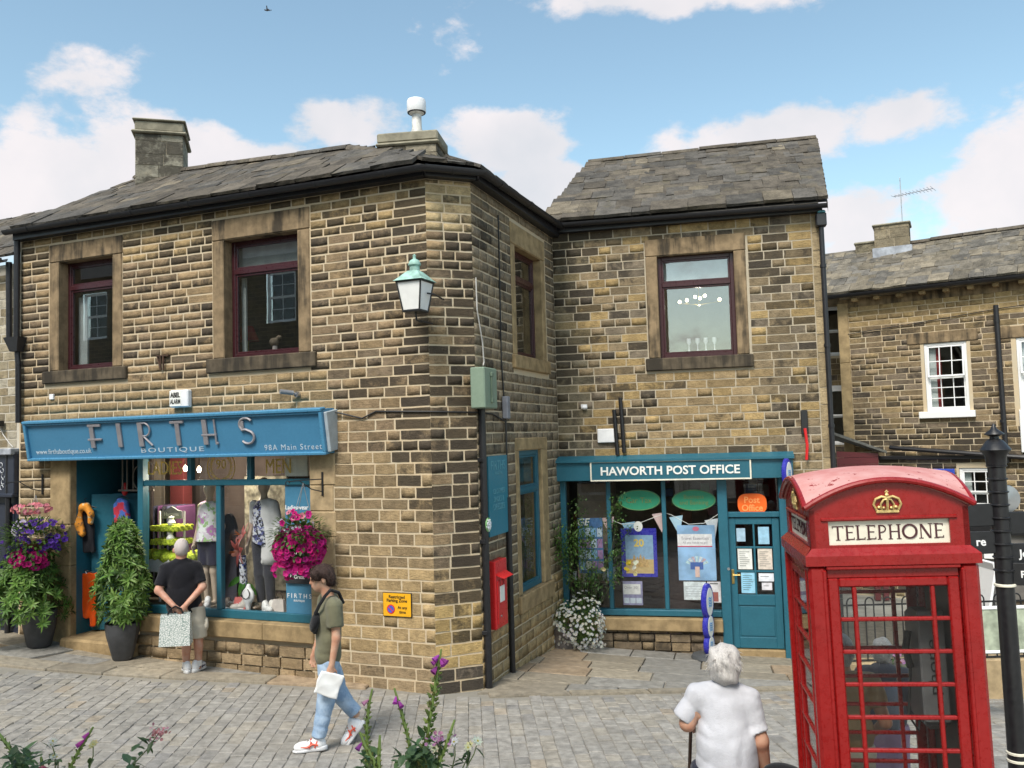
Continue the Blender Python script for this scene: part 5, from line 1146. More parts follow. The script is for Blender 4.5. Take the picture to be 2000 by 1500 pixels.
def body(name, f, lo, hi, h, mt, parent, Mx, dense=None):
    V, F = nets(f, lo, hi, h); me = bpy.data.meshes.new(name); me.from_pydata(V.tolist(), [], F.tolist()); me.materials.append(mt); me.polygons.foreach_set('use_smooth', [True]*len(me.polygons)); me.update()
    return inst(name, me, parent, Mx)
def folds(P, amp, *dirs):
    """soft cloth creases: a few directed waves"""
    r = 0
    for (d, fr, ph) in dirs:
        d = A3(d); w_ = (P @ d)*fr+ph+1.6*np.sin(P[..., 2]*7+P[..., 0]*9+ph); r = r-np.exp(-6*np.sin(w_*.55)**2)*(.55+.45*np.sin(P[..., 2]*11-P[..., 0]*7+2*ph))
    return -amp*1.6*r
def skin_mat(name, c):
    t = NT(name); p = t.pos(obj=True); n = t.noise(p, 14, 4); n2 = t.noise(p, 120, 3)
    t.set(Base_Color=t.mix(t.ramp(n, .3, .7), c, (c[0]*.92, c[1]*.72, c[2]*.66)), Roughness=.5, Specular_IOR_Level=.4, Subsurface_Weight=.08, Subsurface_Radius=(.02, .008, .004)); t.bump(n2, .12, .002); M[name] = t.m
skin_mat('skin_pale', (.56, .33, .24)); skin_mat('skin_mid', (.58, .37, .26)); skin_mat('skin_tan', (.50, .29, .20))
def cloth(name, c, rough=.9, weave=220, var=.1, lines=None):
    t = NT(name); p = t.pos(obj=True); n = t.noise(p, 5, 4); n2 = t.noise(p, weave, 2)
    col = t.mix(t.ramp(n, .3, .7), tuple(x*(1-var) for x in c), tuple(min(1, x*(1+var)) for x in c))
    t.set(Base_Color=col, Roughness=rough, Specular_IOR_Level=.2, Sheen_Weight=.15); t.bump(t.math('ADD', t.math('MULTIPLY', t.noise(p, 15, 5), 2.0), n2), .45, .012); M[name] = t.m
cloth('tee_black', (.010, .010, .014)); cloth('shorts_beige', (.50, .46, .38)); cloth('tee_olive', (.155, .15, .095)); cloth('tee_white', (.52, .52, .56)); cloth('trousers_navy', (.012, .014, .03)); cloth('bag_black', (.011, .011, .013)); cloth('shirt_tan', (.30, .20, .10)); cloth('jacket_dark', (.045, .045, .06)); cloth('skirt_mauve', (.30, .20, .30)); cloth('sock_white', (.75, .74, .73)); cloth('shirt_blue', (.3, .36, .45))
t = NT('jeans'); p = t.pos(obj=True); n = t.noise(p, 7, 5); n2 = t.noise(t.pos((60, 60, 9), True), 3, 3); t.set(Base_Color=t.mix(t.ramp(t.math('ADD', n, t.math('MULTIPLY', n2, .4)), .45, .95), (.20, .31, .47), (.46, .58, .72)), Roughness=.9); t.bump(t.noise(p, 26, 4), .4, .008); M['jeans'] = t.m
def hair_mat(name, a, b, sc=(90, 90, 12)):
    t = NT(name); n = t.noise(t.pos(sc, True), 2.2, 5, .7); t.set(Base_Color=t.mix(t.ramp(n, .3, .72), a, b), Roughness=.6, Specular_IOR_Level=.4); t.bump(n, .9, .012); M[name] = t.m
hair_mat('hair_white', (.50, .47, .45), (.85, .81, .78)); hair_mat('hair_brown', (.018, .009, .007), (.07, .035, .026)); hair_mat('hair_grey', (.22, .20, .19), (.62, .60, .58))
def strands(parent, roots, dirs, n, ln, r, mt, Mx, jit=.5, droop=.3, seed=1, name='hair_strands', up=(0, 0, 1)):
    """thin locks laid over the hair so its outline breaks up"""
    rg = np.random.default_rng(seed); b = MB()
    for k in range(n):
        i = rg.integers(len(roots)); p = Vector(roots[i]); d = Vector(dirs[i])+Vector(rg.normal(0, jit, 3)); d.normalize(); L_ = ln*rg.uniform(.5, 1.2); pts = [p]
        for q in range(3): d = (d+Vector((0, 0, -droop))).normalized(); p = p+d*(L_/3); pts.append(p)
        b.tube(pts, [r, r*.9, r*.6, r*.15], 3)
    return b.build(name, mt, parent, Mx, smooth='all')
def shoe(parent, Mx, ln, w_, mats, name='shoe'):
    """trainer: toe points to local -y"""
    fu = lambda P: np.maximum(U(.03, ell(P, (0, -ln*.22, .045), (w_*.48, ln*.30, .05)), ell(P, (0, ln*.22, .06), (w_*.42, ln*.25, .065)), cone(P, (0, ln*.22, .06), (0, ln*.27, .115), .042, .04)), -half(P, (0, 0, .022), (0, 0, 1)))
    o = body(name, fu, (-w_, -ln*.62, -.01), (w_, ln*.62, .18), .0085, mats[0], parent, Mx)
    fs = lambda P: np.maximum(np.maximum(U(.03, ell(P, (0, -ln*.24, .02), (w_*.53, ln*.32, .08)), ell(P, (0, ln*.22, .02), (w_*.46, ln*.30, .08))), half(P, (0, 0, .033), (0, -.08, 1))), -half(P, (0, 0, .0), (0, 0, 1)))
    body('sole', fs, (-w_, -ln*.65, -.02), (w_, ln*.65, .07), .0085, mats[1], o, Mx)
    if len(mats) > 2:
        q = MB()
        for s_ in (-1, 1): q.tube([(s_*w_*.38, -ln*.30, .055), (s_*w_*.47, -ln*.12, .05), (s_*w_*.45, ln*.05, .075), (s_*w_*.44, ln*.22, .06)], .010, 5); q.tube([(s_*w_*.45, -ln*.05, .04), (s_*w_*.40, ln*.02, .10)], .008, 5); q.tube([(s_*w_*.44, ln*.12, .04), (s_*w_*.40, ln*.2, .10)], .008, 5)
        q.build('stripe', mats[2], o, Mx, smooth=True)
    q = MB()
    for k in range(3): y = -ln*.12+k*.03; q.tube([(-.026, y, .088+k*.009), (0, y-.003, .097+k*.009), (.026, y, .088+k*.009)], .0045, 4)
    q.build('laces', M['white_plastic'], o, Mx)
    return o
def hand(P, wr, d, nrm, s=1.0, curl=.5, side=1):
    """palm and five bent fingers; d = direction of the fingers, nrm = back of hand, side = thumb side (+1/-1 along d x nrm)"""
    wr = A3(wr); d = A3(d)/np.linalg.norm(d); nrm = A3(nrm); nrm = nrm-d*(nrm @ d); nrm /= np.linalg.norm(nrm); x = np.cross(d, nrm)*side; fs = []
    c = wr+d*.05*s; R = np.stack([x, d, nrm], 1); fs.append(ell(P, c, (.040*s, .052*s, .018*s), R)); fs.append(cone(P, wr-d*.01, wr+d*.03*s, .026*s, .024*s)); out = U(.015, *fs)
    for k, (off, L_) in enumerate(((.028, .070), (.010, .080), (-.009, .075), (-.027, .058))):
        b0 = wr+d*.092*s+x*off*s; cu = curl*(.7+.15*k); d1 = d*math.cos(cu*.7)-nrm*math.sin(cu*.7); d2 = d*math.cos(cu*1.7)-nrm*math.sin(cu*1.7); d3 = d*math.cos(cu*2.4)-nrm*math.sin(cu*2.4)
        p1 = b0+d1*L_*.45*s; p2 = p1+d2*L_*.32*s; p3 = p2+d3*L_*.25*s; out = smin(out, chain(P, [b0-d*.02*s, p1, p2, p3], [.0095*s, .009*s, .0082*s, .0068*s], .004), .006)
    t0 = wr+d*.03*s+x*.030*s; t1 = t0+(d*.55+x*.75-nrm*.25)*.036*s; t2 = t1+(d*.9+x*.25-nrm*.4*curl)*.032*s
    return smin(out, chain(P, [t0, t1, t2], [.013*s, .0105*s, .008*s], .005), .010)
# ---------------------------------------------------------------- people
def stand(px, py, lift=0): p = on_ground(px, py, .012); return p, math.atan2(p.x, p.y)
# ---- man in black T-shirt looking into the window, hands behind his back
p, a = stand(362, 1313); MO = T(*p) @ RZ(-a)
om = thing('person', 'white-haired man in black T-shirt and beige shorts seen from behind at the shop window', 'person', MO)
def arm_o(P, s, off=0): 
    sh = (s*.185-.05, 0, 1.345); el_ = (s*.268-.05, -.07, 1.09); wr = (s*.075-.06, -.20, .90)
    return chain(P, [sh, el_, wr], [.062+off, .048+off, .033+off], .03), sh, el_, wr
def head(P, c, s=1.0): c = A3(c); return U(.03, ell(P, c+A3((0, -.012, .02))*s, A3((.078, .098, .105))*s), ell(P, c+A3((0, .03, -.055))*s, A3((.06, .065, .07))*s))
def f_om(P):
    hd = U(.01, head(P, (-.04, .0, 1.59), 1.08), ell(P, (-.132, .01, 1.575), (.018, .026, .038)), ell(P, (.052, .01, 1.575), (.018, .026, .038)))
    r = U(.03, hd, cone(P, (-.045, .0, 1.42), (-.04, .0, 1.54), .066, .064), ell(P, (-.04, 0, 1.25), (.19, .12, .22)), ell(P, (-.01, 0, .92), (.14, .11, .2)))
    for s in (-1, 1):
        ar, sh, el_, wr = arm_o(P, s); r = smin(r, ar, .03); r = smin(r, hand(P, wr, (-s*.55, -.15, -.6), (0, -1, .1), .98, .75, side=-s), .01)
        hx = .04+s*.085; kn = (.09+s*.075-.0, .01, .47); an = (.085+s*.075, -.01, .09); r = smin(r, chain(P, [(hx, 0, .85), kn, an], [.092, .062, .042], .04), .04); r = smin(r, ell(P, (kn[0], -.03, .33), (.052, .055, .11)), .03); r = smin(r, ell(P, (an[0], .04, .045), (.04, .10, .035)), .02)
    return r
body('body', f_om, (-.45, -.36, 0), (.45, .3, 1.76), .0125, M['skin_pale'], om, MO)
def f_tee(P):
    r = U(.06, ell(P, (-.045, 0, 1.25), (.205, .145, .20)), ell(P, (-.03, .0, 1.05), (.215, .155, .25)), ell(P, (-.01, .005, .88), (.22, .155, .22)), cone(P, (-.045, 0, 1.43), (-.215, 0, 1.34), .06, .078), cone(P, (-.045, 0, 1.43), (.125, 0, 1.34), .06, .078))
    r = np.maximum(r, half(P, (0, 0, 1.485), (0, .25, 1)))
    r = np.maximum(r, -half(P, (0, 0, .745), (0.03, 0, 1)))
    for s in (-1, 1):
        ar, sh, el_, wr = arm_o(P, s, .022); d = A3(el_)-A3(sh); sl = np.maximum(ar, half(P, A3(sh)+d*.80, d)); r = smin(r, sl, .03)
    return r+folds(P, .004, ((8, 3, 5), 3.2, 0), ((-6, 4, 8), 3.0, 2), ((1, 1, 12), 2.0, 1))
body('t_shirt', f_tee, (-.48, -.3, .7), (.46, .3, 1.55), .0125, M['tee_black'], om, MO)
def f_sho(P):
    r = U(.04, ell(P, (0, 0, .86), (.195, .15, .16)), *[cone(P, (.045+s*.085, 0, .82), (.085+s*.085, .0, .42), .118, .105) for s in (-1, 1)]); r = np.maximum(r, -half(P, (0, 0, .43), (0, 0, 1))); r = np.maximum(r, half(P, (0, 0, .84), (0, 0, 1)))
    r = smin(r, ell(P, (.265, -.01, .60), (.03, .07, .085)), .015)
    return r+folds(P, .004, ((5, 2, 7), 3, 0), ((-5, 3, 4), 3, 1))
body('cargo_shorts', f_sho, (-.32, -.25, .38), (.36, .25, .9), .012, M['shorts_beige'], om, MO)
# cropped white hair as a thin cap
f_hair = lambda P: np.maximum(np.maximum(head(P, (-.04, 0, 1.59), 1.08)-.007+.003*np.sin(P[..., 0]*160)*np.sin(P[..., 2]*150), -half(P, (-.04, .05, 1.63), (0, -1, .35))), -half(P, (-.04, -.02, 1.515), (0, -.2, 1)))
body('hair', f_hair, (-.2, -.2, 1.45), (.1, .2, 1.76), .008, hair_mat('hair_crop', (.56, .46, .43), (.76, .70, .67), (200, 200, 120)) or M['hair_crop'], om, MO)
for s, rz in ((-1, .1), (1, -.55)):
    Ms = MO @ T(.085+s*.075+.005, .03, 0) @ RZ(math.pi+rz); shoe(om, Ms, .29, .10, (M['white_plastic'], plain('sole_white', (.72, .72, .72), .6), plain('navy_trim', (.06, .07, .14), .6)))
    q = MB(); q.cyl((.085+s*.075, -.01, .07), (.085+s*.075, -.01, .14), .048, .046, 12); q.build('sock', M['sock_white'], om, MO, smooth=True)
# patterned shopping bag hanging from his hands
Mb = MO @ T(-.115, -.245, .40)
bg_ = thing('shopping_bag', 'white patterned shopping bag held behind the back of the man in black', 'bag', Mb)
t = NT('bag_print'); vo = t.n('ShaderNodeTexVoronoi', feature='DISTANCE_TO_EDGE'); t.l(t.pos((1, 1, 1.6), True), vo.inputs['Vector']); vo.inputs['Scale'].default_value = 34; t.set(Base_Color=t.mix(t.ramp(vo.outputs['Distance'], .05, .11), (.24, .32, .29), (.74, .75, .72)), Roughness=.6); t.bump(t.noise(t.pos(obj=True), 12, 3), .5, .01); M['bag_print'] = t.m
q = MB(); q.add([(-.20, -.06, .02), (.17, -.07, .0), (.21, .05, .03), (-.18, .05, .03), (-.175, -.035, .41), (.175, -.045, .40), (.185, .03, .41), (-.17, .03, .41)], [(3, 2, 1, 0), (0, 1, 5, 4), (1, 2, 6, 5), (2, 3, 7, 6), (3, 0, 4, 7)]); q.build('bag_body', M['bag_print'], bg_, Mb)
q = MB(); 
for y in (-.035, .03): q.tube([(-.09, y, .40), (-.07, y*.5, .46), (.0, 0, .50), (.07, y*.5, .46), (.09, y, .40)], .010, 6)
q.build('handle', M['bag_black'], bg_, Mb, smooth=True)

# ---- young man walking to the left
p, a = stand(615, 1460); MYm = T(*p) @ RZ(-a); S = .00511
def Yp(px, py, y=0): return ((px-615)*S, y, (1462-py)*S)
ym = thing('person', 'young man with brown hair in olive T-shirt and light jeans walking past the stone wall', 'person', MYm)
HC = A3(Yp(632, 1143))
sh_n, el_n, wr_n = Yp(655, 1192, -.19), Yp(657, 1250, -.22), Yp(648, 1300, -.22); sh_f, el_f, wr_f = Yp(640, 1192, .19), Yp(632, 1245, .22), Yp(618, 1290, .20)
hip = A3(Yp(643, 1300)); kn1, an1 = Yp(636, 1378, -.07), Yp(622, 1440, -.08); kn2, an2 = Yp(664, 1372, .09), Yp(694, 1411, .08)
def headp(P, c):      # profile head, looking to -x, slightly down
    c = A3(c); Rr = rot3(0, R_(-6), 0); q = lambda x, y, z: c+Rr @ A3((x, y, z))
    r = U(.03, ell(P, q(.012, 0, .03), (.100, .077, .098)), ell(P, q(-.038, 0, -.045), (.058, .058, .075), Rr), ell(P, q(-.055, 0, -.092), (.03, .034, .028), Rr))
    r = U(.012, r, ell(P, q(-.092, 0, .012), (.018, .04, .02)))                        # brow
    r = smin(r, cone(P, q(-.096, 0, .0), q(-.112, 0, -.032), .009, .0135), .010)          # nose
    r = smin(r, ell(P, q(-.092, 0, -.062), (.016, .026, .010)), .008); r = smin(r, ell(P, q(-.089, 0, -.077), (.015, .022, .009)), .008)  # lips
    for s in (-1, 1): r = smin(r, -(-ell(P, q(.022, s*.078, -.018), (.022, .010, .032))), .006); r = np.maximum(r, -ell(P, q(-.098, s*.034, -.006), (.010, .014, .008)))
    return r
def f_ym(P):
    r = U(.03, headp(P, HC), cone(P, Yp(646, 1185), HC+A3((.03, 0, -.07)), .062, .054), ell(P, Yp(645, 1225), (.11, .18, .22)), ell(P, Yp(643, 1295), (.10, .155, .14)))
    for sh, el_, wr, y in ((sh_n, el_n, wr_n, -1), (sh_f, el_f, wr_f, 1)): r = smin(r, chain(P, [sh, el_, wr], [.052, .040, .028], .02), .03)
    r = smin(r, hand(P, wr_n, (-.25, 0, -1), (0, -1, 0), 1.0, .8, side=-1), .01); r = smin(r, hand(P, wr_f, (-.2, 0, -1), (0, 1, 0), 1.0, .5, side=1), .01)
    for kn, an, y in ((kn1, an1, -.08), (kn2, an2, .08)): r = smin(r, chain(P, [hip+A3((0, y, 0)), kn, an], [.085, .056, .04], .03), .04)
    return r
body('body', f_ym, (-.35, -.36, .05), (.5, .36, 1.86), .0115, M['skin_mid'], ym, MYm)
def f_ytee(P):
    r = U(.06, ell(P, Yp(645, 1215), (.135, .215, .17)), ell(P, Yp(644, 1255), (.128, .20, .22)), cone(P, Yp(642, 1288, -.06), Yp(642, 1288, .06), .128, .128), cone(P, Yp(652, 1188, -.17), Yp(652, 1188, .17), .062, .062))
    r = np.maximum(r, -half(P, Yp(640, 1306), (0, 0, 1))); r = np.maximum(r, half(P, Yp(640, 1170), (-.35, 0, 1)))
    for sh, el_ in ((sh_n, el_n), (sh_f, el_f)): d = A3(el_)-A3(sh); r = smin(r, np.maximum(cone(P, sh, A3(sh)+d*1.1, .082, .078), half(P, A3(sh)+d*.66, d)), .025)
    return r+folds(P, .0045, ((9, 2, 3), 3.0, 0), ((5, 3, -8), 2.6, 2))
body('t_shirt', f_ytee, (-.3, -.36, .72), (.45, .36, 1.56), .0115, M['tee_olive'], ym, MYm)
def f_jean(P):
    r = ell(P, hip+A3((0, 0, .0)), (.115, .17, .14))
    for kn, an, y in ((kn1, an1, -.08), (kn2, an2, .08)):
        kn = A3(kn); an = A3(an); d = an-kn; r = smin(r, np.maximum(chain(P, [hip+A3((0, y, 0)), kn, an+d*.1], [.105, .083, .072], .03), half(P, an-d*.02, d)), .03)
    return r+folds(P, .004, ((7, 3, 9), 3, 0), ((-8, 2, 6), 3.4, 1), ((2, 2, 22), 2, 3))
body('jeans', f_jean, (-.3, -.3, .06), (.55, .3, 1.0), .0115, M['jeans'], ym, MYm)
# hair: curtained, longer at the back of the crown
def f_yh(P):
    c = HC; r = U(.03, ell(P, c+A3((.015, 0, .045)), (.114, .094, .095)), ell(P, c+A3((.065, 0, -.01)), (.072, .088, .085)), ell(P, c+A3((-.065, -.05, .035)), (.045, .045, .055)), ell(P, c+A3((-.065, .05, .035)), (.045, .045, .055)))
    r = np.maximum(r, -ell(P, c+A3((-.095, 0, -.04)), (.062, .085, .088))); r = np.maximum(r, -np.minimum(ell(P, c+A3((.02, -.10, -.045)), (.05, .045, .055)), ell(P, c+A3((.02, .10, -.045)), (.05, .045, .055))))
    return r+.004*np.sin(P[..., 0]*70+P[..., 2]*55)+.003*np.sin(P[..., 1]*120+P[..., 0]*60)
ho = body('hair', f_yh, HC-.2, HC+.2, .007, M['hair_brown'], ym, MYm)
_r = [HC+A3((x, y, z)) for x, y, z in ((-.07, -.06, .07), (-.03, -.075, .08), (.03, -.08, .06), (.08, -.06, .03), (.10, 0, .03), (.06, .03, .1), (-.05, 0, .11), (.11, -.03, -.03))]; strands(ym, _r, [(-.5, -.4, -.3), (-.2, -.5, -.4), (.2, -.5, -.5), (.5, -.3, -.6), (.5, 0, -.7), (.4, 0, .1), (-.5, -.2, .1), (.4, -.2, -.8)], 220, .095, .0032, M['hair_brown'], MYm, .4, .35, 5)
q = MB()
for x, z, w_ in ((-.099, .008, .020), ): q.box(HC[0]+x-.004, HC[0]+x+.016, HC[1]-.052, HC[1]-.022, HC[2]+z+.010, HC[2]+z+.0155, .002); q.box(HC[0]+x+.0, HC[0]+x+.014, HC[1]-.047, HC[1]-.026, HC[2]+z-.014, HC[2]+z-.0105, .001)
q.build('brow_and_lash', M['hair_brown'], ym, MYm)
# trainers: front foot flat, rear foot on its toe
TR = (M['white_plastic'], plain('trainer_sole', (.62, .62, .63), .6), plain('trainer_orange', (.72, .10, .05), .5))
shoe(ym, MYm @ T(an1[0]-.075, an1[1], .0) @ RZ(R_(-90)) @ RX(R_(0)), .31, .11, TR); shoe(ym, MYm @ T(an2[0]+.005, an2[1], .115) @ RZ(R_(-90)) @ RX(R_(50)) @ T(0, -.055, -.03), .30, .11, TR)
# crossbody bag and strap
sb_ = thing('sling_bag', 'black sling bag across the chest of the walking young man', 'bag', MYm)
body('bag_body', lambda P: U(.02, ell(P, Yp(619, 1222, -.10), (.048, .10, .10), rot3(0, R_(18), 0)), ell(P, Yp(619, 1236, -.03), (.04, .08, .06))), (-.2, -.35, .95), (.2, .2, 1.5), .011, M['bag_black'], sb_, MYm)
q = MB(); pts = [Yp(619, 1205, -.15), Yp(627, 1187, -.205), Yp(638, 1172, -.17), Yp(648, 1164, -.10), Yp(664, 1172, -.02), Yp(673, 1195, .04)]
for i in range(len(pts)-1):
    A_, B_ = Vector(pts[i]), Vector(pts[i+1]); 
q.tube(pts, .017, 6); q.build('strap', M['bag_black'], sb_, MYm, smooth=True)
# white paper bag in his hand
pb_ = thing('paper_bag', 'crumpled white paper bag in the hand of the walking young man', 'bag', MYm)
c0 = [Yp(x, y, -.235) for x, y in ((617, 1322), (660, 1307), (666, 1343), (624, 1362))]
def f_bag(P):
    c = A3(Yp(642, 1334, -.235)); Rr = rot3(0, R_(20), 0); q_ = (P-c) @ Rr; d = np.abs(q_)-A3((.112, .010, .108)); return np.linalg.norm(np.maximum(d, 0), axis=-1)+np.minimum(d.max(-1), 0)-.005+.004*np.sin(q_[..., 0]*19+q_[..., 2]*11+2*np.sin(q_[..., 2]*13))+.003*np.abs(np.sin(q_[..., 2]*24-q_[..., 0]*33+1.5*np.sin(q_[..., 0]*21)))
body('bag_body', f_bag, A3(Yp(642, 1334, -.235))-.2, A3(Yp(642, 1334, -.235))+.2, .009, plain('paper_white', (.80, .80, .79), .75, .05, 6, .3, 25), pb_, MYm)

# ---- woman in white T-shirt, near, seen from behind, leaning on a stick
DW = 5.72; pW = at_y(1412, 1400, DW); gW = gz(pW.x, pW.y); aW = math.atan2(pW.x, pW.y); MWm = T(pW.x, pW.y, 0) @ RZ(-aW); SW = DW/FPX*1.0
def Wp(px, py, y=0): w_ = at_y(px, py, DW); return ((px-1412)*SW*1.02, y, w_.z)
wm_ = thing('person', 'grey-haired woman in white T-shirt seen from behind, leaning on a walking stick', 'person', MWm)
hw = A3(Wp(1418, 1300, .03))
lS, lE, lW = Wp(1366, 1362, .02), Wp(1346, 1418, .0), Wp(1356, 1432, .22); rS, rE, rW = Wp(1462, 1368, .02), Wp(1478, 1440, -.02), Wp(1486, 1512, .06)
def f_w(P):
    r = U(.03, head(P, hw, .98), cone(P, Wp(1418, 1345, .02), hw+A3((0, 0, -.05)), .062, .058), ell(P, Wp(1415, 1405, .02), (.16, .12, .23)), ell(P, Wp(1414, 1490, .0), (.15, .12, .2)))
    r = smin(r, chain(P, [lS, lE, lW], [.052, .05, .034], .02), .03); r = smin(r, chain(P, [rS, rE, rW], [.054, .05, .034], .02), .03); r = smin(r, hand(P, lW, (-.15, .6, -.4), (0, .2, 1), .92, 1.1, 1), .01); r = smin(r, hand(P, rW, (.05, .1, -1), (1, 0, 0), .92, .5, -1), .01)
    for s in (-1, 1): r = smin(r, chain(P, [Wp(1412+s*26, 1510), (s*.10, .0, gW+.42), (s*.10, 0, gW+.05)], [.11, .075, .05], .04), .04)
    return r
zb0 = gW+.0
body('body', f_w, (-.5, -.3, zb0), (.5, .45, 1.75), .0125, M['skin_tan'], wm_, MWm)
def f_wt(P):
    r = U(.06, ell(P, Wp(1415, 1380, .02), (.165, .13, .13)), ell(P, Wp(1416, 1430, .0), (.178, .155, .18)), cone(P, Wp(1416, 1460, -.01), Wp(1416, 1520, -.01), .19, .212), cone(P, Wp(1418, 1343, .02), Wp(1368, 1358, .02), .055, .068), cone(P, Wp(1418, 1343, .02), Wp(1462, 1362, .02), .055, .068))
    r = np.maximum(r, -half(P, Wp(1412, 1497), (-.05, 0, 1))); r = np.maximum(r, half(P, Wp(1418, 1322), (0.05, -.25, 1)))
    for S_, E_, t_ in ((lS, lE, .85), (rS, rE, .78)): d = A3(E_)-A3(S_); dd = d+(A3((-.05, 0, 0)) if S_ is lS else A3((.0, 0, 0))); r = smin(r, np.maximum(cone(P, S_, A3(S_)+dd*1.1, .068, .074), half(P, A3(S_)+dd*t_, dd)), .035)
    return r+folds(P, .0045, ((7, 3, 6), 2.8, 0), ((-8, 2, 5), 2.7, 2), ((1, 1, 14), 2.2, 1))
body('t_shirt', f_wt, (-.52, -.32, .6), (.5, .34, 1.6), .0115, M['tee_white'], wm_, MWm)
def f_tr(P):
    r = ell(P, Wp(1412, 1505), (.215, .175, .15))
    for s in (-1, 1): r = smin(r, np.maximum(chain(P, [Wp(1412+s*24, 1515), (s*.11, 0, gW+.42), (s*.10, 0, gW+.04)], [.13, .10, .085], .04), -half(P, (0, 0, gW+.06), (0, 0, 1))), .04)
    return np.maximum(r, half(P, Wp(1412, 1492), (0, 0, 1)))
body('trousers', f_tr, (-.4, -.3, zb0), (.4, .3, .95), .014, M['trousers_navy'], wm_, MWm)
f_wh = lambda P: np.maximum(np.maximum(U(.03, ell(P, hw+A3((0, -.015, .035)), (.105, .118, .105)), ell(P, hw+A3((0.005, -.045, -.035)), (.10, .085, .085))), -ell(P, hw+A3((0, .11, -.03)), (.075, .07, .10))), -half(P, hw+A3((0, 0, -.10)), (.0, -.3, 1)))+.005*np.sin(P[..., 0]*75+P[..., 2]*30)+.004*np.sin(P[..., 2]*60+P[..., 0]*40)
body('hair', f_wh, hw-.22, hw+.22, .0075, M['hair_white'], wm_, MWm)
rg = np.random.default_rng(3); rt = []; rd_ = []
for k in range(60):
    a1 = rg.uniform(0, 2*math.pi); e1 = rg.uniform(-.6, 1.4); v = A3((math.cos(a1)*math.cos(e1), -abs(math.sin(a1))*math.cos(e1), math.sin(e1))); rt.append(hw+v*A3((.10, .115, .10))+A3((0, -.015, .025))); rd_.append(v*.6+A3((math.sin(a1)*.5, 0, -.4)))
strands(wm_, rt, rd_, 260, .05, .002, M['hair_white'], MWm, .3, .3, 9)
for s in (-1, 1): shoe(wm_, MWm @ T(s*.10, .05, gW) @ RZ(math.pi), .26, .095, (M['bag_black'], M['cable']))
stk = thing('walking_stick', 'dark wooden walking stick in the left hand of the woman in white', 'walking stick', MWm @ T(lW[0]-.02, lW[2]*0+.30, gW))
q = MB(); q.tube([(-.06, -.10, 0), (-.035, -.05, .45), (0, 0, lW[2]-gW-.02)], .012, 8); q.build('shaft', plain('dark_wood', (.04, .022, .014), .5), stk, smooth=True)
q = MB(); q.tube([(0, 0, lW[2]-gW-.03), (0, .0, lW[2]-gW+.02), (0, -.03, lW[2]-gW+.04), (0, -.09, lW[2]-gW+.03)], .013, 8); q.build('grip', M['dark_wood'], stk, smooth=True); MB().cyl((-.061, -.102, -.005), (-.058, -.096, .03), .016, n=10).build('ferrule', M['cable'], stk)

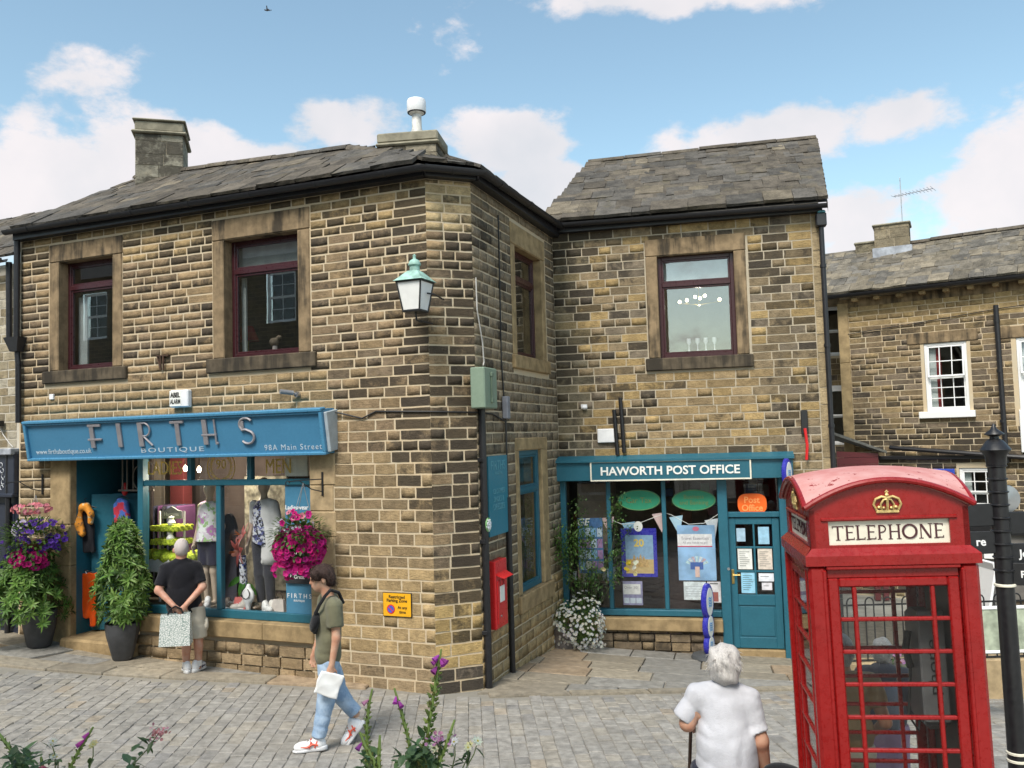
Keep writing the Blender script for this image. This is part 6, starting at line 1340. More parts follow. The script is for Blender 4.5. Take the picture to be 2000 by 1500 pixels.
# ---- two people behind the phone box
def simple_person(px, D, top_py, label, shirt, low, hairm, skin, wide=1.0, long=False):
    pp_ = at_y(px, top_py, D); g0 = gz(pp_.x, pp_.y); H = pp_.z-g0; k = H/1.70; Mx = T(pp_.x, pp_.y, g0) @ RZ(-math.atan2(pp_.x, pp_.y)); o = thing('person', label, 'person', Mx)
    hc = A3((0, 0, 1.585*k)); arms = [((s*.19*wide*k, 0, 1.36*k), (s*.27*wide*k, -.02, 1.08*k), (s*.20*k, .16, .93*k)) for s in (-1, 1)]
    def fb(P):
        r = U(.03, head(P, hc, k), cone(P, (0, 0, 1.40*k), (0, 0, 1.53*k), .058*k, .055*k), ell(P, (0, 0, 1.2*k), (.17*wide*k, .12*k, .25*k)), ell(P, (0, 0, .92*k), (.17*wide*k, .13*k, .16*k)))
        for s, (S_, E_, W_) in zip((-1, 1), arms): r = smin(r, chain(P, [S_, E_, W_], [.055*k, .047*k, .032*k], .02), .03); r = smin(r, hand(P, W_, (-s*.3, .7, -.2), (0, 0, 1), .95*k, .9, s), .01)
        for s in (-1, 1): r = smin(r, chain(P, [(s*.09*k, 0, .86*k), (s*.09*k, 0, .47*k), (s*.09*k, 0, .06)], [.09*k, .062*k, .045*k], .03), .04); r = smin(r, ell(P, (s*.09*k, .05, .04), (.04, .11, .04)), .02)
        return r
    body('body', fb, (-.45, -.3, -.01), (.45, .42, 1.8*k), .0145, skin, o, Mx)
    def ft(P):
        r = U(.06, ell(P, (0, 0, 1.27*k), (.20*wide*k, .145*k, .2*k)), ell(P, (0, 0, 1.0*k), (.20*wide*k, .155*k, .24*k)), cone(P, (-.17*wide*k, 0, 1.35*k), (.17*wide*k, 0, 1.35*k), .07*k, .07*k)); r = np.maximum(r, half(P, (0, 0, 1.44*k), (0, .2, 1))); r = np.maximum(r, -half(P, (0, 0, .80*k), (0, 0, 1)))
        for S_, E_, W_ in arms:
            d = A3(E_)-A3(S_); r = smin(r, (chain(P, [S_, E_, W_], [.078*k, .066*k, .05*k], .02) if long else np.maximum(cone(P, S_, A3(S_)+d, .078*k, .078*k), half(P, A3(S_)+d*.62, d))), .03)
        return r+folds(P, .004, ((7, 3, 6), 3, 0), ((-7, 3, 5), 3, 2))
    body('top', ft, (-.48, -.3, .6*k), (.48, .42, 1.6*k), .0135, shirt, o, Mx)
    body('trousers', lambda P: np.maximum(U(.05, ell(P, (0, 0, .86*k), (.19*wide*k, .15*k, .15*k)), *[cone(P, (s*.09*k, 0, .82*k), (s*.095*k, 0, .08), .115*k, .09*k) for s in (-1, 1)]), half(P, (0, 0, .90*k), (0, 0, 1))), (-.4, -.3, 0), (.4, .3, 1.0*k), .0145, low, o, Mx)
    fh_ = lambda P: np.maximum(U(.03, ell(P, hc+A3((0, -.012, .03))*k, A3((.09, .108, .105))*k), ell(P, hc+A3((0, -.045, -.03))*k, A3((.085, .07, .08))*k)), -ell(P, hc+A3((0, .11, -.03))*k, A3((.075, .07, .10))*k))+.004*np.sin(P[..., 0]*70+P[..., 2]*40)
    body('hair', fh_, hc-.2, hc+.2, .008, hairm, o, Mx); rr = [hc+A3((x, -.09, z))*k for x in (-.07, -.03, .02, .07) for z in (.0, .06)]; strands(o, rr, [(0, -.4, -.4)]*8, 90, .08, .0025, hairm, Mx, .5, .3, 4)
    return o, Mx, k
o, Mx, k = simple_person(1642, 5.95, 1242, 'person in tan short-sleeved top partly hidden behind the phone box', M['shirt_tan'], M['shorts_beige'], M['hair_grey'], M['skin_tan'], 1.05)
o, Mx, k = simple_person(1722, 6.7, 1248, 'grey-haired person in dark hooded jacket and mauve skirt seen through the phone box', M['jacket_dark'], M['skirt_mauve'], M['hair_grey'], M['skin_pale'], 1.0, True)
body('hood', lambda P: U(.03, ell(P, (.03, -.12*k, 1.40*k), (.13*k, .07*k, .075*k)), ell(P, (.0, -.06*k, 1.44*k), (.12*k, .09*k, .05*k))), (-.25, -.3, 1.1), (.3, .15, 1.65), .011, M['jacket_dark'], o, Mx)
body('back_panel', lambda P: np.maximum(ell(P, (.05, -.10, 1.1*k), (.10*k, .075, .24*k)), half(P, (0, 0, 1.33*k), (0, 0, 1))), (-.2, -.3, .6), (.3, .1, 1.5), .012, plain('grey_panel', (.12, .13, .16), .8), o, Mx)
body('pink_scarf', lambda P: ell(P, (-.10, -.125*k, 1.26*k), (.035, .03, .09)), (-.3, -.3, .9), (.1, .1, 1.5), .01, plain('pink_scarf', (.62, .10, .15), .8), o, Mx)
# black bag on the ground line beside the box
pbk = at_y(1532, 1490, 5.3); bb_ = thing('shoulder_bag', 'black shoulder bag with white trim carried low beside the red phone box', 'bag', T(pbk.x, pbk.y, pbk.z-.22))
body('bag_body', lambda P: U(.03, ell(P, (0, 0, .10), (.14, .07, .11)), ell(P, (-.05, 0, .16), (.09, .05, .06))), (-.25, -.15, -.05), (.25, .15, .3), .011, M['bag_black'], bb_, W[bb_.name])
q = MB(); q.tube([(.06, -.075, .02), (.09, -.075, .15), (.14, -.06, .16)], .007, 6); q.build('trim', M['white_plastic'], bb_)
# ---------------------------------------------------------------- plants
def leafmat(name, spec=.4, rough=.45, trans=.35):
    t = NT(name); a = t.n('ShaderNodeAttribute', attribute_name='Col'); p = t.pos(obj=True); c = t.mix(t.math('MULTIPLY', t.noise(p, 40, 3), .4), a.outputs['Color'], (.02, .03, .01))
    t.set(Base_Color=c, Roughness=rough, Specular_IOR_Level=spec); tr = t.n('ShaderNodeBsdfTranslucent'); t.l(c, tr.inputs[0]); ms = t.n('ShaderNodeMixShader'); ms.inputs[0].default_value = trans
    t.l(t.p.outputs[0], ms.inputs[1]); t.l(tr.outputs[0], ms.inputs[2]); t.l(ms.outputs[0], t.o.inputs[0]); M[name] = t.m
leafmat('leaf'); leafmat('petal', .2, .7, .4)
class CM:
    def __init__(s): s.v = []; s.f = []; s.c = []
    def add(s, vs, fs, c):
        b = len(s.v); s.v += vs; s.f += [[b+i for i in f] for f in fs]; s.c += [c]*len(fs)
    def leaf(s, p, d, up, ln, w_, c, fold=.25, droop=.25):
        d = d.normalized(); sd = d.cross(up); sd = sd.normalized() if sd.length > 1e-4 else basis(d)[0]; n = sd.cross(d)
        m1 = p+d*ln*.38-n*(-fold*w_*.0); m2 = p+d*ln*.74-n*droop*ln*.18; tip = p+d*ln-n*droop*ln*.42
        s.add([p, m1+sd*w_*.5+n*fold*w_*.5, m1, m1-sd*w_*.5+n*fold*w_*.5, m2+sd*w_*.36+n*fold*w_*.3, m2, m2-sd*w_*.36+n*fold*w_*.3, tip], [(0, 1, 2), (0, 2, 3), (1, 4, 5, 2), (2, 5, 6, 3), (4, 7, 5), (5, 7, 6)], c)
    def flower(s, p, d, r, c, cc, n=5, depth=.4, lobes=True):
        d = d.normalized(); a, b = basis(d); vs = [p-d*r*depth]; k = n*2
        ph = random.uniform(0, 6)
        for i in range(k): t_ = 2*math.pi*i/k+ph; rr = r*(1 if i % 2 == 0 else (.80 if lobes else .55)); vs.append(p+a*(rr*math.cos(t_))+b*(rr*math.sin(t_))+d*random.uniform(-.1, .1)*r)
        s.add(vs, [(0, 1+i, 1+(i+1) % k) for i in range(k)], c)
        if cc: s.add([p+d*.02*r]+[p+a*(r*.22*math.cos(2*math.pi*i/6))+b*(r*.22*math.sin(2*math.pi*i/6))-d*r*.05 for i in range(6)], [(0, 1+i, 1+(i+1) % 6) for i in range(6)], cc)
    def build(s, name, mt, parent, stuff=True):
        Wi_ = W[parent.name].inverted(); me = bpy.data.meshes.new(name); me.from_pydata([tuple(Wi_ @ Vector(q)) for q in s.v], [], s.f); me.materials.append(mt); o = inst(name, me, parent, W[parent.name]); set_cols(o, [(*c[:3], 1) for c in s.c])
        if stuff: o['kind'] = 'stuff'
        return o
def jc(c, v=.25): k = random.uniform(1-v, 1+v); return (c[0]*k*random.uniform(.9, 1.1), c[1]*k, c[2]*k*random.uniform(.85, 1.15))
def rv(): 
    while True:
        v = Vector((random.uniform(-1, 1), random.uniform(-1, 1), random.uniform(-1, 1)))
        if .05 < v.length < 1: return v.normalized()
def rosettes(cm, base, h, prof, n, ln, w_, cols, k=9, inner=.35):
    """leaf rosettes over a crown whose radius at height fraction f is prof(f)"""
    for i in range(n):
        f = random.random()**.85; r = prof(f)*(1 if random.random() > inner else random.uniform(.35, .9))*random.uniform(.86, 1.1); t_ = random.uniform(0, 2*math.pi)
        c = base+Vector((r*math.cos(t_), r*math.sin(t_), f*h)); out = Vector((math.cos(t_), math.sin(t_), .35+.9*(f-.3))).normalized(); A_, B_ = basis(out); col = random.choice(cols)
        for j in range(k): t2 = 2*math.pi*j/k+random.uniform(-.25, .25); d = (A_*math.cos(t2)+B_*math.sin(t2))*random.uniform(.7, 1.1)+out*random.uniform(.15, .9); cm.leaf(c, d, out, ln*random.uniform(.7, 1.2), w_*random.uniform(.8, 1.2), jc(col), .3, .4)
GL = [(.16, .30, .055), (.11, .21, .04), (.22, .38, .085), (.06, .12, .026)]
def pot_square(parent, Mx, rb, rt, h):
    b = MB(); n = 4; lv = [(rb*.9, 0), (rb, .02), (rt*.94, h*.7), (rt, h-.03), (rt, h), (rt*.9, h), (rt*.88, h-.05)]; vs = []
    for r, z in lv:
        for q in range(16):
            t_ = 2*math.pi*q/16; c_, s_ = math.cos(t_), math.sin(t_); m_ = (abs(c_)**3.2+abs(s_)**3.2)**(-1/3.2); vs.append((r*c_*m_, r*s_*m_, z))
    b.add(vs, [(j*16+i, j*16+(i+1) % 16, (j+1)*16+(i+1) % 16, (j+1)*16+i) for j in range(len(lv)-1) for i in range(16)]+[tuple(range(16))[::-1]]); b.build('pot', M['pot_grey'], parent, Mx, smooth=True)
    MB().lathe([(rt*.86, h-.06), (.0, h-.04)], 16).build('soil', M['soil'], parent, Mx)
# ---- evergreen in grey pot right of the doorway
p = on_ground(240, 1287, .015); g = thing('potted_shrub', 'bushy evergreen in tapered grey pot beside the boutique window', 'shrub', T(*p) @ RZ(R_(20)))
pot_square(g, W[g.name], .13, .225, .5)
cm = CM(); rosettes(cm, p+Vector((0, 0, .52)), 1.32, lambda f: (.235+.12*math.sin(min(1, f*1.9)*math.pi*.75))*(1-.86*max(0, f-.22)**1.1) if f < .97 else .06, 470, .125, .028, GL); cm.build('foliage', M['leaf'], g)
q = MB(); q.tube([(0, 0, .45), (.02, 0, 1.0), (0, .02, 1.6)], [.02, .015, .006], 6); q.build('stem', M['rust'], g)
# ---- the same kind at the left edge
p = on_ground(77, 1262, .015); g = thing('potted_shrub', 'low spreading evergreen in round grey pot under the left hanging basket', 'shrub', T(*p))
q = MB(); q.lathe([(.14, 0), (.16, .02), (.22, .3), (.235, .48), (.23, .5), (.2, .5), (.19, .45)], 20); q.build('pot', M['pot_grey'], g, smooth=True)
cm = CM(); rosettes(cm, p+Vector((-.15, -.06, .40)), .82, lambda f: .52*(1-.55*f)+.05, 370, .12, .028, GL); cm.build('foliage', M['leaf'], g)
# ---- hanging baskets
def basket(c, R, name, label, mags, top, extra, hook, n_leaf=700):
    g = thing(name, label, 'hanging basket', T(*c), 'hanging flower baskets'); b = MB(); b.lathe([(.02, -.16), (.12, -.13), (.19, -.03), (.2, .03), (.17, .03)], 16); b.build('basket', plain('coir', (.20, .11, .05), .95, .4, 30, .8, 50), g)
    b = MB()
    for k in range(3): a_ = 2*math.pi*k/3; b.tube([(.19*math.cos(a_), .19*math.sin(a_), .03), tuple(hook-c)], .004, 4)
    b.build('chains', M['steel'], g); cm = CM(); fl = CM()
    for i in range(n_leaf):
        v = rv(); f = random.random(); q = c+Vector((v.x*R, v.y*R, (v.z*.62+.05)*R*(1.0 if v.z > 0 else 1.5)))*random.uniform(.45, 1.0); cm.leaf(q, v+Vector((0, 0, -.15)), Vector((0, 0, 1)), random.uniform(.05, .09), random.uniform(.03, .045), jc(random.choice([(.08, .16, .03), (.12, .21, .05), (.05, .11, .02)])), .2, .3)
    for (n, cen, rad, rr, cols, cc) in mags+top+extra:
        for i in range(n):
            v = rv(); v.y = -abs(v.y)*random.choice((1, 1, 1, -.6)); q = c+Vector(cen)*R+Vector((v.x*rad[0], v.y*rad[1], v.z*rad[2]))*R; fl.flower(q, v+Vector((0, -.7, .15)), rr*random.uniform(.8, 1.15), jc(random.choice(cols), .2), cc)
    cm.build('foliage', M['leaf'], g); fl.build('flowers', M['petal'], g); return g
MAG = [(.62, .010, .22), (.50, .008, .20), (.70, .03, .30)]; PUR = [(.10, .03, .35), (.14, .05, .42)]; WHT = [(.75, .73, .78), (.60, .52, .72)]; PNK = [(.80, .25, .32), (.85, .33, .38)]
c = FA.pt(FA.uz(585, 1062, .38)[0], FA.uz(585, 1045, .38)[1], .38); hk = FA.pt(FA.uz(592, 952, .38)[0], 2.50, .38)
basket(c, .37, 'hanging_basket', 'hanging basket of bright magenta petunias on the right pier of the boutique', [(240, (0, 0, -.42), (.86, .8, .72), .042, MAG, (.10, .01, .06)), (45, (-.1, -.1, -1.1), (.8, .5, .35), .04, MAG, None)], [(10, (.1, -.2, .55), (.75, .6, .3), .042, PNK+MAG, (.1, .01, .05)), (26, (-.1, -.1, .35), (.6, .6, .3), .018, WHT, None)], [(0, (0, 0, 0), (1, 1, 1), .01, MAG, None)], hk, 750)
c = FA.pt(FA.uz(62, 1058, .42)[0], FA.uz(62, 1058, .42)[1], .42); hk = FA.pt(FA.uz(70, 955, .42)[0], 2.36, .42)
basket(c, .50, 'hanging_basket', 'hanging basket of pink, violet and magenta flowers at the left edge', [(65, (.12, -.3, -.45), (.55, .4, .32), .045, MAG, (.12, .01, .06))], [(70, (.05, -.1, .95), (.55, .45, .14), .03, PNK, None), (60, (-.05, -.35, .40), (.30, .25, .26), .020, WHT, (.3, .25, .5))], [(75, (.4, -.2, .15), (.68, .5, .5), .042, PUR, (.03, .01, .1)), (24, (-.6, -.2, -.2), (.4, .4, .5), .036, PUR, None)], hk, 1250)
# ---- daisy mound and climbing shrub by the post office
p = on_ground(1128, 1268, .0); g = thing('daisy_plant', 'rounded mound of white daisies in a pot by the inner corner of the post office', 'plant', T(*p))
q = MB(); q.lathe([(.17, 0), (.2, .02), (.24, .32), (.26, .34), (.22, .34)], 16, (-.22, .05, 0)); q.build('pot', M['terracotta'], g, smooth=True)
cm = CM(); fl = CM(); c = p+Vector((0, 0, .38))
lump = lambda v: .84+.17*math.sin(3.1*v.x+2.3*v.z+1)*math.cos(2.7*v.z-1.9*v.y)+.07*math.sin(9*v.x+7*v.z)
for i in range(2600):
    v = rv(); q = c+Vector((v.x*.47, v.y*.42, v.z*.44+.02))*random.uniform(.5, 1.02)*lump(v)
    if q.z < p.z+.02: continue
    cm.leaf(q, v+Vector((0, 0, .4))+rv()*.7, v, random.uniform(.03, .065), random.uniform(.008, .016), jc(random.choice([(.10, .19, .03), (.07, .14, .02), (.14, .24, .05)])), .2, .2)
for i in range(430):
    v = rv(); v.y = -abs(v.y)
    if v.z < -.88: continue
    q = c+Vector((v.x*.50, v.y*.45, v.z*.47+.02))*random.uniform(.90, 1.16)*lump(v); fl.flower(q, v+Vector((0, -.4, .5)), random.uniform(.021, .030), jc((.82, .82, .80), .06), (.62, .50, .10), 7, .1, False)
cm.build('foliage', M['leaf'], g); fl.build('flowers', M['petal'], g)
p = FP.pt(FP.uz(1140, 1200)[0], 0, .22); p.z = gz(p.x, p.y); g = thing('climbing_shrub', 'straggling green climbing shrub growing in front of the post office window', 'shrub', T(*p))
br = MB(); cm = CM(); tips = []
for k in range(13):
    tx, ty = random.choice([(1085, 1040), (1110, 1000), (1150, 1030), (1190, 1000), (1215, 965), (1120, 1075), (1175, 1080), (1210, 1060), (1095, 1100), (1160, 1110), (1140, 985), (1200, 1110), (1230, 1020)]); e = at_y(tx+random.uniform(-14, 14), ty+random.uniform(-14, 14), p.y+random.uniform(-.35, .15)); m_ = p*.45+e*.55+Vector((random.uniform(-.15, .15), 0, .15)); pts = [p+Vector((random.uniform(-.05, .05), 0, .1)), p*.75+e*.25+Vector((0, 0, .12)), m_, e]
    br.tube([q-p for q in pts], [.007, .005, .004, .002], 5)
    for j in range(120):
        f = random.uniform(.35, 1.0); q = (pts[1]*(1-f)+pts[2]*f if f < .7 else pts[2]*(1-(f-.5)*2 if f < 1 else 0)+pts[3]*((f-.5)*2)); q = m_*(1-f)+e*f+rv()*random.uniform(.02, .16); cm.leaf(q, rv()+Vector((0, -.2, 0)), Vector((0, 0, 1)), random.uniform(.035, .06), random.uniform(.02, .032), jc(random.choice([(.10, .20, .045), (.14, .25, .06), (.06, .13, .03)])), .2, .2)
br.build('stems', plain('green_stem', (.10, .13, .05), .8), g); fl = CM()
for k in range(900): f = random.random(); q = at_y(1118+random.gauss(0, 24), 1062+random.gauss(0, 26), p.y-random.uniform(0, .3)); cm.leaf(q, rv(), Vector((0, 0, 1)), random.uniform(.035, .06), random.uniform(.02, .032), jc(random.choice([(.12, .23, .05), (.16, .28, .07), (.07, .15, .03)])), .2, .2)
for k in range(200): q = at_y(1150+random.gauss(0, 22), 1150+random.gauss(0, 16), p.y-random.uniform(-.1, .2)); cm.leaf(q, rv(), Vector((0, 0, 1)), random.uniform(.05, .09), random.uniform(.02, .03), jc((.05, .11, .025)), .2, .3)
for px, py, c_ in ((1228, 1100, (.70, .55, .05)), (1238, 1108, (.8, .78, .62)), (1242, 1098, (.8, .78, .65)), (1240, 1120, (.78, .70, .40)), (1180, 1110, (.78, .68, .38)), (1224, 1112, (.68, .52, .06))):
    q = at_y(px, py, p.y-.3); [fl.flower(q+rv()*.02, Vector((0, -1, .2))+rv()*.4, .032, jc(c_, .1), None) for _ in range(3)]
cm.build('foliage', M['leaf'], g); fl.build('flowers', M['petal'], g)
# ---- raised garden bed at the camera's feet (below the frame) and the plants that rise out of it
BZ = 1.05; bed = MB(); bed.box(-3.2, 1.6, 1.6, 3.3, BZ-.06, BZ); bo_ = bed.build('garden_bed', M['soil']); bo_['kind'] = 'structure'
rw_ = thing('retaining_wall', 'low stone garden wall at the foot of the camera below the flowers', 'wall', T(0, 3.4, 0)); MB().box(-3.3, 1.7, -.1, .12, -.3, BZ+.03, .02).build('wall', M['clean_stone'], rw_)
FXC = [(.19, .28, .06), (.24, .33, .07), (.14, .21, .05), (.26, .28, .08)]
def spike(path, D, label, r=.012, pods=True, fl_top=2, width=.021, dens=1.0, flcol=(.55, .10, .50)):
    pts = [at_y(x, y, D) for x, y in path]; bot = pts[-1]+(pts[-1]-pts[-2])*.4; bot = Vector((bot.x, bot.y, BZ)); g = thing('foxglove', label, 'flower', T(*bot), 'foxgloves in the foreground'); b = MB(); full = [pts[0]]+pts[1:]+[bot]; b.tube([q-bot for q in full], [.003]+[.005]*(len(full)-2)+[.007], 6); b.build('stem', plain('fox_stem', (.17, .24, .06), .7), g, smooth=True)
    cm = CM(); fl = CM(); L_ = [0]
    for a_, b_ in zip(full[:-1], full[1:]): L_.append(L_[-1]+(b_-a_).length)
    vis = sum((b_-a_).length for a_, b_ in zip(pts[:-1], pts[1:]))+.12; width *= .8; n = int(vis/.0055*dens)
    for i in range(n):
        s_ = .03+vis*i/n; j = max(k for k in range(len(L_)) if L_[k] <= s_); j = min(j, len(full)-2); f = (s_-L_[j])/(L_[j+1]-L_[j]); q = full[j]+(full[j+1]-full[j])*f; ax = (full[j]-full[j+1]).normalized(); A_, B_ = basis(ax); t_ = i*2.4; o_ = A_*math.cos(t_)+B_*math.sin(t_); w_ = width*(.45+.55*min(1, s_/.12))
        c_ = jc(random.choice(FXC), .25); tip = q+o_*w_+ax*w_*.55; pc = q+o_*w_*.55; e1 = o_.cross(ax)*w_*.26; cm.add([q, pc+e1, pc+ax*w_*.45, pc-e1, pc-ax*w_*.25, tip], [(0, 2, 1), (0, 3, 2), (0, 4, 3), (0, 1, 4), (1, 2, 5), (2, 3, 5), (3, 4, 5), (4, 1, 5)], c_); cm.leaf(q, o_+ax*.3, ax, w_*1.25, w_*.35, jc((.22, .26, .09)), .1, .3)
    for k in range(fl_top):
        t_ = random.uniform(0, 6.28); q = full[0]+(full[1]-full[0]).normalized()*random.uniform(.012, .05); o_ = Vector((math.cos(t_)*.9, -.5, -.55)).normalized(); A_, B_ = basis(o_); vs = []
        for (r_, z_) in ((.002, 0), (.0045, .007), (.0065, .018), (.0085, .021)):
            for m_ in range(8): a_ = 2*math.pi*m_/8; vs.append(q+o_*(z_+.006)+A_*(r_*math.cos(a_))+B_*(r_*math.sin(a_)))
        fl.add(vs, [(u_*8+m_, u_*8+(m_+1) % 8, (u_+1)*8+(m_+1) % 8, (u_+1)*8+m_) for u_ in range(3) for m_ in range(8)], jc(flcol, .2))
    cm.build('seed_pods', M['leaf'], g)
    if fl.v: fl.build('blooms', M['petal'], g)
    return g
spike([(862, 1268), (856, 1300), (847, 1360), (836, 1430), (824, 1505)], 2.5, 'tallest foxglove spike with two violet bells at its tip, centre foreground', fl_top=6, width=.027)
spike([(727, 1346), (720, 1380), (716, 1430), (720, 1505)], 2.6, 'foxglove stem with a faded pink bell, nearest the walking young man', fl_top=1, width=.02, flcol=(.7, .3, .5))
spike([(770, 1344), (784, 1390), (797, 1440), (808, 1505)], 2.6, 'thin arching foxglove stem left of the tallest spike', fl_top=2, width=.015)
spike([(888, 1406), (880, 1430), (868, 1465), (852, 1505)], 2.4, 'short foxglove spike leaning right, just right of the tallest one', fl_top=0, width=.017)
spike([(703, 1430), (712, 1455), (728, 1480), (738, 1510)], 2.4, 'bent foxglove spike with a violet bell below the young man\'s rear shoe', fl_top=1, width=.02)
spike([(742, 1436), (741, 1460), (739, 1510)], 2.4, 'short upright foxglove spike beside the bent one', fl_top=0, width=.017)
spike([(182, 1420), (170, 1440), (152, 1470), (132, 1510)], 2.7, 'foxglove spike leaning right with a violet bell, left foreground', fl_top=3, width=.018, flcol=(.6, .10, .5))
spike([(-8, 1425), (12, 1452), (34, 1480), (50, 1510)], 2.6, 'foxglove spike leaning in from the lower left corner', fl_top=0, width=.021)
spike([(80, 1478), (82, 1490), (84, 1515)], 2.6, 'tiny pink flower spike in the lower left foreground', fl_top=5, width=.01, flcol=(.75, .25, .35))
def wild(tip, D, label, col, kind='daisy', r=.014, base=None):
    q = at_y(*tip, D); bt_ = at_y(base[0], base[1], D) if base else q+Vector((random.uniform(-.05, .05), 0, -.3)); bot = Vector((bt_.x+(bt_.x-q.x)*.6, bt_.y, BZ)); g = thing('wildflower', label, 'flower', T(*bot), 'wildflowers in the foreground'); b = MB(); b.tube([Vector((0, 0, 0)), bt_-bot, (bt_*.4+q*.6)-bot+Vector((.006, 0, 0)), q-bot], [.003, .0022, .0018, .0014], 5); b.build('stem', M['green_stem'], g); fl = CM(); cm = CM()
    if kind == 'daisy':
        for k in range(3): fl.flower(q+rv()*.006, Vector((random.uniform(-.3, .3), -.6, .7)), r*random.uniform(.8, 1.1), jc(col, .08), (.6, .5, .1), 6, .15, False)
    else:
        for k in range(34): fl.flower(q+Vector((random.gauss(0, .018), random.gauss(0, .012), random.gauss(0, .010))), rv()+Vector((0, -.6, .6)), .0055, jc(col, .25), None, 5, .2)
    for k in range(14 if kind != 'daisy' else 5):
        f = random.uniform(.1, .85); p_ = bt_*f+q*(1-f); cm.leaf(p_, rv()+Vector((0, 0, .2)), Vector((0, 0, 1)), random.uniform(.02, .045), random.uniform(.010, .018), jc((.08, .14, .05)), .2, .3)
    fl.build('bloom', M['petal'], g); cm.build('leaves', M['leaf'], g)
wild((310, 1432), 2.6, 'pink valerian head on a leafy stalk, left foreground', (.70, .32, .36), 'v', base=(245, 1510)); wild((100, 1450), 2.6, 'white daisy nearest the lower left corner', (.8, .8, .76), base=(108, 1510)); wild((182, 1454), 2.7, 'pale yellow flower beside the leaning foxglove', (.72, .66, .36), base=(172, 1510)); wild((108, 1476), 2.6, 'second white flower just below the first daisy', (.8, .8, .76), base=(112, 1515))
wild((933, 1448), 2.5, 'white flower furthest right among the foreground stems', (.78, .78, .62), base=(905, 1510)); wild((917, 1458), 2.5, 'pale yellow flower left of the rightmost white one', (.76, .74, .45), base=(898, 1512)); wild((888, 1450), 2.5, 'small white flower between short foxglove and yellow flowers', (.8, .8, .74), base=(880, 1515)); wild((848, 1458), 2.4, 'white daisy low against the tallest foxglove', (.8, .78, .6), base=(845, 1512)); wild((860, 1444), 2.4, 'small pink flower behind the short foxglove', (.62, .3, .5), 'v', base=(848, 1505)); wild((858, 1462), 2.42, 'second white daisy low against the tallest foxglove', (.8, .78, .6), base=(852, 1512))
lg = thing('leafy_clump', 'broad grey-green leaves at the foot of the tallest foxglove', 'plant', T(*Vector((at_y(820, 1500, 2.5).x, 2.5, BZ)))); cm = CM()
for (px, py, n) in ((815, 1478, 34), (838, 1452, 10), (795, 1492, 16), (828, 1470, 12), (722, 1488, 10), (740, 1495, 8), (30, 1492, 22), (55, 1480, 20), (60, 1495, 14), (262, 1490, 6)):
    for k in range(n): q = at_y(px+random.gauss(0, 9), py+random.gauss(0, 7), 2.52+random.uniform(-.08, .08)); cm.leaf(q, rv()+Vector((0, -.3, .3)), Vector((0, 0, 1)), random.uniform(.03, .06), random.uniform(.016, .028), jc(random.choice([(.12, .21, .09), (.16, .26, .11), (.08, .15, .07)])), .2, .4)
cm.build('leaves', M['leaf'], lg); b = MB(); pb_2 = W[lg.name].translation
for (px, py) in ((815, 1478), (722, 1488), (45, 1488), (262, 1490)): q = at_y(px, py, 2.52)-pb_2; b.tube([Vector((q.x, q.y, 0)), q], .004, 5)
b.build('stalks', M['green_stem'], lg)
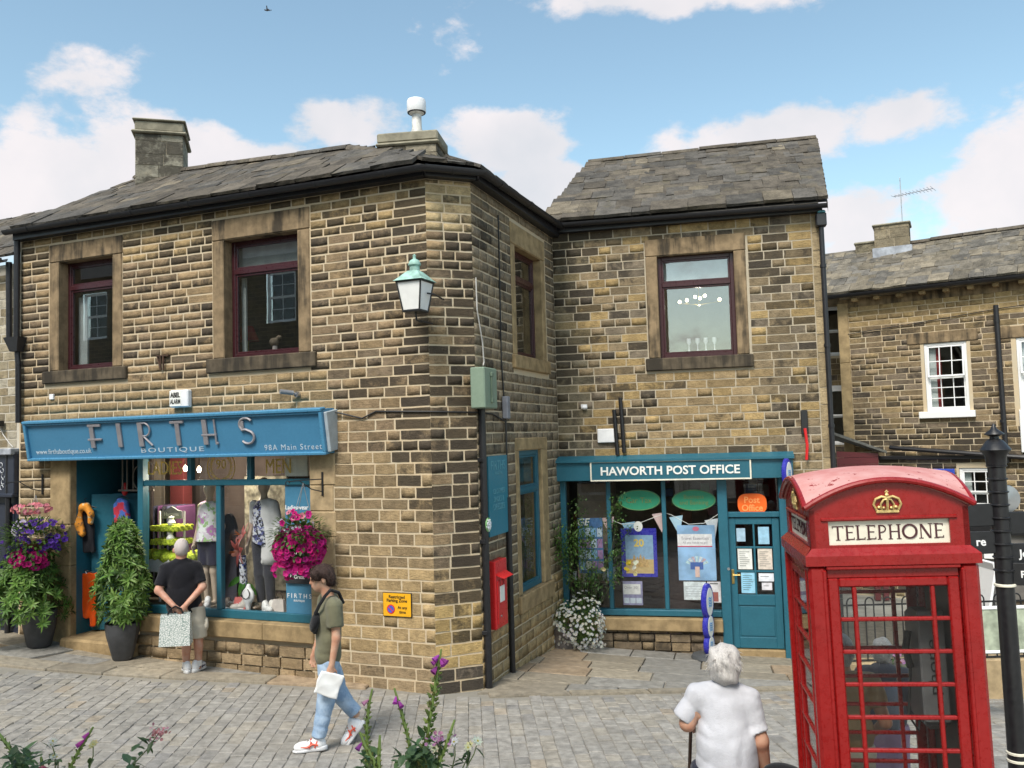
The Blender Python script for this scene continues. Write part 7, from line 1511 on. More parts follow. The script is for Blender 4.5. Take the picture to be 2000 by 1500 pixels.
# ---------------------------------------------------------------- red telephone box
pt_ = at_y(1757, 1100, 4.76); BXZ = .235
MBx = T(pt_.x+.125, 5.34, BXZ) @ RZ(R_(-9)) @ RY(R_(-1.0))
tb = thing('telephone_box', 'red cast-iron telephone box with faded domed roof and gilt crown, right foreground', 'phone box', MBx)
h = .455; RED = M['phone_red']
MB().box(-h-.02, h+.02, -h-.02, h+.02, -.30, .10, .02).build('plinth', RED, tb)
for sx in (-1, 1):
    for sy in (-1, 1):
        b = MB(); x0, x1 = (sx*h, sx*(h-.10)) if sx > 0 else (-h, -h+.10); y0, y1 = (sy*(h-.10), sy*h) if sy > 0 else (-h, -h+.10); b.box(x0, x1, y0, y1, .10, 1.99, .018).build('corner_post', RED, tb)
def box_side(k):
    Ms = MBx @ RZ(k*math.pi/2)                # this side faces local -y
    o = MB().box(-h+.102, h-.102, -h+.022, -h+.055, 1.915, 1.985, .006).box(-h+.102, h-.102, -h+.022, -h+.055, .10, .42, .006).build('side_frame' if k else 'door', RED, tb, Ms)
    if k == 3: pass
    for s in (-1, 1): MB().box(s*(h-.104), s*(h-.165), -h+.018, -h+.052, .42, 1.915, .008).build('stile', RED, o, Ms)
    MB().box(-h+.165, h-.165, -h+.0165, -h+.0515, 1.865, 1.915, .008).build('rail', RED, o, Ms)
    for s in (-1, 1): MB().box(s*(h-.075), s*(h-.098), -h-.006, -h+.04, .12, 1.965, .006).build('reed', RED, o, Ms)
    MB().box(-h+.098, h-.098, -h-.007, -h+.041, 1.965, 1.990, .006).build('reed', RED, o, Ms)
    g0, g1 = -h+.165, h-.165; zz = [.42+(1.865-.42)*i/8 for i in range(9)]; va, vb = g0+.082, g1-.082
    if k == 1: MB().box(-.30, .30, -h+.06, -h+.085, .12, 1.88).build('backboard', plain('backboard', (.012, .012, .014), .5), o, Ms)
    for x in (va, vb): MB().box(x-.012, x+.012, -h+.020, -h+.050, .42, 1.865, .005).build('glazing_bar', RED, o, Ms)
    for z in zz[1:-1]: MB().box(g0, g1, -h+.0215, -h+.0485, z-.011, z+.011, .005).build('glazing_bar', RED, o, Ms)
    xs_ = [g0, va, vb, g1]
    for i in range(8):
        for j in range(3): MB().box(xs_[j], xs_[j+1], -h+.034, -h+.037, zz[i], zz[i+1]).build('pane', M['box_glass'], o, Ms)
    # entablature: cornice, sign slot, pediment
    b = MB(); b.add([(-h-.012, -h-.012, 1.99), (h+.012, -h-.012, 1.99), (h-.03, -h+.025, 2.085), (-h+.03, -h+.025, 2.085), (-h+.1, -h+.15, 1.99), (h-.1, -h+.15, 1.99), (h-.1, -h+.15, 2.085), (-h+.1, -h+.15, 2.085), (-h-.012, -h-.012, 2.045), (h+.012, -h-.012, 2.045)], [(0, 1, 9, 8), (8, 9, 2, 3), (5, 4, 7, 6), (4, 5, 1, 0), (3, 2, 6, 7)]); b.build('cornice', RED, tb, Ms)
    hh = h-.028; sl0, sl1, sz0, sz1 = -.325, .325, 2.10, 2.235; b = MB(); n = 20; R0 = 2.30; rise = .155
    arc_ = [(x, R0+rise*(1-(x/hh)**2)) for x in np.linspace(-hh, hh, n)]
    b.box(-hh, sl0, -hh, -hh+.03, 2.085, 2.30).box(sl1, hh, -hh+.0, -hh+.03, 2.085, 2.30).box(sl0, sl1, -hh, -hh+.03, 2.085, sz0).box(sl0, sl1, -hh, -hh+.03, sz1, 2.30); b.prism(arc_, -hh, -hh+.03) ; en = b.build('pediment', RED, tb, Ms)
    MB().box(sl0-.04, sl1+.04, -hh-.012, -hh+.001, sz1+.002, sz1+.022, .005).build('sign_hood', RED, en, Ms); MB().box(sl0, sl1, -hh+.016, -hh+.022, sz0, sz1).build('sign_panel', M['cream'], en, Ms)
    # lettering: thick stems, thin arms and small serifs
    lt = MB(); INK = plain('sign_ink', (.06, .015, .02), .6); x = sl0+.022; zl, zh = sz0+.028, sz1-.028; H = zh-zl; y0, y1 = -hh+.0128, -hh+.0158; tk, th_ = .0105, .0055; wd = {'T': .062, 'E': .050, 'L': .050, 'P': .050, 'H': .066, 'O': .080, 'N': .072}; gap_ = .0085
    letters = []
    for ch in 'TELEPHONE':
        w_ = wd[ch]; q = MB(); st = lambda c_: q.box(c_-tk/2, c_+tk/2, y0, y1, zl, zh); sf_ = lambda c_, z_: q.box(c_-.012, c_+.012, y0+.0003, y1, z_-.002, z_+.002); ar = lambda a_, b__, z_: q.box(a_, b__, y0+.0005, y1, z_-th_/2, z_+th_/2)
        if ch == 'T': st(x+w_/2); ar(x, x+w_, zh-th_/2); sf_(x+w_/2, zl); q.box(x, x+.004, y0, y1, zh-.014, zh); q.box(x+w_-.004, x+w_, y0, y1, zh-.014, zh)
        if ch in 'EL':
            st(x+tk); sf_(x+tk, zl); sf_(x+tk, zh); ar(x+tk, x+w_, zl+th_/2); q.box(x+w_-.004, x+w_, y0, y1, zl, zl+.013)
            if ch == 'E': ar(x+tk, x+w_*.95, zh-th_/2); ar(x+tk, x+w_*.82, zl+H*.53); q.box(x+w_*.95-.004, x+w_*.95, y0, y1, zh-.012, zh)
        if ch == 'P': st(x+tk); sf_(x+tk, zl); q.tube([(x+tk, -hh+.0145, zh-.003)]+[(x+w_*.45+w_*.42*math.cos(a_), -hh+.0145, zh-H*.27+H*.24*math.sin(a_)) for a_ in np.linspace(1.5, -1.5, 9)]+[(x+tk, -hh+.0145, zl+H*.46)], .0038, 5)
        if ch == 'H': st(x+tk); st(x+w_-tk); ar(x+tk, x+w_-tk, zl+H*.52); [sf_(c_, z_) for c_ in (x+tk, x+w_-tk) for z_ in (zl, zh)]
        if ch == 'O': q.tube([(x+w_/2+w_*.45*math.cos(a_), -hh+.0145, zl+H/2+H*.47*math.sin(a_)) for a_ in np.linspace(0, 2*math.pi, 25)], [.0052+.0022*abs(math.cos(a_)) for a_ in np.linspace(0, 2*math.pi, 25)], 5)
        if ch == 'N': q.box(x+tk-.003, x+tk+.003, y0, y1, zl, zh); q.box(x+w_-tk-.003, x+w_-tk+.003, y0, y1, zl, zh); q.prism([(x+.004, zh), (x+.018, zh), (x+w_-tk+.003, zl), (x+w_-tk-.010, zl)], y0, y1); sf_(x+tk, zl); sf_(x+w_-tk, zh)
        q.build('letter', INK, en, Ms); x += w_+gap_
    # crown in relief
    cr_ = MB(); cz0 = 2.275; cy = -hh-.004
    cr_.box(-.062, .062, cy-.006, cy+.006, cz0, cz0+.018, .003)
    for s in (-1, 1):
        cr_.tube([(s*.058, cy, cz0+.018), (s*.074, cy-.004, cz0+.05), (s*.062, cy-.008, cz0+.08), (s*.03, cy-.010, cz0+.094), (0, cy-.010, cz0+.086)], .0075, 6); cr_.tube([(s*.03, cy, cz0+.018), (s*.036, cy-.006, cz0+.05), (s*.02, cy-.010, cz0+.075), (0, cy-.011, cz0+.08)], .006, 6); cr_.ball((s*.045, cy-.006, cz0+.034), .010, n=8); cr_.ball((s*.02, cy-.007, cz0+.03), .009, n=8)
    cr_.tube([(0, cy, cz0+.018), (0, cy-.008, cz0+.05), (0, cy-.010, cz0+.088)], .008, 6); cr_.ball((0, cy-.008, cz0+.102), .012, n=8); cr_.box(-.004, .004, cy-.010, cy-.004, cz0+.110, cz0+.130).box(-.010, .010, cy-.010, cy-.004, cz0+.117, cz0+.123); cr_.build('crown', M['gold'], en, Ms, smooth=True)
for k in range(4): box_side(k)
# sail dome: four segmental edges rising to the crown, with a projecting moulded rim
n = 25; hh = h-.010; G_ = np.linspace(-1, 1, n); b = MB(); vs = []
for j in G_:
    for i in G_: vs.append((i*hh, j*hh, 2.305+.145*((1-i*i)+(1-j*j))-.10*(1-i*i)*(1-j*j)+.028))
b.add(vs, [(j*n+i, j*n+i+1, (j+1)*n+i+1, (j+1)*n+i) for j in range(n-1) for i in range(n-1)])
for s in range(4):
    e_ = [(i*hh, -hh, 2.305+.145*(1-i*i)+.028) for i in G_]; Rr = RZ(s*math.pi/2); b.add([Rr @ Vector(p) for p in e_]+[Rr @ Vector((p[0]*.985, p[1]*.96, p[2]-.035)) for p in e_], [(i+1, i, n+i, n+i+1) for i in range(n-1)])
dome = b.build('domed_roof', M['faded_red'], tb, smooth=True)
for s in range(4): MB().tube([(i*(hh+.008), -hh-.006, 2.305+.145*(1-i*i)+.012) for i in G_], .017, 8).build('roof_rim', RED, tb, MBx @ RZ(s*math.pi/2), smooth=True)
fl_ = MB().box(-h+.08, h-.08, -h+.08, h-.08, .08, .11).build('floor', M['terracotta'], tb)
# payphone on the backboard
ph = MB(); ph.box(.22, .365, -.06, .26, .95, 1.62, .03).build('payphone', plain('phone_grey', (.09, .09, .095), .45), tb); ph = MB(); ph.box(.21, .36, -.085, -.062, 1.0, 1.66, .01).build('phone_cheek', plain('phone_cheek', (.13, .13, .135), .45), tb)
ph = MB(); ph.tube([(.20, .1, 1.5), (.18, .1, 1.4), (.20, .1, 1.28)], .022, 8); ph.tube([(.20, .1, 1.28), (.16, .06, 1.0), (.22, .1, .9), (.26, .15, 1.05)], .008, 6); ph.build('handset', M['cable'], tb, smooth=True)
text('lettering', 'phone', .32, M['cable'], tb, MBx @ T(.285, -.087, 1.33) @ RY(R_(-90)), height=.08)
# ---------------------------------------------------------------- fingerpost
pz_ = at_y(1972, 1200, 5.95); gF = gz(pz_.x, pz_.y); MFp = T(pz_.x, pz_.y, gF) @ RY(R_(-.6))
fp = thing('fingerpost', 'black fluted iron signpost with pointed finial and sign arms, right edge', 'signpost', MFp)
zt = at_y(1961, 832, 5.95).z-gF; zr = at_y(1965, 1142, 5.95).z-gF; zw = at_y(1972, 1470, 5.95).z-gF
b = MB(); b.lathe([(.075, -.3), (.075, .3), (.062, .34), (.060, zw), (.057, zr)], 24); b.build('post', M['black_iron'], fp, smooth=True)
prof = [(.057, zr)]; z = zr+.02
while z < zt-.30: prof += [(.056, z), (.056, z+.070), (.066, z+.078), (.066, z+.083), (.057, z+.088)]; z += .088
prof += [(.062, z), (.068, zt-.20), (.095, zt-.165), (.100, zt-.16), (.055, zt-.10), (.030, zt-.085), (.028, zt-.07), (.062, zt-.055), (.060, zt-.048), (.022, zt-.02), (.004, zt+.02)]
b = MB(); b.lathe(prof, 24); b.build('ringed_shaft', M['black_iron'], fp, smooth=True)
for z_, c_ in ((zr, M['cream']), (zw, M['cream']), (zw-.05, M['cream'])): b = MB(); b.lathe([(.060, -.010), (.068, -.006), (.068, .006), (.060, .010)], 24, (0, 0, z_)); b.build('painted_ring', c_, fp, smooth=True)
def arm(py, sgn, ln, txt, ang=0):
    z_ = at_y(1965, py, 5.95).z-gF; Ma = MFp @ T(0, 0, z_) @ RZ(ang); o = MB().box(sgn*.05, sgn*(.05+ln), -.015, .015, -.075, .075, .004).build('sign_arm', M['black_iron'], fp, Ma)
    if txt: text('lettering', txt, .028*len(txt)*1.15, M['white_paint'], o, Ma @ T(sgn*(.15 if sgn < 0 else .13), -.0165, 0), bold=.02)
arm(1058, -1, .62, 're'); arm(1004, -1, .62, ''); arm(1022, 1, .6, ''); arm(1084, 1, .6, 'Jo'); arm(1120, 1, .6, 'Po', R_(-25))
b = MB(); b.lathe([(.0, -.02), (.09, -.012), (.095, 0), (.09, .012), (0, .02)], 20); b.build('round_plate', M['steel'], fp, MFp @ T(.08, .05, at_y(1990, 975, 5.95).z-gF) @ RX(R_(90)), smooth=True)
# ---------------------------------------------------------------- things fixed to the walls
def wall_thing(name, label, cat, F, px, py, o=0.0, group=None):
    u_, z_ = F.uz(px, py, o); return thing(name, label, cat, F.mat(u_, z_, o), group)
# lantern on the corner
lt = wall_thing('wall_lantern', 'copper-roofed wall lantern with frosted panes on the corner of the boutique', 'lantern', FA, 811, 575, .42)
ML = W[lt.name]; b = MB(); sq = lambda r, z: [(-r, -r, z), (r, -r, z), (r, r, z), (-r, r, z)]
lo_, hi_ = .105, .155
b.add(sq(lo_, -.19)+sq(hi_, .13), [(0, 1, 5, 4), (1, 2, 6, 5), (2, 3, 7, 6), (3, 0, 4, 7), (3, 2, 1, 0)]); b.build('glass_body', M['frosted'], lt, ML)
b = MB()
for sx in (-1, 1):
    for sy in (-1, 1): b.cyl((sx*lo_*1.02, sy*lo_*1.02, -.20), (sx*hi_*1.02, sy*hi_*1.02, .14), .010, n=6)
b.box(-.115, .115, -.115, .115, -.215, -.188, .005).box(-.172, .172, -.172, .172, .13, .15, .005); b.build('lantern_frame', M['black_iron'], lt, ML)
b = MB(); b.add(sq(.19, .15)+sq(.165, .17)+sq(.085, .255)+sq(.06, .275), [(j*4+i, j*4+(i+1) % 4, (j+1)*4+(i+1) % 4, (j+1)*4+i) for j in range(3) for i in range(4)]+[(3, 2, 1, 0)]); b.lathe([(.06, .27), (.058, .33), (.075, .345), (.075, .36), (.055, .40), (.02, .42), (.018, .45), (.022, .46), (.0, .48)], 14); b.build('copper_roof', M['copper_green'], lt, ML, smooth=True)
b = MB(); b.tube([(.0, .12, -.30), (0, .42, -.30)], .012, 6); b.tube([(0, .0, -.21), (0, .02, -.30), (0, .14, -.31)], .012, 6); b.tube([(-.16, 0, -.0), (-.19, .12, .0), (-.16, .42, -.02)], .010, 6); b.tube([(.16, 0, 0), (.19, .12, .0), (.16, .42, -.02)], .010, 6); b.build('bracket', M['black_iron'], lt, ML)
# alarm box
al_ = wall_thing('alarm_box', 'white burglar alarm box above the boutique sign', 'alarm', FA, 359, 778); MA_ = W[al_.name]
MB().box(-.17, .15, -.09, 0, -.125, .115, .015).build('housing', M['white_plastic'], al_, MA_); MB().box(-.165, .04, -.096, -.088, -.11, .105, .003).build('label_plate', M['paper'], al_, MA_)
text('lettering', 'ABEL', .17, M['cable'], al_, MA_ @ T(-.062, -.097, .045), height=.07, bold=.04); text('lettering', 'ALARM', .18, M['cable'], al_, MA_ @ T(-.062, -.097, -.045), height=.065, bold=.03)
# camera
cc_ = wall_thing('security_camera', 'small grey security camera on the wall below the large upper window', 'camera', FA, 580, 768, .0); b = MB(); b.cyl((.03, -.0, -.02), (.03, -.06, -.02), .035, n=12); b.build('base', M['steel'], cc_, smooth=True); b = MB(); b.cyl((.0, -.08, .0), (-.10, -.22, .02), .030, n=12).cyl((.03, -.06, -.02), (.0, -.08, 0), .012, n=6); b.build('barrel', plain('cam_grey', (.22, .23, .25), .4), cc_, smooth=True)
# rusty hanging-sign iron and brackets
br_ = wall_thing('iron_bracket', 'old rusty iron sign bracket between the two upper boutique windows', 'bracket', FA, 319, 706); b = MB(); b.box(-.10, .13, -.05, .0, .07, .085).box(-.02, .0, -.05, -.03, -.12, .07).box(.03, .05, -.05, -.03, -.12, .07).tube([(-.08, -.03, .075), (-.02, -.04, -.10)], .012, 5); b.build('iron', M['rust'], br_)
for px, py, sg_, lab in ((630, 945, -1, 'black wrought-iron basket bracket on the right stone pier'), (83, 946, -1, 'black wrought-iron basket bracket beside the navy shop front')):
    bk_ = wall_thing('basket_bracket', lab, 'bracket', FA, px, py, .02, 'basket brackets'); b = MB(); b.box(-.012, .012, -.012, .01, -.15, .15, .003).tube([(0, 0, .06), (-.13, -.2, .06), (-.25, -.37, .05)], .008, 5); b.tube([(0, 0, -.10), (-.08, -.12, -.06), (-.16, -.25, .05)], .007, 5); b.tube([(-.25+.03*math.cos(a_), -.38, .03+.03*math.sin(a_)) for a_ in np.linspace(0, 5, 10)], .006, 5); b.build('iron', M['black_iron'], bk_)
# parking plate
pk = wall_thing('parking_sign', 'yellow restricted parking zone plate low on the stone wall', 'sign', FA, 776, 1181, .012); MP_ = W[pk.name]; w_ = abs(FA.uz(804, 1181)[0]-FA.uz(748, 1181)[0]); h_ = .29
MB().box(-w_/2, w_/2, -.006, .01, -h_/2, h_/2, .002).build('border', M['cable'], pk, MP_); MB().box(-w_/2+.008, w_/2-.008, -.009, -.005, -h_/2+.008, h_/2-.008).build('plate', plain('sign_yellow', (.80, .40, .01), .5, .05), pk, MP_)
for s_, z_, x_, ww in (('Restricted', .095, .0, .22), ('Parking Zone', .045, 0, .28), ('At any', -.035, .075, .13), ('time', -.085, .075, .09)): text('lettering', s_, ww, M['cable'], pk, MP_ @ T(x_, -.0105, z_), bold=.012)
e = MB(); ellipse(e, -.085, -.055, .056, .056, -.012, -.009, 28); e.build('red_ring', M['post_red'], pk, MP_); e = MB(); ellipse(e, -.085, -.055, .043, .043, -.0135, -.0115, 28); e.build('blue_disc', plain('disc_blue', (.06, .10, .45), .5), pk, MP_); MB().obox(T(-.085, -.0145, -.055) @ RY(R_(45)), .09, .002, .011).build('red_bar', M['post_red'], pk, MP_)
# downpipe, hopper at the left
dp_ = thing('drainpipe', 'black cast drainpipe with square hopper at the left end of the boutique', 'drainpipe', FA.mat(-6.98, 0, .07)); b = MB(); b.cyl((-.02, 0, 6.25), (-.02, 0, 4.62), .045, n=12).cyl((.02, 0, 4.3), (.03, 0, 3.42), .042, n=12).tube([(-.0, 0, 4.62), (.0, 0, 4.45), (.02, 0, 4.3)], .04, 10); b.build('pipe', M['gutter'], dp_, smooth=True); b = MB(); b.add([(-.20, -.09, 4.72), (.12, -.09, 4.72), (.12, .07, 4.72), (-.20, .07, 4.72), (-.09, -.06, 4.50), (.06, -.06, 4.50), (.06, .05, 4.5), (-.09, .05, 4.5)], [(0, 1, 2, 3), (1, 0, 4, 5), (2, 1, 5, 6), (3, 2, 6, 7), (0, 3, 7, 4), (4, 7, 6, 5)]); b.build('hopper', M['gutter'], dp_)
dq = thing('drainpipe', 'second dark pipe just left of the hopper, on the neighbouring house', 'drainpipe', FN.mat(-.2, 0, .09)); b = MB(); b.cyl((0, 0, 5.9), (.02, 0, 4.70), .045, n=12).cyl((.02, 0, 3.0), (.02, 0, .2), .04, n=10); b.build('pipe', M['gutter'], dq, smooth=True)
# corner pipes and cabinets on the side wall
def sp(px, py, o=.06): return FS.uz(px, py, o)
u_, z1_ = sp(943, 795); ub, z0_ = sp(956, 1345); um_ = (u_+ub)/2; b = MB(); cp = thing('corner_pipe', 'thick black cable pipe running down the boutique corner to the pavement', 'pipe', FS.mat(um_, 0, .05)); b.cyl((0, 0, -.1), (0, 0, z1_), .045, n=12); b.build('pipe', M['black_iron'], cp, smooth=True)
b = MB(); [b.box(-.06, .06, -.02, .05, z_, z_+.05, .004) for z_ in (.6, 1.7, 2.7)]; b.build('clips', M['black_iron'], cp)
u2, z2 = sp(991, 815); cp2 = thing('side_pipe', 'thinner black pipe on the side wall right of the post box', 'pipe', FS.mat(u2, 0, .035)); b = MB(); b.cyl((0, 0, -.1), (0, 0, 2.2), .04, n=10).cyl((0, 0, 2.2), (0, 0, z2), .014, n=8); b.build('pipe', M['black_iron'], cp2, smooth=True); MB().box(-.05, .06, -.05, .03, z2-.02, z2+.28, .01).build('cap_box', plain('slate_grey', (.20, .21, .24), .5), cp2)
gb_ = thing('junction_cabinet', 'pale green metal junction cabinet at the top of the corner pipe', 'cabinet', FS.mat(sp(948, 760, .12)[0], sp(948, 760, .12)[1], .10)); MB().box(-.22, .20, -.10, .09, -.24, .26, .012).build('case', M['green_box'], gb_); b = MB(); b.box(-.03, -.005, -.125, -.10, -.15, .18, .004).box(-.04, .02, -.13, -.10, .15, .2, .004).box(-.04, .02, -.13, -.10, -.17, -.12, .004); b.build('hasp', plain('hasp', (.13, .18, .13), .6), gb_)
# teal notice board on the side wall with faint lettering
a0, b0 = sp(952, 960, .02)[0], sp(989, 960, .02)[0]; nb = thing('wall_board', 'teal painted board with faded lettering on the side wall of the boutique', 'sign', FS.mat((a0+b0)/2, 2.26, .03)); hw_ = (b0-a0)/2; MNb = W[nb.name]; MB().box(-hw_, hw_, -.012, .025, -.51, .50, .004).build('board', paint('board_teal', (.025, .19, .27), .35, 0, .1), nb, MNb)
FT = plain('faint_teal', (.12, .33, .40), .6)
for s_, z_, ww in (('FIRTHS', .38, 1.5), ('boutique', .28, .8), ('CLOTHES', .05, 1.2), ('SHOES &', -.05, 1.1), ('DRESSES', -.15, 1.2)): text('lettering', s_, hw_*ww, FT, nb, MNb @ T(0, -.0145, z_), height=.12 if z_ > .3 else None)
b = MB(); b.lathe([(.0, 0), (.085, .002), (.085, .012), (0, .014)], 24); fl_ = CM(); rd2 = thing('rose_plaque', 'round white rose plaque fixed to the corner pipe beside the teal board', 'plaque', FS.mat(sp(953, 1025, .13)[0], sp(953, 1025, .13)[1], .13)); b.build('disc', plain('plaque_green', (.20, .42, .16), .5), rd2, W[rd2.name] @ RX(R_(90)))
b = MB(); 
for k in range(5): a_ = 2*math.pi*k/5+.3; b.ball((.042*math.cos(a_), -.018, .042*math.sin(a_)), .027, .008, .027, 10); b.ball((.07*math.cos(a_+.6), -.014, .07*math.sin(a_+.6)), .012, .006, .012, 8)
b.ball((0, -.022, 0), .016, .008, .016, 8); b.build('petals', M['white_plastic'], rd2, smooth=True)
# red wall post box
a0, b0 = sp(958, 1150, .03)[0], sp(981, 1150, .03)[0]; pb3 = thing('post_box', 'tall red wall-mounted post box on the side of the boutique', 'post box', FS.mat((a0+b0)/2, 1.03, .05)); hw_ = (b0-a0)/2; MQ = W[pb3.name]; MB().box(-hw_, hw_, -.05, .06, -.42, .42, .012).build('case', M['post_red'], pb3, MQ); b = MB(); b.add([(-hw_*.85, -.05, .27), (hw_*.85, -.05, .27), (hw_*.85, -.15, .21), (-hw_*.85, -.15, .21), (-hw_*.85, -.05, .245), (hw_*.85, -.05, .245)], [(3, 2, 1, 0), (4, 5, 2, 3), (0, 4, 3), (1, 2, 5)]); b.build('hood', M['post_red'], pb3, MQ); MB().box(-hw_*.75, hw_*.75, -.06, -.049, -.36, .17, .006).build('door', M['post_red'], pb3, MQ); MB().box(-hw_*.42, hw_*.36, -.064, -.058, -.10, .10, .002).build('notice_plate', M['paper'], pb3, MQ)
text('lettering', 'E R', hw_*.8, plain('dark_red', (.28, .01, .01), .5), pb3, MQ @ T(0, -.0615, .135)); MB().cyl((-hw_*.3, -.07, -.27), (-hw_*.3, -.055, -.27), .014, n=10).build('lock', M['steel'], pb3, MQ)
# cables
cb1 = thing('wall_cable', 'black cable running from the sign across the boutique corner', 'cable', FA.mat()); b = MB(); b.tube([FA.mat().inverted() @ p for p in (FA.pt(-1.35, 3.38, .05), FA.pt(-.95, 3.28, .02), FA.pt(-.75, 3.36, .015), FA.pt(.0, 3.33, .015), FC.pt(.3, 3.32, .015), FC.pt(CHW, 3.31, .015), FS.pt(.5, 3.30, .015), FS.pt(.95, 3.2, .03))], .011, 5); b.build('cable', M['cable'], cb1, smooth=True)
cb2 = thing('wall_cable', 'thin black cable hanging down the side wall beside its upper window', 'cable', FS.mat()); b = MB(); a1 = sp(973, 420, .01); b.tube([(a1[0], -.01, a1[1]), (sp(976, 560, .01)[0], -.012, sp(976, 560, .01)[1]), (sp(979, 700, .01)[0], -.01, sp(979, 700, .01)[1]), (u2, -.02, z2+.25)], .010, 5); b.build('cable', M['cable'], cb2)
cb3 = thing('wall_cable', 'pale cable looping down the corner to the green cabinet', 'cable', FS.mat()); b = MB(); b.tube([(.05, -.02, 5.0), (.06, -.02, 4.6), (.20, -.025, 4.2), (.22, -.03, 3.95), (.12, -.06, 3.9)], .009, 5); b.build('cable', M['cable_white'], cb3)
# post office wall items
def pw(name, label, cat, px, py, o=0.0): u_, z_ = FP.uz(px, py, o); return thing(name, label, cat, FP.mat(u_, z_, o))
o = pw('white_box', 'blank white box above the post office fascia', 'box', 1186, 851, .0); MB().box(-.15, .15, -.06, 0, -.11, .11, .012).build('case', M['white_plastic'], o, W[o.name])
for px, y0, y1, lab in ((1206, 796, 888, 'shorter of two black stub pipes above the post office fascia'), (1219, 772, 884, 'taller of two black stub pipes above the post office fascia')): o = pw('stub_pipe', lab, 'pipe', px, y1, .05); b = MB(); b.cyl((0, 0, 0), (-.03, 0, (y1-y0)*.0077), .032, n=10); b.build('pipe', M['black_iron'], o, smooth=True)
o = pw('bracket_iron', 'black wall iron with a red rod at the right end of the post office', 'bracket', 1571, 830, .0); MB().box(-.05, .05, -.05, 0, -.14, .22, .008).build('plate', M['black_iron'], o, W[o.name]); b = MB(); b.tube([(.0, -.07, -.05), (.02, -.08, -.3), (.0, -.08, -.52)], .022, 8); b.build('rod', M['post_red'], o, smooth=True)
o = pw('wall_lamp', 'small white bulkhead light on the post office wall', 'lamp', 1141, 796, .0); b = MB(); b.ball((0, -.03, 0), .045, .04, .035, 10); b.build('globe', M['white_plastic'], o, smooth=True); MB().box(-.05, .05, -.012, 0, -.02, .05, .004).build('back_plate', M['white_plastic'], o, W[o.name])
def disc(parent, Mx, r, th=.05, sy=1.25):
    b = MB(); b.lathe([(0, -th/2), (r*.9, -th/2), (r, -th*.3), (r, th*.3), (r*.9, th/2), (0, th/2)], 28, (0, 0, 0), 0, 1, sy); o_ = b.build('blue_disc', M['po_blue'], parent, Mx, smooth=True)
    for s in (-1, 1): b = MB(); b.lathe([(0, s*(th/2+.004)), (r*.74, s*(th/2+.003)), (r*.76, s*(th/2-.002))], 26, (0, 0, 0), 0, 1, sy*1.02); b.build('white_face', M['paper'], o_, Mx)
    for k in range(4): t_ = text('emblem_lines', '~', r*.7, plain('emblem_blue', (.15, .35, .65), .5), o_, Mx @ T(0, 0, th/2+.006) @ RX(R_(-90)) @ T(0, 0, (.28-.2*k)*r)); 
o = pw('projecting_sign', 'blue and white oval sign projecting from the right end of the post office fascia', 'sign', 1537, 925, .30); disc(o, W[o.name] @ RZ(R_(66)) @ RX(R_(90)), .15, .07, 1.5); b = MB(); b.box(-.01, .01, 0, .30, -.02, .02); b.build('bracket', M['po_blue'], o)
p = on_ground(1386, 1286, .02); o = thing('pavement_sign', 'standing sign of three stacked blue discs on a dark round base outside the post office', 'sign', T(*p)); b = MB(); b.lathe([(.26, 0), (.27, .02), (.25, .06), (.08, .085), (.04, .1)], 28); b.build('base', plain('rubber_base', (.06, .065, .07), .7), o, smooth=True)
for r, z_, sy in ((.145, .20, 1.1), (.16, .47, 1.25), (.185, .83, 1.45)): disc(o, T(p.x, p.y, p.z+z_) @ RZ(R_(58)) @ RX(R_(90)), r, .08, sy)
# neighbour lamp
o = thing('floodlight', 'small black floodlight with a white cable above the navy shop front', 'lamp', FN.mat(-.42, 3.42, .03)); MB().box(-.06, .06, -.10, 0, -.04, .05, .008).build('head', M['cable'], o, W[o.name]); b = MB(); b.tube([(0, -.03, -.04), (.05, -.02, -.16), (.2, -.02, -.30), (.28, -.02, -.36)], .008, 5); b.build('cable', M['cable_white'], o)
o = wall_thing('junction_box', 'tiny white junction box on the boutique wall below the left upper window', 'box', FA, 103, 775); MB().box(-.04, .04, -.03, 0, -.04, .04, .004).build('case', M['white_plastic'], o, W[o.name])
# bird
bp = ray(522, 20).normalized()*60+CAM; o = thing('bird', 'small dark bird flying high in the sky', 'bird', T(*bp)); 
body('body', lambda P: U(.03, ell(P, (0, 0, 0), (.16, .05, .05)), ell(P, (-.15, 0, .03), (.05, .04, .04)), ell(P, (.2, 0, 0), (.1, .04, .015)), chain(P, [(0, 0, 0), (.02, .2, .16), (.08, .4, .1)], [.05, .03, .01]), chain(P, [(0, 0, 0), (.02, -.2, .16), (.08, -.4, .1)], [.05, .03, .01])), (-.3, -.5, -.15), (.4, .5, .3), .025, plain('bird_dark', (.05, .05, .06), .8), o, W[o.name])
# ---------------------------------------------------------------- right background: hooped railings, boards, flower tub
rl = thing('hooped_railings', 'black hoop-topped metal railings behind the phone box', 'fence', T(*Vector((at_y(1740, 1290, 10.5).x, 10.5, gz(at_y(1740, 1290, 10.5).x, 10.5)))))
ro = W[rl.name].translation; z1_ = at_y(1740, 1166, 10.5).z-ro.z; z0_ = at_y(1740, 1290, 10.5).z-ro.z; zr_ = at_y(1740, 1180, 10.5).z-ro.z
for k in range(-2, 8):
    x = k*.22; b = MB(); b.tube([(x-.05, 0, z0_), (x-.05, 0, z1_-.06)]+[(x+.05*math.cos(a_), 0, z1_-.06+.06*math.sin(a_)) for a_ in np.linspace(math.pi, 0, 8)]+[(x+.05, 0, z1_-.06), (x+.05, 0, z0_)], .009, 5); b.build('hoop', M['black_iron'], rl)
b = MB(); b.box(-.56, 1.75, -.008, .008, zr_-.01, zr_+.01).box(-.56, 1.75, -.008, .008, z0_, z0_+.02)
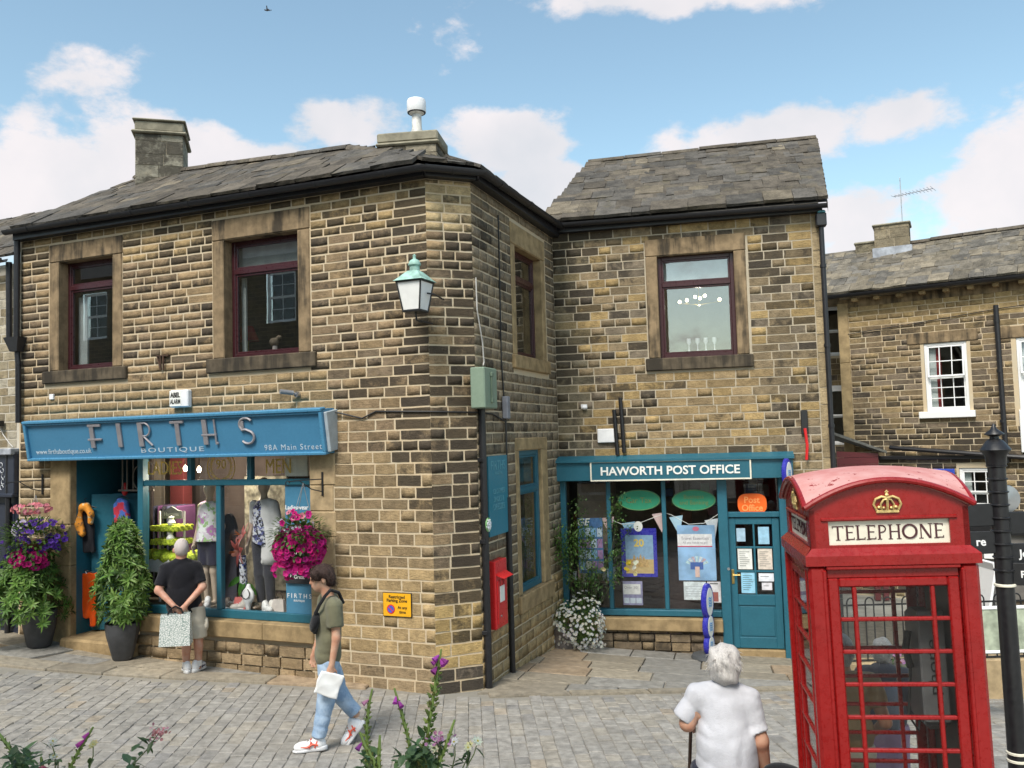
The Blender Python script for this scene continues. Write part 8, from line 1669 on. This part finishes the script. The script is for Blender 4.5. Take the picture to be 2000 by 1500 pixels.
for x in (-.56, .7, 1.75): b.box(x-.02, x+.02, -.02, .02, -.05, z1_)
b.build('rails', M['black_iron'], rl)
kw_ = thing('low_wall', 'low pale stone wall carrying the hooped railings', 'wall', T(ro.x, ro.y+.05, ro.z)); 
for k in range(5): MB().box(-.62+.52*k, -.62+.52*k+.51, -.12, .14, -.3, z0_-.005+random.uniform(-.008, 0), .015).build('coping_block', M['clean_stone'], kw_)
rb_ = thing('information_board', 'pale information board on a white frame right of the signpost', 'sign', T(*Vector((at_y(1930, 1300, 9.2).x, 9.2, gz(at_y(1930, 1300, 9.2).x, 9.2))))); q0 = W[rb_.name].translation; za, zb3 = at_y(1930, 1190, 9.2).z-q0.z, at_y(1930, 1270, 9.2).z-q0.z
MB().box(-.3, .55, -.01, .01, zb3, za, .003).build('panel', plain('board_picture', (.36, .40, .30), .5, .45, 5), rb_); b = MB(); b.box(-.32, .57, -.02, .02, za, za+.03, .004).box(-.32, .57, -.02, .02, zb3-.03, zb3, .004).box(-.33, -.30, -.02, .02, -.02, za+.03).box(.55, .58, -.02, .02, -.02, za+.03); b.build('frame', M['white_paint'], rb_)
af = thing('pavement_board', 'white folding A-board behind the signpost', 'sign', T(*Vector((at_y(1936, 1220, 12).x, 12, gz(at_y(1936, 1220, 12).x, 12))))); q0 = W[af.name].translation; zt2 = at_y(1936, 1100, 12).z-q0.z
for s in (-1, 1): MB().obox(T(s*.14, 0, zt2/2) @ RY(R_(-s*12)), .035, .4, zt2+.1, .005).build('leaf', M['white_paint'], af)
tb2 = thing('flower_tub', 'tub of pink and red flowers at the foot of the hooped railings', 'planter', T(*Vector((at_y(1765, 1290, 10.2).x, 10.2, at_y(1765, 1290, 10.2).z-.28)))); b = MB(); b.lathe([(.12, 0), (.17, .22), (.19, .24), (.15, .24)], 14); b.build('tub', M['terracotta'], tb2, smooth=True); q0 = W[tb2.name].translation; cm = CM(); fl_ = CM()
for k in range(120): v = rv(); cm.leaf(q0+Vector((v.x*.2, v.y*.2, .26+abs(v.z)*.12)), v, Vector((0, 0, 1)), .06, .03, jc((.08, .16, .04)))
for k in range(60): v = rv(); fl_.flower(q0+Vector((v.x*.2, v.y*.2, .3+abs(v.z)*.14)), v+Vector((0, -.5, .5)), .025, jc(random.choice([(.55, .25, .5), (.7, .4, .6), (.6, .05, .08)]), .2), None)
cm.build('foliage', M['leaf'], tb2); fl_.build('flowers', M['petal'], tb2)
# ---------------------------------------------------------------- inside the boutique window
rb = MB(); rp_ = [(-4.70, .2), (-5.95, 1.45), (-5.95, 2.1), (-1.5, 2.1), (-1.5, .2)]
for q0, q1 in zip(rp_[:-1], rp_[1:]): rb.add([(*q0, .72), (*q1, .72), (*q1, 2.95), (*q0, 2.95)], [(0, 1, 2, 3)])
for z_, i_ in ((.72, 1), (2.95, 0)): rb.add([(*q, z_) for q in rp_], [(0, 1, 2, 3, 4)], i_)
rb.build('room', [M['room_dark'], plain('deck', (.10, .085, .06), .8)], bq, FA.mat())
def ip(px, py, d): return FA.uz(px, py, -d)
IM = lambda px, py, d: FA.mat(*ip(px, py, d), -d)
MB().box(ip(290, 1000, .35)[0]-.09, ip(290, 1000, .35)[0], .25, .30, .8, 2.85, .005).build('inner_post', plain('pale_post', (.55, .54, .48), .6), bq, FA.mat())
MB().box(ip(352, 1000, 1.5)[0]-.12, ip(352, 1000, 1.5)[0]+.16, 1.4, 1.6, .75, 2.9, .01).build('red_column', M['room_red'], bq, FA.mat()); MB().box(ip(312, 1000, 1.6)[0]-.3, ip(312, 1000, 1.6)[0]+.1, 1.6, 1.75, .75, 2.9, .01).build('stone_column', M['room_pale'], bq, FA.mat())
MB().box(ip(460, 1000, 1.5)[0], ip(545, 1000, 1.5)[0], 1.7, 1.75, .75, 2.5, .01).build('floral_screen', plain('floral_screen', (.26, .25, .20), .8, .75, 7), bq, FA.mat())
for px, py in ((362, 915), (389, 917)): u_, z_ = ip(px, py, .8); b = MB(); b.lathe([(.006, .05), (.022, .03), (.032, -.0), (.02, -.035), (0, -.045)], 10, (u_, .8, z_)); b.build('pendant_bulb', M['bulb'], bq, FA.mat(), smooth=True); MB().cyl((u_, .8, z_+.05), (u_, .8, 2.94), .006, n=5).build('pendant_flex', M['cable'], bq, FA.mat())
for px, py in ((362, 915), (389, 917)):
    u_, z_ = ip(px, py, .8); ld = bpy.data.lights.new('pendant_light', 'POINT'); ld.energy = 18; ld.shadow_soft_size = .012; ld.color = (1, .86, .66); lo2 = bpy.data.objects.new('pendant_light', ld); put(lo2, bq, FA.mat() @ T(u_, .8, z_-.12))
# tiered stand with moss, grey name sign
MOSS = plain('moss_lime', (.42, .52, .04), .9, .5, 40, 1.0, 60); WI = M['white_paint']; dS_ = .62
ts = thing('display_stand', 'tiered display stand dressed with lime green moss inside the boutique window', 'stand', IM(338, 1200, dS_)); MT = FA.mat()
for px0, px1, py, th in ((310, 362, 1030, .06), (310, 362, 1056, .06)): a_, z_ = ip(px0, py, dS_); b_, _ = ip(px1, py, dS_); body('moss_tier', lambda P, a_=a_, b_=b_, z_=z_: np.maximum(np.abs(P[..., 0]-(a_+b_)/2)-(b_-a_)/2, np.maximum(np.abs(P[..., 1]-dS_)-.15, np.abs(P[..., 2]-z_)-.03))-.01+.008*np.sin(P[..., 0]*70)*np.sin(P[..., 2]*80+P[..., 1]*60), (a_-.05, dS_-.2, z_-.08), (b_+.05, dS_+.2, z_+.08), .013, MOSS, ts, MT)
a_, z_ = ip(290, 1085, dS_); b_, z2_ = ip(392, 1085, dS_); body('moss_mound', lambda P: U(.04, *[ell(P, (a_+(b_-a_)*f, dS_, z_+.02*math.sin(9*f)), (.12, .16, .085)) for f in np.linspace(.08, .92, 6)])+.012*np.sin(P[..., 0]*60)*np.sin(P[..., 2]*66+P[..., 1]*50), (a_-.2, dS_-.25, z_-.2), (b_+.2, dS_+.25, z_+.2), .015, MOSS, ts, MT)
MB().box(a_+.02, b_-.02, dS_-.12, dS_+.12, z_-.22, z_-.03, .01).build('white_trough', WI, ts, MT)
u_, z_ = ip(336, 1002, dS_); b = MB(); b.prism([(u_-.19, z_-.08), (u_+.19, z_-.08), (u_+.19, z_+.03), (u_+.12, z_+.04), (u_, z_+.10), (u_-.12, z_+.04), (u_-.19, z_+.03)], dS_-.01, dS_+.01); nm = b.build('name_sign', plain('sign_grey', (.26, .28, .27), .7), ts, MT); text('lettering', 'Hartness', .27, M['paper'], nm, FA.mat(u_, z_-.015, -dS_+.013))
for px in (312, 360): u_, _ = ip(px, 1000, dS_); MB().box(u_-.012, u_+.012, dS_-.012, dS_+.012, .73, 2.05).build('upright', WI, ts, MT)
for px, py in ((335, 1018), (333, 1048)): u_, z_ = ip(px, py, dS_-.1); b = MB(); b.lathe([(.05, -.03), (.06, 0), (.03, .05), (.045, .08), (0, .1)], 12, (u_, dS_-.1, z_-.02)); b.build('ornament', M['frosted'], ts, MT, smooth=True)
# mannequins
def mannequin(px, foot_py, head_py, d, label, parts, arm_out=0):
    u_, zt_ = ip(px, head_py, d); z0_ = .74; H = zt_-z0_; k = H/1.74; Mx = FA.mat(u_, z0_, -d) @ RZ(R_(0)); o = thing('mannequin', label, 'mannequin', Mx, 'mannequins in the boutique window')
    MK = plain('mannequin_skin', (.50, .40, .31), .45, .08); s2 = lambda *p: tuple(q*k for q in p)
    def f(P):
        r = U(.03*k, ell(P, s2(0, 0, 1.63), s2(.072, .092, .11)), cone(P, s2(0, 0, 1.42), s2(0, 0, 1.56), .05*k, .046*k), ell(P, s2(0, 0, 1.27), s2(.15, .10, .2)), ell(P, s2(0, 0, 1.05), s2(.115, .09, .17)), ell(P, s2(0, 0, .90), s2(.15, .11, .14)))
        for s in (-1, 1): r = smin(r, chain(P, [s2(s*.165, 0, 1.38), s2(s*.215, .02, 1.10), s2(s*.235, -.05, .86)], [.045*k, .036*k, .026*k], .02), .03); r = smin(r, hand(P, s2(s*.235, -.05, .86), (s*.1, -.1, -1), (s, 0, 0), .9*k, .3, s), .01); r = smin(r, chain(P, [s2(s*.08, 0, .88), s2(s*.075, -.01, .47), s2(s*.075, .02, .08)], [.085*k, .052*k, .035*k], .03), .03); r = smin(r, ell(P, s2(s*.075, -.05, .035), s2(.035, .10, .03)), .02)
        return r
    body('figure', f, s2(-.36, -.25, 0), s2(.36, .25, 1.8), .014, MK, o, Mx)
    for nm, ff, mt in parts(k, s2): body(nm, ff, s2(-.45, -.3, .0), s2(.45, .3, 1.6), .013, mt, o, Mx)
    return o, Mx, k
def floral(name, base, cols, sc):
    t = NT(name); p = t.pos(obj=True); vo = t.n('ShaderNodeTexVoronoi'); t.l(p, vo.inputs['Vector']); vo.inputs['Scale'].default_value = sc; c = base
    for i, col in enumerate(cols): c = t.mix(t.ramp(t.noise(t.pos((1, 1+.2*i, 1), True), sc*.6+i*3.1, 3), .54, .58), c, col)
    t.set(Base_Color=c, Roughness=.85); M[name] = t.m; return t.m
FL1 = floral('floral_top', (.74, .76, .76), [(.45, .20, .45), (.30, .50, .20), (.60, .55, .62)], 9); FL2 = floral('pattern_top', (.55, .57, .62), [(.03, .03, .10), (.10, .12, .32), (.02, .02, .03)], 26)
def p1(k, s2): return [('blouse', lambda P: np.maximum(np.maximum(U(.05, ell(P, s2(0, 0, 1.27), s2(.185, .13, .2)), cone(P, s2(0, 0, 1.2), s2(0, 0, .86), .15*k, .20*k), cone(P, s2(-.13, 0, 1.39), s2(.13, 0, 1.39), .055*k, .055*k)), -half(P, s2(0, 0, .90), (0, 0, 1))), half(P, s2(0, 0, 1.47), (0, 0, 1))), FL1), ('shorts', lambda P: np.maximum(np.maximum(U(.04, ell(P, s2(0, 0, .88), s2(.165, .125, .15)), *[cone(P, s2(s*.08, 0, .85), s2(s*.085, 0, .52), .11*k, .10*k) for s in (-1, 1)]), -half(P, s2(0, 0, .56), (0, 0, 1))), half(P, s2(0, 0, .92), (0, 0, 1))), cloth('shorts_navy', (.02, .02, .045)) or M['shorts_navy'])]
def p2(k, s2): return [('patterned_top', lambda P: np.maximum(U(.05, ell(P, s2(0, 0, 1.26), s2(.17, .125, .2)), cone(P, s2(0, 0, 1.15), s2(0, 0, .86), .14*k, .165*k)), -half(P, s2(0, 0, .87), (.35, 0, 1))), FL2), ('cardigan', lambda P: np.maximum(np.maximum(U(.04, ell(P, s2(0.03, .01, 1.26), s2(.19, .14, .21)), cone(P, s2(.06, .02, 1.15), s2(.08, .02, .70), .135*k, .15*k), chain(P, [s2(.165, 0, 1.38), s2(.215, .02, 1.10), s2(.235, -.05, .88)], [.062*k, .055*k, .045*k], .02), chain(P, [s2(-.165, 0, 1.38), s2(-.2, .03, 1.15)], [.06*k, .055*k], .02)), -np.maximum(ell(P, s2(-.06, -.16, 1.0), s2(.14, .14, .6)), half(P, s2(.04, 0, 0), (1, 0, 0)))), half(P, s2(0, 0, 1.46), (0, 0, 1))), cloth('cardigan_white', (.66, .66, .66)) or M['cardigan_white']), ('jeans', lambda P: np.maximum(U(.04, ell(P, s2(0, 0, .88), s2(.16, .12, .14)), *[chain(P, [s2(s*.08, 0, .86), s2(s*.08, -.005, .47), s2(s*.078, .02, .12)], [.105*k, .072*k, .058*k], .03) for s in (-1, 1)]), half(P, s2(0, 0, .94), (0, 0, 1))), cloth('jeans_dark', (.035, .037, .05)) or M['jeans_dark'])]
mannequin(409, 1195, 940, .55, 'mannequin in white floral blouse and navy shorts inside the boutique window', p1); mannequin(515, 1205, 932, .5, 'mannequin in white cardigan, patterned top and dark jeans inside the boutique window', p2)
# giant silk lilies
ly = thing('silk_lily', 'giant pink artificial lilies on a blue stem inside the boutique window', 'artificial flower', IM(470, 1200, .4)); MLY = W[ly.name]; cm = CM()
for px, py, R_f, dirn in ((470, 1045, .20, Vector((-.5, -.6, .4))), (462, 1078, .22, Vector((-.4, -.8, -.1)))):
    c_ = FA.pt(*ip(px, py, .4), -.4); A_, B_ = basis(dirn); dw = FA.d*dirn.x-FA.n*dirn.y*-1+Vector((0, 0, dirn.z)); dw = (FA.d*dirn.x+FA.n*abs(dirn.y)+Vector((0, 0, dirn.z))).normalized(); A_, B_ = basis(dw)
    for k in range(6): t_ = k*math.pi/3+.3; e_ = A_*math.cos(t_)+B_*math.sin(t_); cm.leaf(c_-dw*.05, e_*.9+dw*.55, dw, R_f, R_f*.42, jc((.68, .16, .15) if k % 2 else (.78, .34, .30), .1), -.25, .9)
    for k in range(5): cm.leaf(c_, dw+rv()*.3, A_, R_f*.55, .012, (.5, .16, .05), 0, .2)
for k in range(3): c_ = FA.pt(*ip(474+4*k, 1125+6*k, .42), -.42); cm.leaf(c_, Vector((-.6+.5*k, -.3, -.4)), Vector((0, -1, .3)), .24, .09, (.06, .20, .03), .2, .5)
cm.build('petals', M['petal'], ly, False); b = MB(); s0 = FA.mat(*ip(474, 1085, .42), -.42).translation; s1_ = FA.mat(ip(478, 1180, .42)[0], .74, -.42).translation; Wl = MLY.inverted(); b.tube([Wl @ s0, Wl @ ((s0+s1_)/2), Wl @ s1_], [.05, .055, .05], 10); b.build('wrapped_stem', FL2, ly, smooth=True)
# dark arched mirror and hanging dark cloak
u_, z_ = ip(445, 1060, .75); b = MB(); b.prism([(u_-.13, .74), (u_+.16, .74), (u_+.16, z_)]+[(u_+.015+.145*math.cos(a_), z_+.42*math.sin(a_)) for a_ in np.linspace(.1, math.pi-.1, 12)]+[(u_-.13, z_)], .74, .80); mi_ = thing('cloak_display', 'dark arched cloak display between the two mannequins', 'clothing display', FA.mat(u_, .74, -.77)); b.v = [tuple(W[mi_.name].inverted() @ (FA.mat() @ Vector(p))) for p in b.v]; b.build('cloak', M['jacket_dark'], mi_)
# shoes, handbags and necklace busts along the sill
def sshoe(px, d, c, label, rz): u_, _ = ip(px, 1195, d); o = thing('display_shoe', label, 'shoe', FA.mat(u_, .745, -d) @ RZ(rz), 'shoes on the window deck'); shoe(o, W[o.name], .25, .09, (plain('shoe%d' % px, c, .5), M['white_plastic']))
for px, d, c, lab, rz in ((405, .33, (.7, .7, .7), 'white trainer on the window deck by the floral mannequin', .6), (450, .34, (.16, .12, .10), 'brown shoe on the window deck left of the necklace bust', 1.2), (468, .30, (.5, .46, .42), 'beige shoe next to the necklace bust', -1.0), (522, .28, (.72, .72, .70), 'white trainer at the feet of the cardigan mannequin', 1.1), (538, .36, (.66, .64, .6), 'pale shoe beside the white trainer at the right', 1.4)): sshoe(px, d, c, lab, rz)
u_, z_ = ip(483, 1183, .3); o = thing('necklace_bust', 'white necklace display bust with dark beads in the boutique window', 'display bust', FA.mat(u_, .745, -.3)); body('bust', lambda P: U(.03, np.maximum(ell(P, (0, .02, .20), (.10, .05, .11)), -1), cone(P, (0, .02, 0), (0, .02, .15), .03, .05), cone(P, (0, .02, .28), (0, .03, .33), .035, .03)), (-.15, -.08, -.01), (.15, .12, .38), .011, M['white_plastic'], o, W[o.name]); b = MB(); b.tube([(.065*math.sin(a_), -.035, .235-.07*math.cos(a_)) for a_ in np.linspace(-2.6, 2.6, 24)], .006, 5); b.build('beads', M['cable'], o)
for px, col, lab in ((545, (.55, .50, .46), 'stone-coloured handbag at the right end of the window deck'), (470, (.55, .15, .14), 'coral handbag under the silk lilies')):
    u_, z_ = ip(px, 1165, .34); o = thing('handbag', lab, 'handbag', FA.mat(u_, .745, -.34), 'handbags in the boutique window'); b = MB(); b.add([(-.11, -.05, 0), (.11, -.05, 0), (.11, .05, 0), (-.11, .05, 0), (-.08, -.02, .17), (.08, -.02, .17), (.08, .02, .17), (-.08, .02, .17)], [(3, 2, 1, 0), (0, 1, 5, 4), (1, 2, 6, 5), (2, 3, 7, 6), (3, 0, 4, 7), (4, 5, 6, 7)]); b.build('bag_body', plain('hb%d' % px, col, .5), o, W[o.name]); b = MB(); b.tube([(.06*math.cos(a_), 0, .16+.11*math.sin(a_)) for a_ in np.linspace(0, math.pi, 10)], .007, 5); b.build('handle', M['dark_wood'], o)
for k in range(14): u_ = random.uniform(ip(430, 1190, .3)[0], ip(550, 1190, .3)[0]); d = random.uniform(.4, .75); MB().box(u_-.05, u_+.05, d, d+.1, .742, .742+random.uniform(.03, .14), .006).build('display_block', plain('blk%d' % (k % 5), ((.12, .3, .22), (.6, .6, .58), (.3, .3, .3), (.5, .42, .3), (.2, .16, .12))[k % 5], .6), bq, FA.mat())
MB().box(ip(560, 915, .2)[0], ip(604, 915, .2)[0], .16, .2, 2.56, 2.84, .004).build('white_blind', M['cream'], bq, FA.mat())
# ---- doorway: garments on the open door
def garment(px, py, label, ff, lo, hi, mt, d=.03): u_, z_ = FD.uz(px, py, d); o = thing('garment', label, 'clothing', FD.mat(u_, z_, d)); b = MB(); b.tube([(0, -.02, .05), (.0, -.02, .0), (-.17, -.02, -.05)], .006, 5); b.tube([(0, -.02, .0), (.17, -.02, -.05)], .006, 5); b.tube([(.02, -.02, .09), (-.01, -.02, .08), (0, -.02, .05)], .005, 5); b.build('hanger', M['cable'], o); body('cloth', ff, lo, hi, .012, mt, o, W[o.name]); return o
OR = cloth('orange_knit', (.85, .10, .005)) or M['orange_knit']; wv_ = lambda P: .008*np.sin(P[..., 0]*55+3*np.sin(P[..., 2]*5))
def slab(P, x0, x1, z0, z1, y=-.03, t=.018): return np.maximum(np.maximum(np.abs(P[..., 0]-(x0+x1)/2)-(x1-x0)/2, np.abs(P[..., 2]-(z0+z1)/2)-(z1-z0)/2), np.abs(P[..., 1]-y)-t)-.008
garment(164, 1112, 'bright orange top with pale necklace hanging on the open shop door', lambda P: np.minimum(np.minimum(slab(P, -.17, .17, -.58, -.06), slab(P, -.20, -.10, -.86, -.06)), np.minimum(slab(P, .11, .20, -.82, -.06), slab(P, -.10, .10, -.70, -.5)))*1.0+wv_(P)*.8+.0*P[..., 0], (-.3, -.1, -.95), (.3, .06, .02), OR)
u_, z_ = FD.uz(164, 1140, .07); o = thing('necklace', 'pale beaded necklace over the orange top', 'necklace', FD.mat(u_, z_, .07)); b = MB(); b.tube([(.055*math.sin(a_), 0, .05-.14*math.cos(a_)) for a_ in np.linspace(-2.7, 2.7, 20)], .008, 5); b.build('beads', M['white_plastic'], o)
garment(164, 985, 'black vest on a hanger on the open shop door', lambda P: np.minimum(slab(P, -.17, .17, -.70, -.30), slab(P, -.12, .12, -.4, -.05))+wv_(P)*.6, (-.3, -.1, -.8), (.3, .06, .02), M['tee_black'])
garment(168, 985, 'orange and brown patterned scarf over the black vest', lambda P: U(.03, chain(P, [(-.10, -.06, -.10), (-.08, -.08, -.28), (-.02, -.08, -.42)], [.07, .075, .05]), chain(P, [(-.08, -.06, -.06), (.03, -.07, -.02), (.11, -.07, -.14), (.10, -.07, -.26)], [.05, .05, .05, .04]))+wv_(P), (-.3, -.2, -.55), (.3, .1, .1), floral('scarf_print', (.72, .28, .03), [(.60, .48, .28), (.25, .12, .05)], 14), .05)
u_, z_ = ip(240, 985, .4); o = thing('garment', 'blue dress with red stripes hanging inside the boutique doorway', 'clothing', FA.mat(u_, z_, -.4)); body('cloth', lambda P: np.maximum(U(.04, cone(P, (-.03, 0, -.02), (.06, 0, -.75), .11, .16)), np.abs(P[..., 1])-.05)+wv_(P), (-.3, -.12, -.95), (.35, .12, .15), .014, floral('dress_stripe', (.06, .14, .45), [(.50, .03, .06)], 5), o, W[o.name]); b = MB(); b.tube([(-.12, 0, .08), (0, 0, .12), (.12, 0, .08)], .006, 5); b.build('hanger', M['cable'], o)
u_, z_ = ip(247, 955, .45); b = MB(); b.ball((0, 0, 0), .05, .05, .10, 12); o = thing('balloon', 'small red balloon above the striped dress in the doorway', 'balloon', FA.mat(u_, z_, -.42)); b.build('balloon', M['post_red'], o, smooth=True)
for k in range(6): u_ = -5.3+.09*k; MB().box(u_, u_+.05, .9, 1.3, .9, 2.1, .02).build('hung_coat', plain('coat%d' % (k % 4), ((.03, .03, .06), (.10, .03, .10), (.02, .02, .03), (.06, .06, .12))[k % 4], .9), bq, FA.mat())
# upstairs: lampshade, bust, blinds and curtain
u_, z_ = ip(483, 650, .7); lp = thing('table_lamp', 'lamp with red pleated shade behind the larger upper boutique window', 'lamp', FA.mat(u_, 4.0, -.7)); b = MB(); b.lathe([(.17, z_-4.0-.12), (.085, z_-4.0+.09)], 24); b.build('lamp_shade', plain('shade_red', (.40, .03, .035), .8), lp, smooth=True); b = MB(); b.lathe([(.08, -.2), (.02, -.18), (.015, .2), (.03, z_-4.0-.1), (.01, z_-4.0)], 12); b.build('lamp_base', M['brass'], lp, smooth=True)
u_, z_ = ip(537, 668, .4); bu = thing('plaster_bust', 'small white bust with brown hat in the larger upper boutique window', 'bust', FA.mat(u_, 4.16, -.4)); body('bust', lambda P: U(.03, ell(P, (0, 0, .04), (.15, .07, .06)), cone(P, (0, 0, .06), (0, 0, .16), .035, .035)), (-.2, -.1, -.03), (.2, .1, .25), .011, plain('plaster', (.66, .56, .54), .7), bu, W[bu.name]); body('hat', lambda P: U(.03, ell(P, (-.01, 0, .23), (.07, .065, .06)), ell(P, (.07, 0, .29), (.04, .03, .03))), (-.15, -.1, .12), (.2, .1, .38), .010, plain('hat_brown', (.20, .15, .11), .9), bu, W[bu.name])
for (a_, b_, c_, d_) in ((W1[0]+.06, W1[0]+.24, 4.25, 5.3), (W2[0]+.05, W2[0]+.12, 4.25, 5.3)): MB().box(a_, b_, .30, .33, c_, d_).build('curtain', M['curtain'], bq, FA.mat())
MB().box(W2[0], W2[1], .30, .31, 5.42, 5.75).build('blind', M['curtain'], bq, FA.mat()); MB().box(PW[0], PW[1], .26, .27, 5.36, 5.72).build('blind', M['curtain'], po, FP.mat()); MB().box(1.62, 1.76, .35, .36, 4.2, 5.6).build('curtain', M['curtain'], bq, FS.mat())
for k in range(4): 
    z_ = 1.0+.4*k; MB().box(1.62, 1.78, .42, .6, z_, z_+.3, .01).build('trinket', plain('trk%d' % (k % 2), ((.4, .25, .25), (.35, .38, .3))[k % 2], .6, .4, 30), bq, FS.mat())
MB().box(2.12, 2.20, .35, .40, .85, 2.75).build('inner_post', M['pale_post'], bq, FS.mat()); e = MB(); ellipse(e, 1.78, 1.02, .17, .17, .30, .31, 24); e.build('red_sticker', M['post_red'], bq, FS.mat()); text('lettering', 'E', .12, M['paper'], bq, FS.mat(1.80, 1.02, -.297), height=.16)
